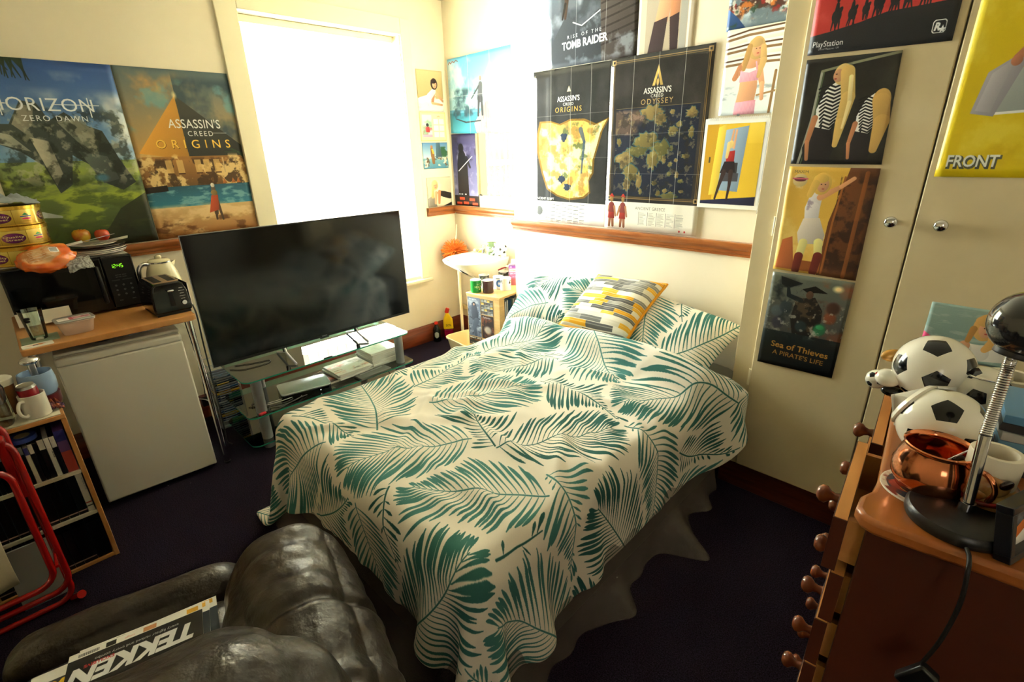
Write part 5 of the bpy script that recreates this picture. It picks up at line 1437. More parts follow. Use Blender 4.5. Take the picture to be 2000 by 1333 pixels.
m = MB()
for (x, z) in ((-0.2, -0.205), (0.28, -0.205), (-0.2, 0.31), (0.28, 0.31)): m.box((x, -0.008, z), (0.02, 0.014, 0.012), mat('mirror_clip', '3A3A3A', 0.3))
m.build('clips', mi)

# ---- chimney breast
cv = Cv(300, 330, '6A7078', 2, 51); cv.grad(0, 330, '9AA4B0', '3A3E44'); cv.cloud('C8D0DC', 3, .5, .66, 0, 230, .9); cv.cloud('2E3236', 4, .48, .68, 60, 330, .6)
cv.poly([(190, 330), (178, 140), (215, 105), (300, 80), (300, 330)], '4A423E'); 
for k in range(8): cv.path([(185, 150+k*20), (240, 140+k*20), (300, 128+k*20)], 2.5, '2E2826', .7)
for x in (118, 138, 160): cv.ell(x, 95, 7, 20, 'F0F4FA', .9, .3)
cv.poly([(0, 330), (20, 255), (60, 205), (95, 215), (120, 230), (178, 200), (190, 330)], '43474C'); cv.cloud('B8C4D0', 7, .56, .72, 200, 330, .45); cv.path([(62, 205), (66, 165), (70, 120)], [4, 7, 5], '4A3A30'); cv.ell(71, 108, 5.5, 7, '5A4234'); cv.path([(66, 120), (56, 80)], [3, 1.5], '3A2E28'); cv.path([(62, 170), (52, 206)], [4, 3], '2E2826')
cv.path([(180, 205), (120, 232), (90, 220)], 1.5, 'E8EEF4')
cv.text('RISE OF THE', 128, 257, 13, 'E8ECF0', anchor='m', space=1.7, rot=-.04); cv.text('TOMB RAIDER', 130, 283, 28, 'F4F6F8', anchor='m', bold=.03, sx=.86, rot=-.04)
for k in (100, 200): cv.rect(k, 0, k+1, 330, 'D0D4DA', .6)
sheet_on('poster', 'grey poster of a climber on icy rocks above the two map posters', 'poster', 1, YB, rect4(-2.158, -1.565, 2.72, 2.083), cv.grain().img('poster_ice'), seed=13, rough=0.25)
cv = Cv(160, 300, 'C0B29A', 2, 52); cv.grad(0, 300, 'C9BCA6', 'B0A088'); cv.rect(0, 0, 22, 300, 'D8CBB0'); cv.rect(120, 0, 138, 300, 'A8A498'); cv.rect(140, 0, 146, 300, 'E6E2D6')
cv.poly([(45, 60), (115, 60), (124, 150), (112, 175), (60, 178), (48, 130)], '3A3434')          # dark skirt
cv.poly([(62, 172), (100, 172), (84, 230), (46, 236)], SK); cv.poly([(92, 172), (118, 160), (116, 224), (90, 230)], SK2)
cv.poly([(46, 226), (84, 220), (74, 300), (28, 300)], '3A2828'); cv.poly([(90, 222), (116, 216), (118, 300), (98, 300)], '3A2828')
sheet_on('poster', 'tall cropped poster of legs in black stockings beside the icy rock poster', 'poster', 1, YB, rect4(-1.563, -1.262, 2.72, 2.05), cv.grain().img('poster_legs'), seed=14)

def isle(cv, cx, cy, rx, ry, c, r_, halo=None):
    pts = []
    for k in range(26):
        a = 2*PI*k/26; q = 1+r_.uniform(-.28, .25); pts.append((cx+rx*q*math.cos(a), cy+ry*q*math.sin(a)))
    if halo:
        big = [(cx+(x-cx)*1.13, cy+(y-cy)*1.13) for x, y in pts]; cv.poly(big, halo, .8)
    cv.poly(pts, c)
r_ = random.Random(4)
cv = Cv(300, 460, '2F2E2C', 2, 53); cv.cloud('3C3B38', 4, .4, .7)
big = [(32, 150), (75, 150), (110, 160), (150, 148), (200, 150), (240, 165), (285, 150), (262, 185), (250, 225), (238, 262), (236, 300), (222, 322), (228, 355), (205, 372), (150, 380), (100, 370), (60, 350), (38, 300), (22, 240), (20, 190)]
cv.poly([(142+(x-142)*1.07, 262+(y-262)*1.05) for x, y in big], '8A6420', .8); cv.poly(big, 'C9A250', 1.0, 0.0)
m_ = cv.a.copy(); cv.cloud('F0DDA0', 7, .45, .6, 140, 380, .9, fade=.02); cv.cloud('8A6A34', 12, .52, .62, 140, 380, .7, fade=.02); cv.cloud('4A5A34', 9, .58, .66, 150, 320, .8, fade=.02, x0=120, x1=270)
inside = np.abs(m_-rgb('C9A250')).sum(-1) < .02; cv.a[~inside] = m_[~inside]
for (x, y) in ((125, 195), (118, 320), (140, 345)): isle(cv, x, y, 14, 12, '2A3444', r_)
cv.path([(190, 175), (205, 210), (200, 260), (196, 300)], [8, 5, 4, 3], '3A4A5A', .8)
cv.poly([(143, 50), (135, 66), (151, 66)], 'D8C89A'); cv.text("ASSASSIN'S", 140, 92, 21, 'E8E4DA', anchor='m', sx=.85, bold=.01); cv.text('CREED', 140, 104, 12, 'E8E4DA', anchor='m', space=1.2); cv.text('ORIGINS', 140, 122, 21, 'C9A24A', anchor='m', space=1.35)
cv.text('ANCIENT EGYPT', 4, 388, 11, 'E8E4DA', bold=.01)
cv.rect(0, 392, 300, 460, 'E9E4D6'); cv.ell(22, 425, 15, 15, '6A6A66')
for k in range(7):
    for j in range(5):
        y = 398+j*12+(k % 3)*3; x = 48+k*24; cv.rect(x, y, x+20, y+1.6, '3A3A3A'); 
        for q in range(3): cv.rect(x, y+3.5+q*2.6, x+r_.uniform(9, 20), y+4.3+q*2.6, '9A968C')
for k in (72, 150, 225): cv.rect(k, 0, k+1.2, 460, 'D8D4C8', .75)
for k in (130, 255, 392): cv.rect(0, k, 300, k+1, 'B8B4A8', .45)
sheet_on('map_poster', 'black map poster with one large golden desert land, left of the pair', 'poster', 1, YB, rect4(-2.275, -1.700, 2.080, 1.200), cv.grain().img('map_desert'), seed=15, rough=0.22, creases=(('u', .24), ('u', .5), ('u', .75), ('v', .28), ('v', .55)))
cv = Cv(300, 460, '2E2B29', 2, 54); cv.cloud('3B3734', 4, .4, .7)
for q, c in ((9, '8A7048'), (13, '6A5636')):
    cv.rect(q, q, 300-q, q+2, c); cv.rect(q, 378-q, 300-q, 380-q, c); cv.rect(q, q, q+2, 380-q, c); cv.rect(300-q-2, q, 300-q, 380-q, c)
for (x, y) in ((11, 11), (289, 11), (11, 369), (289, 369)): cv.rect(x-6, y-6, x+6, y+6, 'A8875A'); cv.rect(x-3, y-3, x+3, y+3, '2A2622')
cv.rect(24, 128, 276, 362, '242732'); cv.rect(24, 128, 276, 129, '7A6A48')
cv.cloud('5A4A40', 5, .3, .5, 130, 200, .95, x0=24, x1=120); cv.cloud('8A7060', 14, .52, .6, 130, 200, .8, x0=24, x1=120)
for (x, y, a, b) in ((138, 142, 40, 22), (165, 160, 22, 18), (130, 215, 46, 26), (170, 240, 32, 34), (150, 262, 20, 30), (62, 262, 36, 30), (82, 300, 30, 26), (100, 240, 40, 18), (70, 330, 14, 22), (110, 320, 12, 26), (205, 190, 18, 14), (255, 150, 20, 16), (222, 175, 12, 9), (38, 215, 9, 14), (200, 145, 8, 8), (258, 195, 10, 18), (205, 235, 7, 9), (185, 262, 8, 14), (205, 275, 10, 8), (222, 265, 8, 6), (248, 255, 14, 7), (205, 300, 9, 7), (228, 302, 8, 11), (240, 318, 9, 6), (160, 325, 10, 7), (195, 345, 9, 8), (215, 350, 9, 5), (245, 345, 9, 5), (118, 350, 7, 10), (175, 366, 9, 9), (208, 372, 34, 9)):
    isle(cv, x, y if y < 352 else y-14, a*.78, b*.8, r_.choice(['6E6238', '7C6A40', '5E5A34']), r_, '3E5A58')
cv.cloud('B8A468', 26, .60, .68, 130, 362, .30, x0=26, x1=274); cv.cloud('2E2A22', 18, .56, .66, 130, 362, .5, x0=26, x1=274)
cv.poly([(150, 28), (134, 78), (142, 78), (150, 48), (158, 78), (166, 78)], 'C9A45A'); cv.ell(150, 70, 4, 9, 'B8944A')
cv.text("ASSASSIN'S", 150, 96, 20, 'E4DECF', anchor='m', sx=.85, bold=.01); cv.text('CREED', 150, 106, 11, 'E4DECF', anchor='m', space=1.2); cv.text('ODYSSEY', 150, 122, 19, 'B89860', anchor='m', space=1.3)
cv.rect(0, 380, 300, 460, 'E4DDCC'); cv.text('ANCIENT GREECE', 105, 400, 12, '7A756A')
for k in range(5):
    x = 118+k*29; cv.rect(x, 406, x+1.2, 444, '3A3A3A')
    for j in range(11): cv.rect(x+3, 408+j*3.3, x+r_.uniform(14, 26), 409.2+j*3.3, 'A09C90')
cv.ell(250, 452, 3, 3, 'C04040'); cv.ell(266, 452, 3, 3, 'C04040')
for x in (22, 62):                                             # two helmeted statues in red tunics, generic
    cv.cap(x, 392, 10, x, 410, 11, '7A3A34'); cv.cap(x-4, 425, 5, x-6, 452, 4, '8A5A40'); cv.cap(x+5, 425, 5, x+7, 452, 4, '8A5A40'); cv.poly([(x-10, 412), (x+10, 412), (x+12, 430), (x-12, 430)], '8A3028'); cv.ell(x, 374, 6, 8, '8A6A3A'); cv.path([(x-4, 365), (x, 360), (x+5, 366)], 2.5, 'A83028'); cv.cap(x-10, 395, 3.5, x-18, 420, 3, '9A6A4A'); cv.cap(x+10, 395, 3.5, x+15, 422, 3, '9A6A4A')
for k in (75, 150, 225): cv.rect(k, 0, k+1.2, 460, 'E0DCD0', .7)
for k in (195, 300): cv.rect(0, k, 300, k+1, 'B8B4A8', .4)
sheet_on('map_poster', 'black map poster of many islands with a gold border, right of the pair', 'poster', 1, YB-0.006, rect4(-1.712, -1.145, 2.083, 1.200), cv.grain().img('map_islands'), seed=16, rough=0.25, creases=(('u', .25), ('u', .5), ('u', .75), ('v', .42), ('v', .65)))
cv = Cv(200, 300, '6A7A84', 2, 55); cv.cloud('B8C8D0', 4, .45, .65); cv.cloud('4A2E24', 7, .46, .58, 60, 290, .95); cv.cloud('C8742E', 11, .56, .66, 60, 280, .9); cv.cloud('E6DCCC', 13, .6, .7, 60, 290, .8); cv.cloud('8A2420', 10, .6, .68, 80, 280, .9); cv.poly([(0, 300), (0, 240), (30, 265), (60, 300)], '2A4A7A'); cv.cloud('2E4A34', 8, .58, .68, 180, 300, .8)
sheet_on('poster', 'busy colourful crowd poster at the top edge beside the wardrobe', 'poster', 1, YB, rect4(-1.108, -0.812, 2.55, 2.118), cv.grain().img('poster_crowd'), seed=17)
cv = Cv(170, 230, 'E9EDEA', 2, 56); cv.grad(0, 230, 'EDEFE8', 'DDE6E8'); cv.cloud('8A96A0', 3, .5, .62, 150, 190, .8, asp=3)
for k in range(8): cv.path([(0, 18+k*11), (60, 8+k*12), (170, 4+k*13)], 2.2+(k % 3), ['5A3E28', '8A6A48', 'EDE6D8'][k % 3])
cv.path([(142, 120), (138, 230)], 3.5, '8A6A44'); cv.path([(100, 180), (165, 168)], 2.5, '9A7A50')
cv.poly([(50, 120), (96, 118), (98, 160), (94, 205), (98, 232), (44, 232), (44, 200), (50, 160)], SK); cv.cap(52, 100, 9, 34, 130, 7, SK2); cv.cap(34, 130, 7, 44, 100, 5, SK2); cv.cap(96, 100, 9, 110, 150, 7, SK); cv.cap(110, 150, 6, 114, 190, 5, SK); cv.ell(74, 92, 26, 16, SK)
PK = 'E39AB0'; cv.poly([(48, 112), (72, 118), (98, 110), (98, 140), (48, 142)], PK); cv.path([(52, 112), (60, 92)], 2, PK); cv.path([(92, 110), (88, 92)], 2, PK); cv.poly([(43, 196), (99, 192), (100, 232), (42, 232)], PK)
for k in range(16): cv.rect(44+k*3.6, 110, 45+k*3.6, 142, 'F4D8DE', .5)
for k in range(16): cv.rect(44+k*3.6, 196, 45+k*3.6, 231, 'F4D8DE', .5)
lady(cv, 84, 56, 1.5, 'C9A468'); cv.path([(66, 50), (60, 84), (56, 108)], [7, 8, 5], 'B98F54'); cv.path([(102, 55), (106, 90), (98, 130)], [7, 9, 5], 'C9A468')
sheet_on('picture', 'picture of a blonde woman in a pink gingham top on a beach', 'picture', 1, YB-0.003, rect4(-1.098, -0.822, 2.122, 1.772), cv.grain().img('pic_beach'), seed=18)
# wall calendar with its ring binding, hanging in front of older ones
cal = thing('wall_calendar', 'ring-bound wall calendar with a yellow room picture hanging beside the wardrobe', 'calendar', (-1.0, YB-0.012, 1.555))
m = MB(); m.bb((-0.152, -0.006, -0.205), (0.145, 0.0, 0.205), PAPER); m.build('backing_page', cal, bevel=0.001)
cv = Cv(190, 250, 'E0B838', 2, 57); cv.rect(0, 0, 40, 250, 'C99A2C'); cv.poly([(40, 10), (66, 0), (66, 215), (28, 222)], 'EBCB50'); cv.poly([(66, 18), (140, 8), (128, 208), (58, 205)], '8FA6BC'); cv.rect(66, 150, 124, 176, '4A4A50'); cv.rect(84, 118, 96, 150, '3A3A40'); cv.rect(106, 118, 118, 150, '3A3A40'); cv.grad(0, 60, 'EBCB50', 'E6C040', x0=142); cv.poly([(0, 240), (190, 222), (190, 250), (0, 250)], '2E3048'); cv.rect(16, 100, 22, 118, '4A4436')
cv.cap(86, 70, 4, 92, 20, 3.2, SK); cv.cap(98, 72, 4, 102, 20, 3.2, SK); cv.poly([(78, 84), (104, 80), (104, 118), (76, 118)], 'A8302E'); cv.poly([(72, 114), (106, 114), (112, 148), (60, 150)], '2A2226'); cv.path([(74, 146), (62, 190), (52, 232)], [8, 5, 3.5], '3E2E2C'); cv.path([(98, 146), (98, 190), (94, 234)], [8, 5, 3.5], '3E2E2C'); cv.ell(88, 62, 10, 12, 'E2C47A'); cv.path([(82, 60), (78, 100)], [7, 5], 'E2C47A')
decal('picture_page', cal, cv.grain().img('cal_page'), (-0.138, -0.0066, -0.185), (1, 0, 0), (0, 0, 1), 0.265, 0.365, 0.3)
m = MB()
for k in range(30): m.tube([(-0.14+k*0.0094, -0.008, 0.195), (-0.14+k*0.0094, -0.009, 0.207), (-0.14+k*0.0094, -0.001, 0.209), (-0.14+k*0.0094, 0.001, 0.2)], 0.0009, mat('white_wire', 'E8E8E8', 0.3), n=5)
m.tube(arc((0.0, -0.004, 0.203), 0.012, 0, PI, 8, (0, 2)), 0.001, STEEL, n=6); m.build('ring_binding', cal)
m = MB(); m.cyl((0, -0.002, 0.215), (0, -0.012, 0.215), 0.005, STEEL, n=12); m.build('drawing_pin', cal)
ot = thing('hanging_calendars', 'sheaf of dark-edged older calendars hanging edge-on against the wardrobe', 'calendar sheaf', (-0.805, YB-0.075, 1.55), rot=(0, math.radians(1), 0))
for k in range(5):
    MB().bb((-0.004+k*0.0045, -0.07, -0.20), (-0.0015+k*0.0045, 0.07, 0.225), mat('page_%d' % (k % 3), ['3A3436', 'B8A8A0', '5A5658'][k % 3], 0.5)).build('calendar_sheet', ot)
tag(MB().bb((-0.86, YB-0.008, 1.34), (-0.825, YB-0.002, 1.80), PAPER).build('white_card', smooth=0), 'white card strip behind the ring-bound calendar', 'card')

# ------------------------------------------------------------------ built-in wardrobe and its pictures
wd = thing('wardrobe', 'tall cream built-in wardrobe with chrome knobs on the right', 'wardrobe', (0, YD, 0))
WX0, WX1 = -0.775, 0.72
SEAM = at(1, YD, 1768, 500).x
DL = -0.69
m = MB(); m.bb((WX0, 0.02, 0.135), (DL-0.002, 0.045, ZC-0.01), DOOR); m.bb((WX0, 0.045, 0.135), (WX0+0.02, YB-YD-0.001, ZC-0.01), DOOR); m.bb((WX0+0.021, 0.03, 0.135), (WX1, 0.045, 0.15), DOOR)
m.build('carcass', wd, bevel=0.002)
MB().bb((WX0, 0.021, 0.0), (WX1, 0.045, 0.134), PLINTH).build('plinth', wd, bevel=0.002)
DZ0, DZ1 = 0.145, 2.55
d1 = MB().bb((DL, 0.0, DZ0), (SEAM-0.003, 0.02, DZ1), DOOR).build('door', wd, bevel=0.004, seg=3)
d2 = MB().bb((SEAM+0.003, 0.0, DZ0), (SEAM+0.003+(SEAM-0.006-DL), 0.02, DZ1), DOOR).build('door', wd, bevel=0.004, seg=3)
MB().bb((DL, 0.0, DZ1+0.006), (WX1, 0.02, ZC-0.01), DOOR).build('top_panel', wd, bevel=0.003)
MB().bb((SEAM+0.009+(SEAM-0.006-DL), 0.0, DZ0), (WX1, 0.02, DZ1), DOOR).build('end_panel', wd, bevel=0.003)
for (dd, u_, v_) in ((d1, 1740, 434), (d2, 1838, 441)):
    p = at(1, YD-0.02, u_, v_)
    MB().lathe([(0.0, 0.0), (0.010, 0.0), (0.008, 0.008), (0.010, 0.014), (0.019, 0.02), (0.0205, 0.027), (0.016, 0.033), (0.0, 0.035)], CHROME, c=(p.x, -0.0005, p.z), n=32, R=Euler((PI/2, 0, 0)).to_matrix()).build('knob', dd, smooth=60)
for z in (1.32, 0.62, 2.2):
    o = MB(); o.bb((DL-0.012, 0.008, z-0.04), (DL-0.0005, 0.0195, z+0.04), WHITE); o.cyl((DL-0.003, 0.006, z-0.04), (DL-0.003, 0.006, z+0.04), 0.004, WHITE, n=10); o.build('hinge', d1)

DOORP = YD-0.001
cv = Cv(280, 240, 'C23A34', 2, 61); cv.cloud('A82A2A', 4, .5, .7, 0, 200); cv.cloud('D8524A', 5, .52, .7, 0, 190, .7); cv.rect(0, 0, 280, 60, 'C23A34', .5)
cv.poly([(0, 205), (40, 200), (100, 190), (150, 178), (200, 176), (280, 172), (280, 240), (0, 240)], '2A2A2C')
r_ = random.Random(8)
for (x, y, s_) in ((50, 192, 1.15), (82, 188, 1.0), (108, 182, .85), (132, 178, 1.25), (162, 175, 1.1), (185, 173, 1.0), (218, 172, 1.25)):   # riders, generic
    K = '2A2A2C'; cv.ell(x, y-16*s_, 9*s_, 11*s_, K); cv.ell(x+5*s_, y-24*s_, 4*s_, 7*s_, K, rot=.5); cv.cap(x-1, y-26*s_, 4*s_, x-1, y-34*s_, 3*s_, K); cv.ell(x-1, y-40*s_, 3*s_, 3.5*s_, K); cv.ell(x-1, y-42*s_, 7*s_, 1.8*s_, K)
    for q in (-5, -2, 3, 6): cv.cap(x+q*s_, y-8*s_, 1.8*s_, x+q*s_+r_.uniform(-4, 4), y+5*s_, 1*s_, K)
cv.ell(24, 104, 26, 30, '2A2A2C'); 
for k in range(5): cv.path([(4+k*9, 92), (14+k*6, 128)], 1.4, 'E8E4DA')
cv.text('RED DEAD', 40, 78, 56, '2A2A2C', bold=.04, sx=.8, rot=-.05); cv.text('REDEMPTION', 44, 118, 50, '1E1E20', bold=.06, sx=.75, rot=-.05); cv.text('REDEMPTION', 44, 118, 50, 'E8E6DC', bold=.015, sx=.75, rot=-.05)
cv.text('PlayStation', 8, 226, 15, 'E8E8E8', bold=.01); cv.text('Official Magazine - UK', 22, 232, 5, 'D8D8D8')
for q, c in ((0, 'D8D8D8'), (1.4, '2A2A2C')): cv.poly([(x, y) for x, y in rrect(24-q*2, 22-q*2, 5, 4, 252, 214)], c)
cv.text('R', 243, 220, 17, 'E8E8E8', bold=.05, shear=.15); cv.poly([(258, 212), (260, 217), (265, 217), (261, 220), (262, 225), (258, 222), (254, 225), (255, 220), (251, 217), (256, 217)], 'E8E8E8')
sheet_on('poster', 'red poster of dark horse riders at the top of the left wardrobe door', 'poster', 1, DOORP, [(-0.672, 2.36), (-0.258, 2.35), (-0.257, 1.935), (-0.672, 1.944)], cv.grain().img('poster_riders'), seed=19)

cv = Cv(170, 215, '24221E', 2, 62); cv.cloud('34322A', 4, .4, .7); cv.path([(34, 25), (28, 120), (14, 215)], 2.5, 'A8A89A'); cv.path([(34, 25), (90, 14), (170, 2)], 2.5, '8A8A6E'); cv.path([(38, 28), (32, 120), (20, 215)], 1.2, '5A6A4A')
def zebra_person(x0, s, mirror, hairc):
    fx = -1 if mirror else 1
    X = lambda q: x0+fx*q*s
    Y = lambda q: q*s+(1-s)*190
    cv.poly([(X(-22), Y(60)), (X(-4), Y(46)), (X(14), Y(52)), (X(20), Y(86)), (X(4), Y(124)), (X(-6), Y(150)), (X(-34), Y(140)), (X(-36), Y(100))], 'ECE8E0')
    for k in range(13):
        yy = 52+k*7.5; cv.path([(X(-36+k*1.2), Y(yy+8)), (X(-20), Y(yy)), (X(-6), Y(yy+6)), (X(16-k*1.3), Y(yy-3))], 1.7*s, '1E1C1C')
    cv.poly([(X(-38), Y(136)), (X(-2), Y(144)), (X(10), Y(175)), (X(2), Y(215)), (X(-46), Y(215)), (X(-52), Y(180))], '2A2628')    # black skirt
    cv.cap(X(-36), Y(118), 6*s, X(-44), Y(168), 4.5*s, SK2); cv.cap(X(-44), Y(168), 4.5*s, X(-40), Y(205), 3.5*s, SK2)
zebra_person(70, 1.0, False, HB); zebra_person(140, .8, False, HB)
cv.ell(74, 34, 17, 21, 'E2C27A'); cv.ell(66, 36, 10, 13, SK); cv.ell(61, 42, 3, 1.6, 'A8403A'); cv.ell(62, 33, 2.2, 1.3, '2A1A14'); cv.path([(82, 30), (90, 80), (84, 130), (80, 175)], [13, 13, 10, 5], 'D9B468'); cv.path([(90, 40), (94, 90), (88, 140)], [4, 4, 2], 'F0DCA0')
cv.ell(150, 88, 16, 22, 'C9A05A'); cv.path([(150, 90), (156, 130), (150, 185)], [15, 14, 7], 'C9A05A')
sheet_on('picture', 'picture of a long-haired blonde in zebra stripes before a mirror, on the left door', 'picture', 1, DOORP-0.0004, [(-0.67, 1.93), (-0.381, 1.925), (-0.367, 1.565), (-0.667, 1.568)], cv.grain().img('pic_zebra'), seed=20)

cv = Cv(170, 245, 'E8B84E', 2, 63); cv.cloud('F2CE72', 3, .45, .65); cv.cloud('D98A30', 3, .52, .68, 120, 245, .8); cv.poly([(118, 0), (170, 0), (170, 245), (92, 245), (96, 120)], '6A3E20'); cv.cloud('3A2014', 7, .45, .58, 0, 245, .9, x0=104); cv.path([(112, 20), (104, 120), (100, 240)], 2, 'A8642E'); cv.path([(150, 10), (144, 240)], 4, '9A5A28', .7)
cv.poly([(10, 170), (30, 160), (44, 240), (4, 240)], 'C87040'); cv.rect(46, 215, 96, 240, 'A8602E')
cv.path([(64, 60), (60, 92), (62, 118)], [12, 15, 14], 'E8E0DC'); cv.cloud('8A7088', 10, .6, .7, 70, 120, .6, x0=48, x1=80); cv.cap(72, 66, 7, 108, 40, 4.5, 'E0A070'); cv.cap(108, 40, 4.5, 128, 22, 4, 'E0A070')
cv.poly([(46, 116), (78, 112), (94, 150), (92, 172), (44, 176), (38, 150)], 'DCCFC0')       # pale skirt
cv.cap(54, 172, 9, 50, 205, 8, 'EADF90'); cv.cap(84, 168, 9, 88, 200, 8, 'EADF90'); cv.cap(50, 205, 9, 48, 240, 8, '7A3028'); cv.cap(88, 200, 9, 84, 240, 8, '7A3028')
lady(cv, 70, 36, 1.25, 'EBC060'); cv.path([(58, 36), (50, 62)], [8, 6], 'EBC060')
cv.ell(26, 30, 15, 15, 'D8C8A0', .7); cv.ell(26, 28, 13, 5, '6A2A3A'); cv.rect(10, 25, 42, 28, 'D86A7A'); cv.text('MAXIM', 26, 14, 9, '7A6A48', anchor='m'); cv.text('GIRLS', 26, 48, 6, 'EFE6C8', anchor='m')
sheet_on('picture', 'amber picture of a blonde by a carved wooden door, middle of the left door', 'picture', 1, DOORP-0.0004, [(-0.668, 1.558), (-0.366, 1.552), (-0.364, 1.140), (-0.667, 1.146)], cv.grain().img('pic_amber'), seed=21, curl=0.008)

cv = Cv(170, 245, '3A3E3A', 2, 64); cv.grad(0, 150, '6E7264', '4A4A46'); cv.cloud('A8502A', 2.5, .4, .62, 0, 180, .95, x0=90); cv.cloud('1E2426', 4, .5, .64, 0, 245, .9, x1=90); cv.cloud('C8C4B0', 5, .6, .72, 60, 170, .7); cv.ell(142, 22, 9, 7, 'FFE0A0', 1, .5)
cv.grad(150, 245, '1A2426', '07090B', al=.85)
cv.poly([(20, 8), (70, 20), (40, 36), (24, 28)], '14181A')     # tattered sail
cv.poly([(62, 60), (100, 50), (120, 80), (122, 110), (104, 150), (66, 150), (56, 110)], '221C18'); cv.cloud('5A4632', 12, .55, .65, 50, 150, .8, x0=56, x1=122); cv.poly([(70, 34), (96, 22), (124, 36), (100, 38), (84, 42)], '16130F'); cv.ell(88, 46, 8, 11, '5A4030'); cv.path([(70, 62), (44, 54), (40, 34)], [6, 5, 3], '1E2426')
for (x, y, c) in ((24, 98, '5A6468'), (42, 84, '3A4246'), (138, 96, '8A4A2E'), (30, 128, '3E3A48'), (122, 128, '2E7A4E'), (140, 70, '4A2E24'), (82, 128, '2A3A3E')): cv.ell(x, y, 13, 15, c, .9, .2)
cv.cloud('B8B4A4', 16, .62, .7, 60, 160, .7); cv.ell(122, 122, 9, 6, '3E9A62')
cv.text('Sea of Thieves', 88, 196, 22, 'B8843A', anchor='m', bold=.02, rot=.04); cv.text("A PIRATE'S LIFE", 88, 216, 17, 'A8783A', anchor='m', bold=.01, rot=.04)
sheet_on('poster', 'dark pirate ship crew poster, lowest on the left wardrobe door', 'poster', 1, DOORP-0.0004, [(-0.664, 1.134), (-0.364, 1.132), (-0.369, 0.721), (-0.668, 0.714)], cv.grain().img('poster_pirates'), seed=22, rough=.3)

cv = Cv(250, 330, 'E0C21C', 2, 65); cv.cloud('D2B012', 3, .5, .7); cv.cloud('EBD23C', 4, .55, .7)
cv.poly([(58, 188), (100, 152), (250, 145), (250, 232), (60, 232)], '9AA09C'); cv.path([(100, 152), (150, 142), (250, 148)], 2.5, 'E8E8E4'); cv.path([(56, 232), (150, 228), (250, 236)], 2, 'EAEAE6'); cv.poly([(38, 170), (72, 148), (86, 156), (62, 236), (28, 230)], 'A8A4AC'); cv.poly([(44, 172), (70, 152), (56, 230), (34, 226)], 'B8B4BA')
cv.path([(72, 152), (100, 118), (150, 88), (250, 70)], [6, 7, 9, 15], 'B8785A'); cv.ell(72, 156, 8, 8, 'B8785A'); cv.path([(200, 232), (180, 205), (190, 190), (250, 150)], [6, 14, 16, 22], 'B06A4C')
cv.text('FRONT', 14, 315, 26, '5A5A4A', bold=.08, sx=.9); cv.text('FRONT', 12, 313, 26, 'EDEDE4', bold=.02, sx=.9)
sheet_on('poster', 'bright yellow torn-paper poster high on the right wardrobe door', 'poster', 1, DOORP, rect4(-0.212, 0.21, 2.16, 1.527), cv.grain(.02).img('poster_yellow'), seed=23, rough=.35)
cv = Cv(220, 160, '8FA89C', 2, 66); cv.grad(0, 160, '9AB2A6', '7E988E'); cv.cloud('B4C4B8', 5, .5, .65, 0, 160, .7, asp=4); cv.poly([(0, 90), (34, 110), (30, 160), (0, 160)], 'C84A72')
cv.path([(205, 118), (150, 128), (112, 122), (96, 140)], [26, 24, 18, 20], 'E8E2D4'); cv.cap(110, 112, 14, 104, 150, 14, SK); lady(cv, 146, 52, 2.0, 'D9A860'); cv.path([(170, 50), (176, 90), (160, 115)], [14, 15, 9], 'D9A860'); cv.path([(120, 60), (114, 96)], [9, 7], 'C08A48')
for x in (162, 182): cv.ell(x, 24, 9, 6.5, 'E8E0CC'); cv.ell(x, 24, 7, 4.6, '3A2A1E')
sheet_on('picture', 'picture of a blonde by a lake behind the football ornaments, lower right door', 'picture', 1, DOORP, [(-0.122, 1.103), (0.115, 1.10), (0.115, 0.905), (-0.122, 0.907)], cv.grain().img('pic_lake'), seed=24)

# ------------------------------------------------------------------ alcove: basin, cabinet, mugs, bottles
sk = thing('wash_basin', 'white wash basin fixed to the alcove wall on a white leg', 'wash basin', (-3.06, YA, 0.82))
def basin_ring(w, d, z, y0=0.0, n=40):
    """D-shaped outline: flat back at y0, rounded front towards -y"""
    P = []
    for k in range(n):
        a = 2*PI*k/n; x = math.cos(a); y = math.sin(a)
        x = math.copysign(abs(x)**0.75, x); y = math.copysign(abs(y)**(0.8 if y < 0 else 0.35), y)
        P.append((x*w/2, -d/2+y*d/2+y0, z))
    return P
rings = [basin_ring(0.30, 0.20, -0.16, -0.08), basin_ring(0.36, 0.36, -0.10, -0.02), basin_ring(0.44, 0.50, -0.02, -0.004), basin_ring(0.45, 0.51, 0.0, -0.003), basin_ring(0.435, 0.495, 0.006, -0.006), basin_ring(0.36, 0.33, -0.004, -0.13), basin_ring(0.32, 0.29, -0.03, -0.145), basin_ring(0.22, 0.20, -0.10, -0.18), basin_ring(0.05, 0.05, -0.125, -0.25)]
m = MB(); V = [p for r_ in rings for p in r_]; n = 40; F = []
for i in range(len(rings)-1):
    for k in range(n): F.append((i*n+k, i*n+(k+1) % n, (i+1)*n+(k+1) % n, (i+1)*n+k))
F.append(tuple(range(n-1, -1, -1))); F.append(tuple(range((len(rings)-1)*n, len(rings)*n)))
m.add(V, F, CERW); m.build('bowl', sk, smooth=60)
m = MB(); m.cyl((-0.24, -0.235, -0.10), (-0.24, -0.235, -0.819), 0.013, WHITE, n=16); m.build('leg', sk)
for x in (-0.09, 0.09):
    m = MB(); m.lathe([(0, 0), (0.02, 0), (0.018, 0.02), (0.012, 0.04), (0.02, 0.05), (0.022, 0.065), (0, 0.07)], CHROME, c=(x, -0.07, 0.0065), n=20); m.tube([(x, -0.075, 0.035), (x, -0.12, 0.04), (x, -0.155, 0.025)], 0.009, CHROME, n=10); m.build('tap', sk, smooth=60)
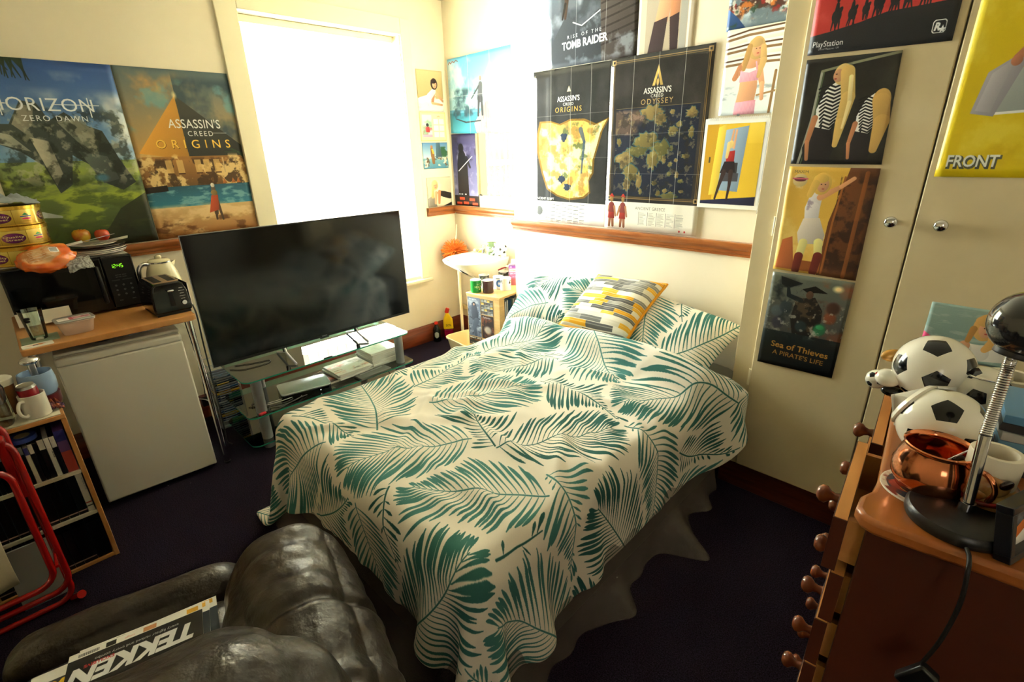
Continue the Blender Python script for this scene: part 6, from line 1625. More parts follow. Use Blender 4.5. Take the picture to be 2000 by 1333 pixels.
MB().cyl((0, -0.245, -0.1245), (0, -0.245, -0.118), 0.02, CHROME, n=20).build('waste_plug', sk)
BT = 0.8265
t = thing('tumbler', 'clear green-tinted tumbler on the basin rim', 'glass', (-3.05, YA-0.075, BT))
t.location = (-3.035, YA-0.085, BT)
MB().lathe([(0, 0), (0.03, 0), (0.036, 0.1), (0.034, 0.1), (0.028, 0.006), (0, 0.005)], mat('green_tumbler', '9CB88A', 0.1, trans=0.6, coat=0.5), n=30).build('glass_body', t, smooth=40)
MB().lathe([(0.0355, 0.03), (0.038, 0.03), (0.0395, 0.07), (0.037, 0.07), (0.0355, 0.03)], mat('green_band', '5A7A66', 0.4, noise=('B8C89A', 60, .4, .6)), n=30).build('printed_band', t)
t = thing('soap_tube', 'yellow and white tube lying on the left rim of the basin', 'tube', (-3.185, YA-0.075, BT), math.radians(10))
MB().box((0, 0, 0.012), (0.09, 0.03, 0.022), mat('yellow_tube', 'E8D23A', 0.3)).build('tube_body', t, bevel=0.008, seg=3)
MB().cyl((-0.046, 0, 0.012), (-0.07, 0, 0.012), 0.012, mat('white_cap', 'F0EEE4', 0.35), n=18).build('cap', t)

def truncated_ball(t, name, r, loc, rot=(0, 0, 0), sc=(1, 1, 1), cut=None, white=None, black=None):
    """stitched ball: black pentagons and white hexagons swollen onto a sphere"""
    white = white or CERW; black = black or CERB
    bm = bmesh.new(); bmesh.ops.create_icosphere(bm, subdivisions=1, radius=1.0)
    bmesh.ops.bevel(bm, geom=list(bm.verts), offset=1.0515/3, offset_type='OFFSET', affect='VERTICES', segments=1)
    bm.faces.ensure_lookup_table()
    for f in bm.faces: f.material_index = 1 if len(f.verts) == 5 else 0
    fs = list(bm.faces)
    ret = bmesh.ops.inset_individual(bm, faces=fs, thickness=0.03, depth=0.0)
    for f in ret['faces']: f.material_index = f.material_index
    inner = set(fs)
    bmesh.ops.triangulate(bm, faces=[f for f in bm.faces if len(f.verts) > 4], quad_method='BEAUTY', ngon_method='BEAUTY')
    for k in range(3): bmesh.ops.subdivide_edges(bm, edges=bm.edges, cuts=1, use_grid_fill=True)
    R = Euler(rot).to_matrix()
    for v in bm.verts:
        d = v.co.normalized()
        if cut:
            ax, c = cut
            q = R @ d
        p = R @ Vector(d)*r
        v.co = Vector((p.x*sc[0], p.y*sc[1], p.z*sc[2])) + Vector(loc)
    me = bpy.data.meshes.new(name); bm.to_mesh(me); bm.free(); me.materials.append(white); me.materials.append(black)
    me.polygons.foreach_set('use_smooth', [True]*len(me.polygons))
    o = bpy.data.objects.new(name, me); COL.objects.link(o); o.parent = t; return o
pg = thing('spotted_money_pig', 'small white money pig with black spots on the right of the basin rim', 'ornament', (-2.915, YA-0.10, BT), math.radians(200))
MB().sph((0, 0, 0.058), 0.05, CERW, n=28, sc=(1.15, 0.9, 0.9)).build('body', pg, smooth=180)
for x in (-0.03, 0.03):
    for y in (-0.022, 0.022): MB().cyl((x, y, 0), (x, y, 0.03), 0.011, CERW, n=14).build('leg', pg)
MB().cyl((0.05, 0, 0.06), (0.07, 0, 0.06), 0.014, CERW, n=18).build('snout', pg)
for y in (-0.02, 0.02): MB().cyl((0.035, y, 0.095), (0.042, y*1.2, 0.115), 0.01, CERW, r1=0.002, n=10).build('ear', pg)
m = MB()
for a, b in ((0.5, 0.4), (1.9, 0.2), (3.2, 0.6), (4.3, 0.1), (5.4, 0.7), (2.6, -0.4)):
    d = Vector((math.cos(a)*math.cos(b), math.sin(a)*math.cos(b), math.sin(b))); m.sph((d.x*0.0545, d.y*0.0425, 0.058+d.z*0.0425), 0.011, CERB, n=12, sc=(1, 1, 1))
m.build('spots', pg, smooth=180)

# fluffy orange duster hanging in the corner
du = thing('fluffy_duster', 'fluffy orange duster hanging in the corner behind the basin', 'duster', (-3.47, 2.80, 0.80))
OR = mat('orange_microfibre', 'F07A1E', 0.7, noise=('FFA04A', 60, .4, .7))
b = MB(); rr = random.Random(6)
for k in range(420):
    z = rr.uniform(-1, 1); a = rr.uniform(0, 2*PI); s_ = math.sqrt(1-z*z); d = Vector((s_*math.cos(a), s_*math.sin(a), z))
    L_ = rr.uniform(0.075, 0.10); e = d+Vector((rr.uniform(-.3, .3), rr.uniform(-.3, .3), -0.25)); e.normalize()
    p0 = Vector((d.x*.03, d.y*.03, d.z*.03)); p1 = p0+d*L_*0.5; p2 = p1+e*L_*0.5
    b.tube([p0, p1, p2], [0.004, 0.0045, 0.002], OR, n=5)
b.build('pile', du, smooth=80)
MB().tube([(0, 0, 0.03), (0.0, 0.03, 0.15), (-0.01, 0.05, 0.24)], 0.005, WHITE, n=8).build('handle', du)
tag(MB().bb((-3.55, YA-0.05, 0.245), (-2.98, YA-0.021, 0.285), mat('painted_batten', 'D8C088', 0.5)).build('wall_batten', bevel=0.004), 'short cream batten low on the alcove wall beneath the basin', 'batten')

# washing-up tub and two bottles on the floor
tb2 = thing('washing_up_bowl', 'cream plastic washing-up bowl on the floor under the basin', 'bowl', (-3.07, 2.57, 0), math.radians(-6))
TB = mat('cream_plastic', 'E4D3A4', 0.35)
b = MB(); rings = []
for (s_, z_) in ((0.80, 0.0), (0.84, 0.004), (0.97, 0.13), (1.03, 0.135), (1.04, 0.148), (0.99, 0.150), (0.955, 0.14), (0.81, 0.012)):
    rings.append([(x, y, z_) for x, y in rrect(0.36*s_, 0.27*s_, 0.06, 5)])
n = len(rings[0]); V = [p for r_ in rings for p in r_]; F = []
for i in range(len(rings)-1):
    for k in range(n): F.append((i*n+k, i*n+(k+1) % n, (i+1)*n+(k+1) % n, (i+1)*n+k))
F.append(tuple(range(n-1, -1, -1))); F.append(tuple(range((len(rings)-1)*n, len(rings)*n)))
b.add(V, F, TB); b.build('bowl_body', tb2, smooth=50)
bo = thing('dark_bottle', 'dark green sauce bottle with a red cap on the carpet by the skirting', 'bottle', (-3.53, 2.575, 0), math.radians(-40))
MB().lathe([(0, 0), (0.033, 0), (0.036, 0.006), (0.036, 0.11), (0.028, 0.135), (0.016, 0.155), (0.015, 0.165), (0, 0.166)], mat('dark_bottle_plastic', '0E1A16', 0.2), n=32).build('bottle_body', bo, smooth=50)
MB().lathe([(0, 0.1665), (0.017, 0.1665), (0.016, 0.188), (0, 0.19)], mat('red_cap', 'D8301C', 0.35), n=24).build('cap', bo, smooth=40)
b = MB(); V = []; F = []
for i in range(9):
    a = -0.55+1.1*i/8
    V += [(0.0366*math.cos(a), 0.0366*math.sin(a), 0.04+0.015*(abs(i-4)/4)**2), (0.0366*math.cos(a), 0.0366*math.sin(a), 0.10-0.015*(abs(i-4)/4)**2)]
for i in range(8): F.append((2*i, 2*i+2, 2*i+3, 2*i+1))
b.add(V, F, mat('pale_label', 'B9BEB0', 0.5)); b.build('label', bo)
bo = thing('cleaner_bottle', 'yellow and magenta cleaner bottle with a slanted neck beside the dark bottle', 'bottle', (-3.50, 2.69, 0), math.radians(-35))
MAG = mat('magenta_liquid', '8A1038', 0.2)
MB().box((0, 0, 0.05), (0.055, 0.085, 0.10), MAG).build('lower_body', bo, bevel=0.012, seg=3)
b = MB(); V = []; F = []
prof = [(-0.045, 0.1005), (0.045, 0.1005), (0.043, 0.19), (0.005, 0.255), (-0.02, 0.25), (-0.043, 0.19)]
addside(b, prof, -0.026, 0.026, mat('yellow_plastic', 'F2C81E', 0.3)); b.build('upper_sleeve', bo, bevel=0.008, seg=3)
MB().box((0, -0.002, 0.275), (0.028, 0.036, 0.05), mat('red_cap', 'D8301C', 0.35), rot=(math.radians(-20), 0, 0)).build('cap', bo, bevel=0.008, seg=3)
cv = Cv(80, 50, 'F2C81E', 3); cv.text('50%', 40, 36, 34, '1A1A1A', anchor='m', bold=.0)
decal('price_flash', bo, cv.img('fifty'), (0.0264, -0.036, 0.115), (0, 1, 0), (0, 0, 1), 0.072, 0.045)

# low cabinet with magazine pages pinned on its back, shelves open towards the bed
CZ = 0.65
c0, c1, c2 = at(2, CZ, 911, 571), at(2, CZ, 975, 583), at(2, CZ, 1023, 557)
ux = (c1-c0); cw = ux.length; ang = math.atan2(ux.y, ux.x); cd = 0.40
cb = thing('cabinet', 'light pine cabinet with printed pages on its side beside the bed head', 'cabinet', c0, ang)
# local: x along the page side (towards the bed), y to the back wall, top at 0
MB().bb((-0.004, -0.004, -0.018), (cw+0.004, cd, 0.0), LPINE).build('top', cb, bevel=0.003)
MB().bb((0, 0, -CZ), (cw-0.05, 0.016, -0.0185), LPINE).build('page_panel', cb, bevel=0.001)
MB().bb((cw-0.0499, 0.0, -CZ), (cw, 0.06, -0.0185), LPINE).build('front_post', cb, bevel=0.002)
MB().bb((cw-0.05, cd-0.03, -CZ), (cw, cd, -0.0185), LPINE).build('rear_post', cb, bevel=0.002)
MB().bb((0, 0.0165, -CZ), (0.016, cd, -0.0185), LPINE).build('side_panel', cb)
for z in (-0.25, -0.46): MB().bb((0.0165, 0.0165, z-0.014), (cw-0.0505, cd-0.031, z), LPINE).build('shelf', cb)
def page(img, x0, x1, z1, z0):
    decal('printed_page', cb, img, (x0, -0.0012, z0), (1, 0, 0), (0, 0, 1), x1-x0, z1-z0)
cv = Cv(90, 260, '6A7280', 2, 71); cv.cloud('A8B0B8', 4, .5, .7); cv.cloud('3A3E48', 6, .5, .65, 60, 260, .9); cv.poly([(30, 40), (50, 28), (62, 50), (74, 110), (68, 150), (28, 150), (24, 90)], '4A505C'); cv.ell(46, 42, 12, 14, '3A3E46'); cv.ell(45, 46, 6, 8, 'C89A80'); cv.path([(60, 150), (40, 200), (50, 250)], [18, 14, 10], '565E6C'); cv.text('the game', 12, 16, 14, 'E6E6E6')
page(cv.img('page_hooded'), 0.006, cw*0.42, -0.03, -0.34)
cv = Cv(90, 60, '4A4038', 2, 72)
for k in range(4): cv.rect(4, 4+k*14, 86, 13+k*14, ['D8C8A8', '8A5A30', '3A4A3A', 'C8B898'][k]); cv.cloud('2A2420', 10, .55, .65, 4+k*14, 13+k*14, .9)
page(cv.img('page_strips'), 0.006, cw*0.42, -0.345, -0.41)
cv = Cv(90, 110, '3A3A3A', 2, 73)
for j in range(5):
    for k in range(4): cv.rect(3+k*22, 3+j*22, 22+k*22, 18+j*22, ['8A8A80', 'C8A850', '55585A', 'A8A49A', '6A5A4A'][(k*3+j) % 5])
    cv.rect(3, 18+j*22, 88, 20+j*22, 'D8D8D0')
page(cv.img('page_grid'), cw*0.44, cw-0.06, -0.03, -0.15)
cv = Cv(90, 130, '3E3230', 2, 74); cv.cloud('7A4A34', 4, .5, .65); cv.ell(45, 80, 26, 20, 'C8B8A0', .8, .3); cv.text('PlayStation', 10, 16, 13, 'D8D8D8')
page(cv.img('page_dark'), cw*0.44, cw-0.06, -0.155, -0.34)
for k in range(8):
    t = thing('game_case', 'clear game case standing on the cabinet shelf behind its post', 'game case', cb.matrix_world @ Vector((0, 0, 0)) if False else c0, ang, 'game cases in the pine cabinet')
    MB().bb((cw-0.20, 0.09+k*0.032, -0.2495), (cw-0.035-(k % 3)*0.008, 0.104+k*0.032, -0.06), mat('case_blue' if k % 2 else 'case_grey', '4A6A8A' if k % 2 else '8A9088', 0.2)).build('case', t, bevel=0.002)
    MB().bb((cw-0.0345-(k % 3)*0.008, 0.0915+k*0.032, -0.245), (cw-0.0335-(k % 3)*0.008, 0.1025+k*0.032, -0.065), PAPER if k % 3 else mat('spine_green', '3A5A4A', 0.4)).build('spine', t)

def mug_img(kind):
    cv = Cv(300, 100, {'green': '2E9A3E', 'brown': '4A3030', 'crest': 'E8E4DA', 'words': 'EFEBE0', 'dark': '4A4A46'}[kind], 2, 9)
    if kind == 'green':
        for x in (75, 225): cv.text('MATCH', x, 58, 26, 'D8E89A', anchor='m', bold=.02); cv.text('of the day', x, 74, 13, 'D8E89A', anchor='m'); cv.ell(x, 28, 10, 6, 'D8E89A')
    if kind == 'crest':
        for x in (40, 115, 190, 265): cv.ell(x, 50, 26, 30, '2A5AA8'); cv.ell(x, 50, 20, 24, '5A86C8'); cv.ell(x, 50, 9, 12, 'D8DCE8'); cv.rect(x-30, 90, x+30, 94, '2A3A6A')
    if kind == 'words':
        for x in (60, 210): cv.text('LAST OF', x, 84, 38, '151515', anchor='m', bold=.06, sx=.62); cv.text('P1', x+18, 46, 20, '4A4A4A', bold=.02)
        cv.a = cv.a[::-1, ::-1].copy() if False else cv.a
    if kind == 'dark': cv.cloud('8A8A80', 14, .5, .62); cv.cloud('1E1E1C', 10, .55, .65)
    return cv.img('mug_'+kind)
def put_mug(u_, v_, kind, label, rz, flip=False, h=0.095):
    p = at(2, CZ+0.001, u_, v_)
    t = thing('mug', label, 'mug', p, rz, 'mugs on the pine cabinet')
    inner = mat('mug_white_glaze', 'F2EEE4', 0.15, coat=0.4)
    pm = texmat('mug_print_'+kind, mug_img(kind), 0.2, coat=0.4)
    mug(t, inner, r=0.041, h=h, inner=inner, print_m=pm)
    if flip: 
        t.rotation_euler = (PI, 0, rz); t.location = p+Vector((0, 0, h))
    return t
TOCAM = math.atan2(-1, 0.9)
put_mug(930, 570, 'green', 'green mug upside down at the near left corner of the pine cabinet', TOCAM+2.4, True)
put_mug(954, 571, 'brown', 'plain dark brown mug in the front row on the pine cabinet', TOCAM+2.6, True)
put_mug(974, 563, 'crest', 'white mug with round blue crests, handle facing the bed', TOCAM+1.0, True)
put_mug(988, 566, 'words', 'white mug lettered in black, standing upside down nearest the bed', TOCAM+2.9, True)
put_mug(946, 560, 'dark', 'dark patterned mug in the back row behind the brown mug', TOCAM+2.9)
put_mug(984, 553, 'dark', 'dark patterned mug in the back row beside the mouthwash', TOCAM+1.4)
p = at(2, CZ+0.001, 1004, 556)
mo = thing('mouthwash_bottle', 'clear bottle of purple and pink mouthwash at the back of the pine cabinet', 'bottle', p, math.radians(-50))
MB().prism(rrect(0.05, 0.085, 0.012, 4), 0, 0.075, mat('pink_liquid', 'C86A7A', 0.1, trans=0.3, coat=0.6)).build('lower_body', mo, bevel=0.003)
MB().prism(rrect(0.046, 0.08, 0.012, 4), 0.0752, 0.165, mat('violet_liquid', 'B89AC0', 0.1, trans=0.4, coat=0.6), ).build('upper_body', mo, bevel=0.01, seg=3)
MB().lathe([(0, 0.1655), (0.02, 0.1655), (0.018, 0.20), (0, 0.201)], mat('pale_cap', 'E8E4D0', 0.3), n=20).build('cap', mo)
cv = Cv(80, 100, 'A86AA0', 2, 3); cv.rect(0, 0, 80, 16, '8A4AB0'); cv.text('6X', 10, 13, 13, 'F0F0F0', bold=.02); cv.rect(4, 24, 76, 50, 'EFE6E0'); cv.text('LISTERINE', 40, 42, 14, '6A5A6A', anchor='m', bold=.02); cv.cloud('D8B0E0', 6, .5, .65, 52, 98)
decal('label', mo, cv.img('mouthwash_label'), (0.0256, -0.036, 0.055), (0, 1, 0), (0, 0, 1), 0.072, 0.10)
p = at(2, CZ+0.10, 973, 528); q = at(2, CZ+0.13, 990, 522)
tz_ = thing('toothbrush', 'dark red toothbrush lying across the back-row mugs', 'toothbrush', p)
MB().tube([(0, 0, 0), (q-p)*0.5+Vector((0, 0, .004)), q-p], [0.005, 0.006, 0.004], mat('wine_plastic', '8A1C24', 0.3), n=8).build('handle', tz_)
MB().box((q-p)+Vector((0, 0, 0.006)), (0.02, 0.01, 0.012), WHITE).build('bristles', tz_)

# ------------------------------------------------------------------ chest of drawers, close on the right
ZT = 1.14
A = at(2, ZT, 1680, 1000); B = at(2, ZT, 1745, 745)
wv = (B-A); CW = wv.length; ca_ = math.atan2(wv.y, wv.x)-PI/2
CD = 0.42
cd_ = thing('chest_of_drawers', 'tall varnished pine chest of drawers at the right edge, drawers ajar', 'chest of drawers', (A.x, A.y, 0), ca_)
# local: y along the width (away from the photographer), x into the depth; front faces -x
P = []
MB().prism([(0.02, -0.014), (CD, -0.014), (CD, CW+0.012), (0.012, CW+0.012), (0.0, CW), (0.0, CW-0.05), (0.010, CW-0.08), (0.012, 0.11), (0.008, 0.07), (-0.004, 0.045), (-0.006, 0.012), (0.004, -0.006)], ZT-0.024, ZT, PINE).build('top', cd_, bevel=0.007, seg=3)
for yy in (0.0, CW-0.018):
    MB().bb((0.012, yy, 0.0), (CD-0.01, yy+0.018, ZT-0.0245), PINE_SHADE).build('side_panel', cd_, bevel=0.002)
MB().bb((CD-0.009, 0.0, 0.05), (CD-0.003, CW, ZT-0.0245), PINE_SHADE).build('back', cd_)
MB().bb((0.012, 0.0185, 0.0), (0.03, CW-0.0185, 0.07), PINE_SHADE).build('plinth', cd_)
zrow = [1.045, 0.94, 0.835, 0.73, 0.625, 0.52, 0.415, 0.31, 0.17]
z1 = ZT-0.0245
pull = [0.0, 0.0, 0.004, 0.003, 0.006, 0.0, 0.002, 0.0, 0.0]
def drawer(y0, y1, z0, z1, off, knobs):
    dr = MB(); dr.bb((off-0.016, y0, z0+0.0015), (off+0.003, y1, z1-0.003), PINE_SHADE)
    dr.bb((off-0.0145, y0+0.002, z1-0.0029), (off+0.0025, y1-0.002, z1-0.0022), PINEE)
    d_ = dr.build('drawer', cd_, bevel=0.003)
    b_ = MB(); b_.bb((off+0.0032, y0+0.018, z0+0.012), (off+0.36, y0+0.028, z1-0.012), PINEE).bb((off+0.0032, y1-0.028, z0+0.012), (off+0.36, y1-0.018, z1-0.012), PINEE).bb((off+0.0032, y0+0.0282, z0+0.012), (off+0.36, y1-0.0282, z0+0.016), PINEE); b_.build('drawer_box', d_)
    for yy in knobs:
        MB().lathe([(0, 0), (0.009, 0), (0.007, 0.008), (0.009, 0.014), (0.0155, 0.021), (0.016, 0.028), (0.011, 0.034), (0, 0.036)], KNOB, c=(off-0.0165, yy, (z0+z1)/2), n=28, R=Euler((0, -PI/2, 0)).to_matrix()).build('knob', d_, smooth=60)
for k in range(9):
    hgt = 0.102 if k < 8 else 0.16
    z0 = z1-hgt
    if k == 0:
        drawer(0.004, CW/2-0.003, z0, z1, -0.014, [CW*0.24]); drawer(CW/2+0.003, CW-0.004, z0, z1, 0.006, [CW*0.76])
    else: drawer(0.004, CW-0.004, z0, z1, -pull[k], [CW*0.235, CW*0.765])
    z1 = z0-0.001

def onchest(u_, v_, h=0.0): return at(2, ZT+0.0006+h, u_, v_)
def ballfit(u_, v_, rpx):
    r_ = 0.05
    for _ in range(12):
        c = at(2, ZT+r_, u_, v_); dep = float(np.dot(np.array(c)-CAM, _F)); r_ = rpx/FPX*dep
    return at(2, ZT+r_, u_, v_), r_
# football-shaped clock in the middle
c, r_ = ballfit(1838, 832, 72)
t = thing('football_clock', 'ceramic football clock with its pale dial turned away, behind the copper mug', 'clock', (c.x, c.y, ZT+0.0006))
truncated_ball(t, 'ball', r_, (0, 0, r_), rot=(0.3, 0.9, 0.4))
dd = Vector((-0.80, 0.30, 0.35)).normalized(); R = frame_from(dd); rc_ = r_*0.70
m = MB(); m.lathe([(0, 0), (rc_, 0), (rc_+0.002, 0.004), (rc_-0.003, 0.010), (rc_-0.006, 0.008), (0, 0.0075)], CERW, c=Vector((0, 0, r_))+dd*r_*0.72, n=40, R=R); m.build('dial_rim', t, smooth=40)
m = MB(); m.lathe([(0, 0.009), (rc_-0.007, 0.009), (rc_-0.007, 0.0095), (0, 0.0098)], mat('dial_glass', 'BDBBB0', 0.08, coat=1.0), c=Vector((0, 0, r_))+dd*r_*0.72, n=40, R=R); m.build('dial', t)
m = MB(); m.cyl((0, 0, 0.0), (0, 0, 0.006), r_*0.45, CERW, n=24); m.build('foot_ring', t)
# football character bank at the far left corner
c, r_ = ballfit(1822, 722, 66)
t = thing('football_money_bank', 'football money bank with little feet and a yellow tuft at the far corner', 'ornament', (c.x, c.y, ZT+0.0006))
truncated_ball(t, 'ball', r_*0.98, (0, 0, r_*1.02), rot=(0.2, -0.5, 1.1))
f = (Vector((-0.86, -0.1, 0))).normalized()
MB().sph(f*r_*1.02+Vector((0, 0.3*r_, r_*1.1)), r_*0.28, mat('honey_glaze', 'C9923A', 0.15, coat=0.5), n=24, sc=(1.3, .7, .7), R=Euler((0, 0, 0.8)).to_matrix()).build('tuft', t, smooth=180)
MB().sph(f*r_*0.95+Vector((0, -0.25*r_, r_*0.55)), r_*0.34, CERW, n=24, sc=(1, 1, .8)).build('muzzle', t, smooth=180)
MB().sph(f*r_*1.22+Vector((0, -0.28*r_, r_*0.62)), r_*0.07, mat('red_glaze', 'B8242A', 0.15, coat=0.5), n=16).build('nose', t, smooth=180)
for s_ in (-0.35, 0.45):
    MB().sph(f*r_*0.75+Vector((0, s_*r_, r_*0.17)), r_*0.2, CERB, n=20, sc=(1.5, .9, .8)).build('boot', t, smooth=180)
tt = thing('small_football', 'tiny ceramic football in front of the football money bank', 'ornament', t.location+f*r_*1.25+Vector((0.0, 0.1*r_, 0)))
truncated_ball(tt, 'ball', r_*0.30, (0, 0, r_*0.30), rot=(0.2, 0.5, 0.1))
# third football behind
c, r_ = ballfit(1916, 766, 50)
t = thing('football_mug', 'football-shaped mug with a chrome rim, right of the money bank', 'mug', (c.x, c.y, ZT+0.0006))
truncated_ball(t, 'ball', r_, (0, 0, r_), rot=(0.8, 0.2, 0.7))
MB().tube([(r_*0.70*math.cos(2*PI*k/28), r_*0.70*math.sin(2*PI*k/28), r_*1.74) for k in range(28)], 0.0022, CHROME, n=8, closed=True).build('chrome_rim', t, smooth=80)
# white framed card leaning on the football bank
p = onchest(1757, 832)
t = thing('white_box_frame', 'small white box frame standing on edge in front of the football clock', 'picture frame', p, math.radians(62))
MB().box((0.055, 0.0, 0.032), (0.125, 0.026, 0.062), mat('white_card_box', 'E4DED2', 0.5), rot=(math.radians(-12), 0, 0)).build('frame', t, bevel=0.001)
MB().box((0.055, -0.0145, 0.035), (0.10, 0.001, 0.044), mat('grey_glazing', '9A9A96', 0.15, coat=0.6), rot=(math.radians(-12), 0, 0)).build('glazing', t)
t = thing('note_paper', 'folded white note tucked behind the white box frame', 'paper', p+Vector((-0.014, 0.0, 0)), math.radians(60))
MB().box((0.02, 0.0, 0.03), (0.05, 0.0012, 0.058), PAPER, rot=(math.radians(-20), 0, 0)).build('sheet', t)
# copper mug on its coaster
p = onchest(1800, 962)
cpr = 55/FPX*float(np.dot(np.array(onchest(1805, 915))-CAM, _F))
ct = thing('beer_mat', 'round printed beer mat under the copper mug', 'coaster', onchest(1798, 958))
MB().lathe([(0, 0), (0.052, 0), (0.052, 0.002), (0, 0.002)], PAPER, n=40).build('card', ct)
cv = Cv(120, 120, 'E4DCCB', 2, 3); cv.ell(60, 60, 50, 50, '3A4652'); cv.ell(40, 70, 26, 18, 'A8402E'); cv.ell(44, 76, 12, 10, 'C8A03A'); cv.cloud('8A3A2A', 5, .5, .65)
o = MB(); V = [(0.05*math.cos(2*PI*k/36), 0.05*math.sin(2*PI*k/36), 0.0023) for k in range(36)]; o.add(V, [tuple(range(36))], texmat('beer_mat_print', cv.img('beer_mat'), .5), [[(0.5+v[0]*9.5, 0.5+v[1]*9.5) for v in V]]); o.build('printed_face', ct, smooth=0)
cm = thing('copper_mug', 'polished round copper mug on a beer mat at the front of the chest', 'mug', ct.location+Vector((0.006, 0.0, 0.003)), math.radians(-25))
COP = mat('polished_copper', 'D98A62', 0.12, metal=1.0); s_ = 1.05
MB().lathe([(0, 0), (0.028*s_, 0), (0.040*s_, 0.008), (0.048*s_, 0.026), (0.049*s_, 0.042), (0.045*s_, 0.06), (0.040*s_, 0.074), (0.0405*s_, 0.079), (0.0425*s_, 0.081), (0.041*s_, 0.0825), (0.038*s_, 0.08), (0.037*s_, 0.072), (0.044*s_, 0.05), (0.045*s_, 0.03), (0.036*s_, 0.011), (0, 0.006)], COP, n=56).build('mug_body', cm, smooth=60)
MB().tube(smoothpath([(0.043, 0, 0.066), (0.062, 0, 0.068), (0.074, 0, 0.048), (0.066, 0, 0.024), (0.046, 0, 0.02)], 6), 0.0042, COP, n=10).build('handle', cm, smooth=80)
MB().tube([(0.005, 0.036, 0.078), (-0.005, 0.0, 0.045), (-0.01, -0.03, 0.016)], 0.0012, STEEL, n=6).build('engraved_straw', cm) if False else None
st_ = thing('cocktail_stick', 'thin steel stick resting inside the copper mug', 'stick', cm.location)
MB().tube([(0.03, 0.012, 0.079), (0.0, 0.0, 0.045), (-0.02, -0.008, 0.018)], 0.0011, STEEL, n=6).build('stick', st_)
# desk lamp
q = onchest(1868, 1020)
lp = thing('desk_lamp', 'desk lamp with a black round base, chrome gooseneck and black shade', 'lamp', q)
LB = mat('black_lamp_enamel', '1A1A1B', 0.32, bump=(120, .15, .001))
rb = 84/FPX*float(np.dot(np.array(q)-CAM, _F))
MB().lathe([(0, 0), (rb*0.97, 0), (rb, 0.004), (rb, 0.013), (rb*0.94, 0.018), (rb*0.3, 0.024), (0, 0.025)], LB, n=64).build('base', lp, smooth=40)
top = at(1, q.y+0.03, 1978, 690); g1 = at(1, q.y+0.01, 1925, 850); 
b0 = Vector((0.004, 0, 0.0255)); tl_ = top-q; gl_ = g1-q
MB().cyl(b0, b0+Vector((0, 0, 0.012)), 0.009, CHROME, n=20).build('collar', lp)
MB().tube([b0+Vector((0, 0, 0.0125)), b0*0.5+gl_*0.5+Vector((0.0, 0, 0.006)), gl_], 0.0068, CHROME, n=16).build('pole', lp, smooth=80)
pts = smoothpath([gl_+Vector((0, 0, 0.0005)), gl_*0.55+tl_*0.45, tl_*0.9+gl_*0.1, tl_], 34)
rad = [0.0072 if k % 2 else 0.0062 for k in range(len(pts))]
MB().tube(pts, rad, CHROME, n=16).build('gooseneck', lp, smooth=50)
hd = at(1, q.y+0.035, 2012, 640)-q
MB().cyl(tl_+Vector((0, 0, -0.004)), tl_*0.45+hd*0.55, 0.021, mat('lamp_socket', '2A2724', 0.5), r1=0.019, n=28).build('socket', lp, bevel=0.002)
MB().sph(hd+Vector((0.0, 0, 0.004)), 0.042, mat('gunmetal_gloss', '2A2A2C', 0.12, spec=.8, coat=0.6), n=40).build('shade', lp, smooth=180)
# lead of the lamp down the chest side
e = [onchest(1888, 1072, 0.006), onchest(1893, 1090, 0.004), at(1, A.y-0.030, 1890, 1118), at(1, A.y-0.034, 1875, 1180), at(1, A.y-0.036, 1838, 1250), at(1, A.y-0.04, 1795, 1305), at(1, A.y-0.04, 1780, 1345)]
cable('lamp_lead', 'black lamp lead hanging down the side of the chest of drawers', e, 0.0028, CABLE)
sw = at(1, A.y-0.045, 1790, 1322)
t = thing('inline_switch', 'black inline switch on the lamp lead near the bottom edge', 'switch', sw, rot=(0, 0.5, 0))
MB().box((0, 0.0, 0), (0.026, 0.016, 0.05), BLACK).build('switch_body', t, bevel=0.004)
# bulldog mug
rim = at(2, ZT+0.095, 1950, 884); rr_ = 42/FPX*float(np.dot(np.array(rim)-CAM, _F))
sc_ = 0.86
bd = thing('bulldog_mug', 'amber glazed bulldog-shaped mug with a thick cream rim, right of the lamp pole', 'mug', (rim.x, rim.y, ZT+0.0006), math.radians(-125))
AMB = mat('amber_glaze', '8A4E1E', 0.12, coat=0.7, noise=('D9B070', 14, 0.42, 0.62))
DKG = mat('dark_glaze', '2A120C', 0.12, coat=0.6)
rr_ /= sc_
MB().lathe([(0, 0.05), (rr_*0.97, 0.05), (rr_, 0.113), (rr_*0.96, 0.1155), (rr_*0.76, 0.1155), (rr_*0.72, 0.11), (rr_*0.68, 0.05)], mat('matt_cream_ceramic', 'D8CFBA', 0.4), n=48).build('cup_rim', bd, smooth=40)
b = MB(); b.sph((0, 0, 0.034), 0.044, AMB, n=36, sc=(1.15, 1.05, 0.77)); b.sph((0.018, 0, 0.064), 0.036, AMB, n=36, sc=(1.0, 1.1, .75)); b.sph((0.042, 0.012, 0.052), 0.016, AMB, n=24, sc=(1, 1.1, .8)); b.sph((0.042, -0.012, 0.052), 0.016, AMB, n=24, sc=(1, 1.1, .8))
b.build('dog_body', bd, smooth=180)
for s_ in (-1, 1):
    MB().sph((0.045, s_*0.022, 0.009), 0.013, AMB, n=16, sc=(1.4, .9, .7)).build('paw', bd, smooth=180)
    MB().sph((0.02, s_*0.038, 0.078), 0.011, DKG, n=16, sc=(1.2, .5, .8)).build('ear', bd, smooth=180)
MB().tube([(0.046*math.cos(a_)+0.004, 0.044*math.sin(a_), 0.04-0.004*math.cos(a_)) for a_ in [2*PI*k/28 for k in range(28)]], 0.0045, mat('red_collar', '7A1414', 0.2, coat=.5), n=8, closed=True).build('collar', bd, smooth=80)
MB().sph((0.06, 0, 0.060), 0.006, DKG, n=12).build('nose', bd, smooth=180)
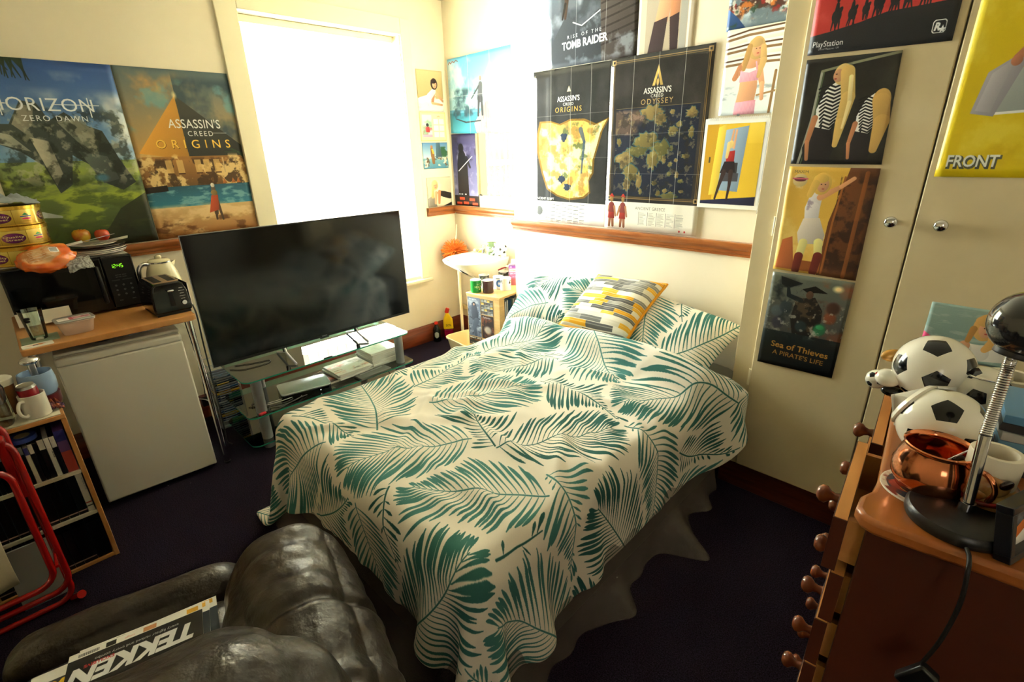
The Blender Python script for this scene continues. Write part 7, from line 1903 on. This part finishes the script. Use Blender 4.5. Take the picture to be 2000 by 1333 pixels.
bd.scale = (sc_, sc_, sc_*0.96)
def roll(u_, v_, rpx, h, label, base=0.0):
    p = onchest(u_, v_, base); r_ = rpx/FPX*float(np.dot(np.array(p)-CAM, _F))
    t = thing('ceramic_beaker', label, 'beaker', p)
    MB().lathe([(0, 0), (r_*0.9, 0), (r_, 0.004), (r_, h), (r_*0.74, h), (r_*0.72, 0.006), (0, 0.006)], mat('matt_cream_ceramic', 'D8CFBA', 0.45), n=44).build('beaker_body', t, smooth=40)
    return t
roll(1950, 812, 40, 0.085, 'wide cream beaker beside the football-shaped mug')
p = onchest(1902, 838)
t = thing('teal_box', 'small teal box between the footballs', 'box', p, math.radians(28))
MB().bb((-0.022, -0.03, 0), (0.022, 0.03, 0.032), mat('teal_card', '1E5A58', 0.5)).build('carton', t, bevel=0.0015)
MB().bb((-0.0225, -0.0305, 0.0322), (0.0225, 0.0305, 0.035), mat('grey_lid_card', 'A8A89E', 0.5)).build('lid', t, bevel=0.001)
# pile of cases at the right edge
zz = 0.0
for k, (c_, lb) in enumerate((('2A2A2C', 'black disc case at the bottom of the pile at the right edge'), ('8A8A8A', 'grey disc case near the bottom of the pile at the right edge'), ('1E1E20', 'second black disc case in the pile at the right edge'), ('6E9AB8', 'pale blue case with a white lettered panel, in the pile behind the beaker'), ('B8B8B4', 'clear disc case above the pale blue one'), ('3A3A3C', 'dark disc case above the clear one'), ('5A8AB0', 'blue case on top of the pile at the right edge'))):
    p = onchest(2010, 905, zz+0.0)
    if k == 0: base_p = onchest(2012, 905)
    t = thing('disc_case', lb, 'disc case', (base_p.x+0.012, base_p.y+0.0, ZT+0.0006+zz), math.radians(4+(k*31 % 5)), 'pile of disc cases on the chest')
    h_ = 0.0145
    MB().bb((-0.07, -0.062, 0), (0.07, 0.075, h_-0.0006), mat('pile_'+c_, c_, 0.3)).build('case', t, bevel=0.001)
    if k == 3:
        cv = Cv(140, 60, '6E9AB8', 2, 3); cv.rect(0, 0, 46, 60, 'D8D2C2'); cv.text('Time', 12, 38, 17, '2A2A2A', bold=.02); cv.ell(110, 40, 12, 12, '4A3A34')
        decal('printed_front', t, cv.img('blue_case'), (-0.0703, 0.06, 0.0005), (0, -1, 0), (0, 0, 1), 0.12, 0.0125)
    zz += h_
# photo frame near the front edge
pa, pb = onchest(1970, 1108), onchest(2030, 1072)
fa = math.atan2(pb.y-pa.y, pb.x-pa.x)
pf = thing('photo_frame', 'black picture frame leaning back at the right front edge of the chest', 'photo frame', pa, fa)
fm = mat('black_frame', '15151A', 0.3)
e_ = Euler((math.radians(-12), 0, 0)).to_matrix()
b = MB(); TT = Matrix.Translation((0, 0.0, 0.002)) @ e_.to_4x4()
for (x0, z0, x1, z1_) in ((0, 0, 0.15, 0.010), (0, 0.068, 0.15, 0.078), (0, 0.0101, 0.010, 0.0679), (0.14, 0.0101, 0.15, 0.0679)):
    b.box(((x0+x1)/2, 0.008, (z0+z1_)/2), (x1-x0, 0.018, z1_-z0), fm, T=TT)
b.box((0.075, 0.013, 0.039), (0.13, 0.004, 0.058), fm, T=TT)
b.build('frame', pf, bevel=0.001)
cv = Cv(130, 90, '3A4650', 2, 5); cv.cloud('6A7880', 4, .5, .7); cv.poly([(6, 85), (6, 66), (44, 40), (62, 85)], 'D8722A'); cv.poly([(6, 90), (46, 62), (110, 70), (126, 90)], 'EDE8E0'); cv.poly([(46, 32), (110, 10), (76, 44)], 'C8A8B0')
decal('photo', pf, cv.img('framed_photo'), Vector((0, 0, 0.002))+e_ @ Vector((0.010, 0.0105, 0.010)), (1, 0, 0), e_ @ Vector((0, 0, 1)), 0.13, 0.058, 0.1)

# ------------------------------------------------------------------ leather recliner in the foreground and the magazines on it
ach = thing('leather_armchair', 'dark brown leather recliner at the foot of the bed, back towards the camera', 'armchair', (0, 0, 0), math.atan2(0.24, -0.97))
# local frame: +x = forward (towards the window), local y = -(towards the bed)
ARM = lambda s_: -s_
softbox('armrest', (0.92, 0.29, 0.40), LEATHER, ach, r=0.12, n=46, bulge=0.035, wr=0.013, wscale=9, seed=2, loc=(0.98, -0.005, 0.40), stretch=(1.8, .45, .6), crease=[(0, 0.07, 0.028, 0.012)])
softbox('armrest', (0.92, 0.26, 0.40), LEATHER, ach, r=0.12, n=14, bulge=0.035, wr=0.010, wscale=7, seed=5, loc=(0.98, 0.835, 0.385), stretch=(1.7, .5, .6))
softbox('seat_cushion', (0.74, 0.55, 0.20), LEATHER, ach, r=0.06, n=18, bulge=0.03, wr=0.010, wscale=6, seed=3, loc=(1.12, 0.415, 0.268))
softbox('footrest', (0.14, 0.58, 0.30), LEATHER, ach, r=0.06, n=14, bulge=0.02, wr=0.008, wscale=6, seed=8, loc=(1.56, 0.415, 0.25))
softbox('backrest_cushion', (0.36, 0.86, 0.48), LEATHER, ach, r=0.15, n=26, bulge=0.05, wr=0.012, wscale=6, seed=4, loc=(0.715, 0.42, 0.625), rot=(0, math.radians(-10), 0), stretch=(.7, 1.4, 1))
softbox('back_panel', (0.12, 0.66, 0.62), LEATHER, ach, r=0.05, n=12, bulge=0.01, wr=0.004, seed=6, loc=(0.46, 0.42, 0.42))
MB().bb((0.50, 0.12, 0.03), (1.42, 0.72, 0.20), BLACKS).build('underframe', ach, bevel=0.01)
m = MB()
for k in range(30):
    a = -0.9+k*0.085
    m.box((0.70+0.205*math.cos(a), 0.03-0.012*math.sin(a*2), 0.60+0.235*math.sin(a)), (0.005, 0.004, 0.008), STITCH, rot=(0, -a, 0))
pass
def tmag(label, loc, rz, img, h=0.008, tilt=0.0, size=(0.215, 0.295)):
    t = thing('magazine', label, 'magazine', loc, group='magazines on the leather seat', rot=(tilt, 0, rz))
    w_, l_ = size
    MB().box((0, 0, h/2), (w_-0.003, l_-0.003, h-0.0008), PAPER).build('pages', t)
    b = MB(); b.add([(-w_/2, -l_/2, h), (w_/2, -l_/2, h), (w_/2, l_/2, h), (-w_/2, l_/2, h)], [(0, 1, 2, 3)], texmat('cover_'+img.name, img, 0.28, coat=.2), [[(0, 0), (1, 0), (1, 1), (0, 1)]])
    b.build('cover', t, smooth=0); return t
# cover picture: u runs towards the photographer-left, v from near to far
def cover(kind):
    cv = Cv(300, 220, 'E9E6E0', 2, 80+len(kind))
    if kind == 'black':
        cv.rect(0, 22, 300, 220, '14141A'); cv.rect(0, 0, 300, 22, 'E9E6E0'); cv.text('TEKKEN', 150, 58, 74, 'E8E8EA', anchor='m', bold=.05, shear=.25, flip=True)
        cv.text('every fighter ranked and every combo', 150, 40, 12, 'E8E8EA', anchor='m', flip=True); cv.text('EXCLUSIVE', 100, 52, 13, 'C8202A', bold=.03, flip=True)
    if kind == 'barcode':
        cv.rect(0, 40, 300, 220, '26303C'); cv.rect(0, 0, 300, 40, 'EDEAE4')
    if kind == 'flower':
        cv.rect(0, 36, 300, 220, '4A4A50'); cv.ell(60, 90, 40, 40, 'E0A81E'); cv.ell(60, 90, 14, 14, 'C07A12')
        for k in range(14): a = 2*PI*k/14; cv.ell(60+38*math.cos(a), 90+38*math.sin(a), 12, 7, 'E8B82A', rot=a)
    if kind in ('barcode', 'black'):
        x = 20
        for k in range(20): cv.rect(x+k*2.2, 8, x+k*2.2+1+(k % 2)*.5, 26 if kind != 'black' else 18, '3A3A3A')
        cv.rect(78, 4, 100, 20, '141414'); cv.rect(160, 4, 190, 20, 'C88A5A' if kind == 'black' else '7A8AA0'); cv.text('offers', 118, 16, 10, 'D88A80'); cv.rect(262, 3, 290, 20, 'D8A02A')
    cv.a = np.ascontiguousarray(cv.a[::-1, ::-1].transpose(1, 0, 2)[::-1])
    return cv.img('seat_mag_'+kind)
Rm = math.atan2(0.24, -0.97)
f_ = Vector((-0.97, 0.24, 0)); s_v = Vector((0.24, 0.97, 0))
def seatpt(f, s, z): return f_*f+s_v*s+Vector((0, 0, z))
zz = 0.406
for k, (kind, fo, so, rz, lb) in enumerate((('flower', 1.30, -0.46, 0.02, 'magazine with a yellow flower corner, lowest and farthest left on the seat'), ('barcode', 1.305, -0.345, -0.03, 'white-edged magazine second in the fan on the leather seat'), ('barcode', 1.298, -0.335, 0.03, 'white magazine with a barcode strip, third in the fan on the seat'), ('barcode', 1.285, -0.355, -0.01, 'magazine with a dark blue cover lying under the black one'), ('black', 1.268, -0.37, 0.0, 'black magazine lettered in slanted white, topmost on the seat'))):
    tmag(lb, seatpt(fo, so, zz), Rm+rz, cover(kind), 0.011); zz += 0.0113
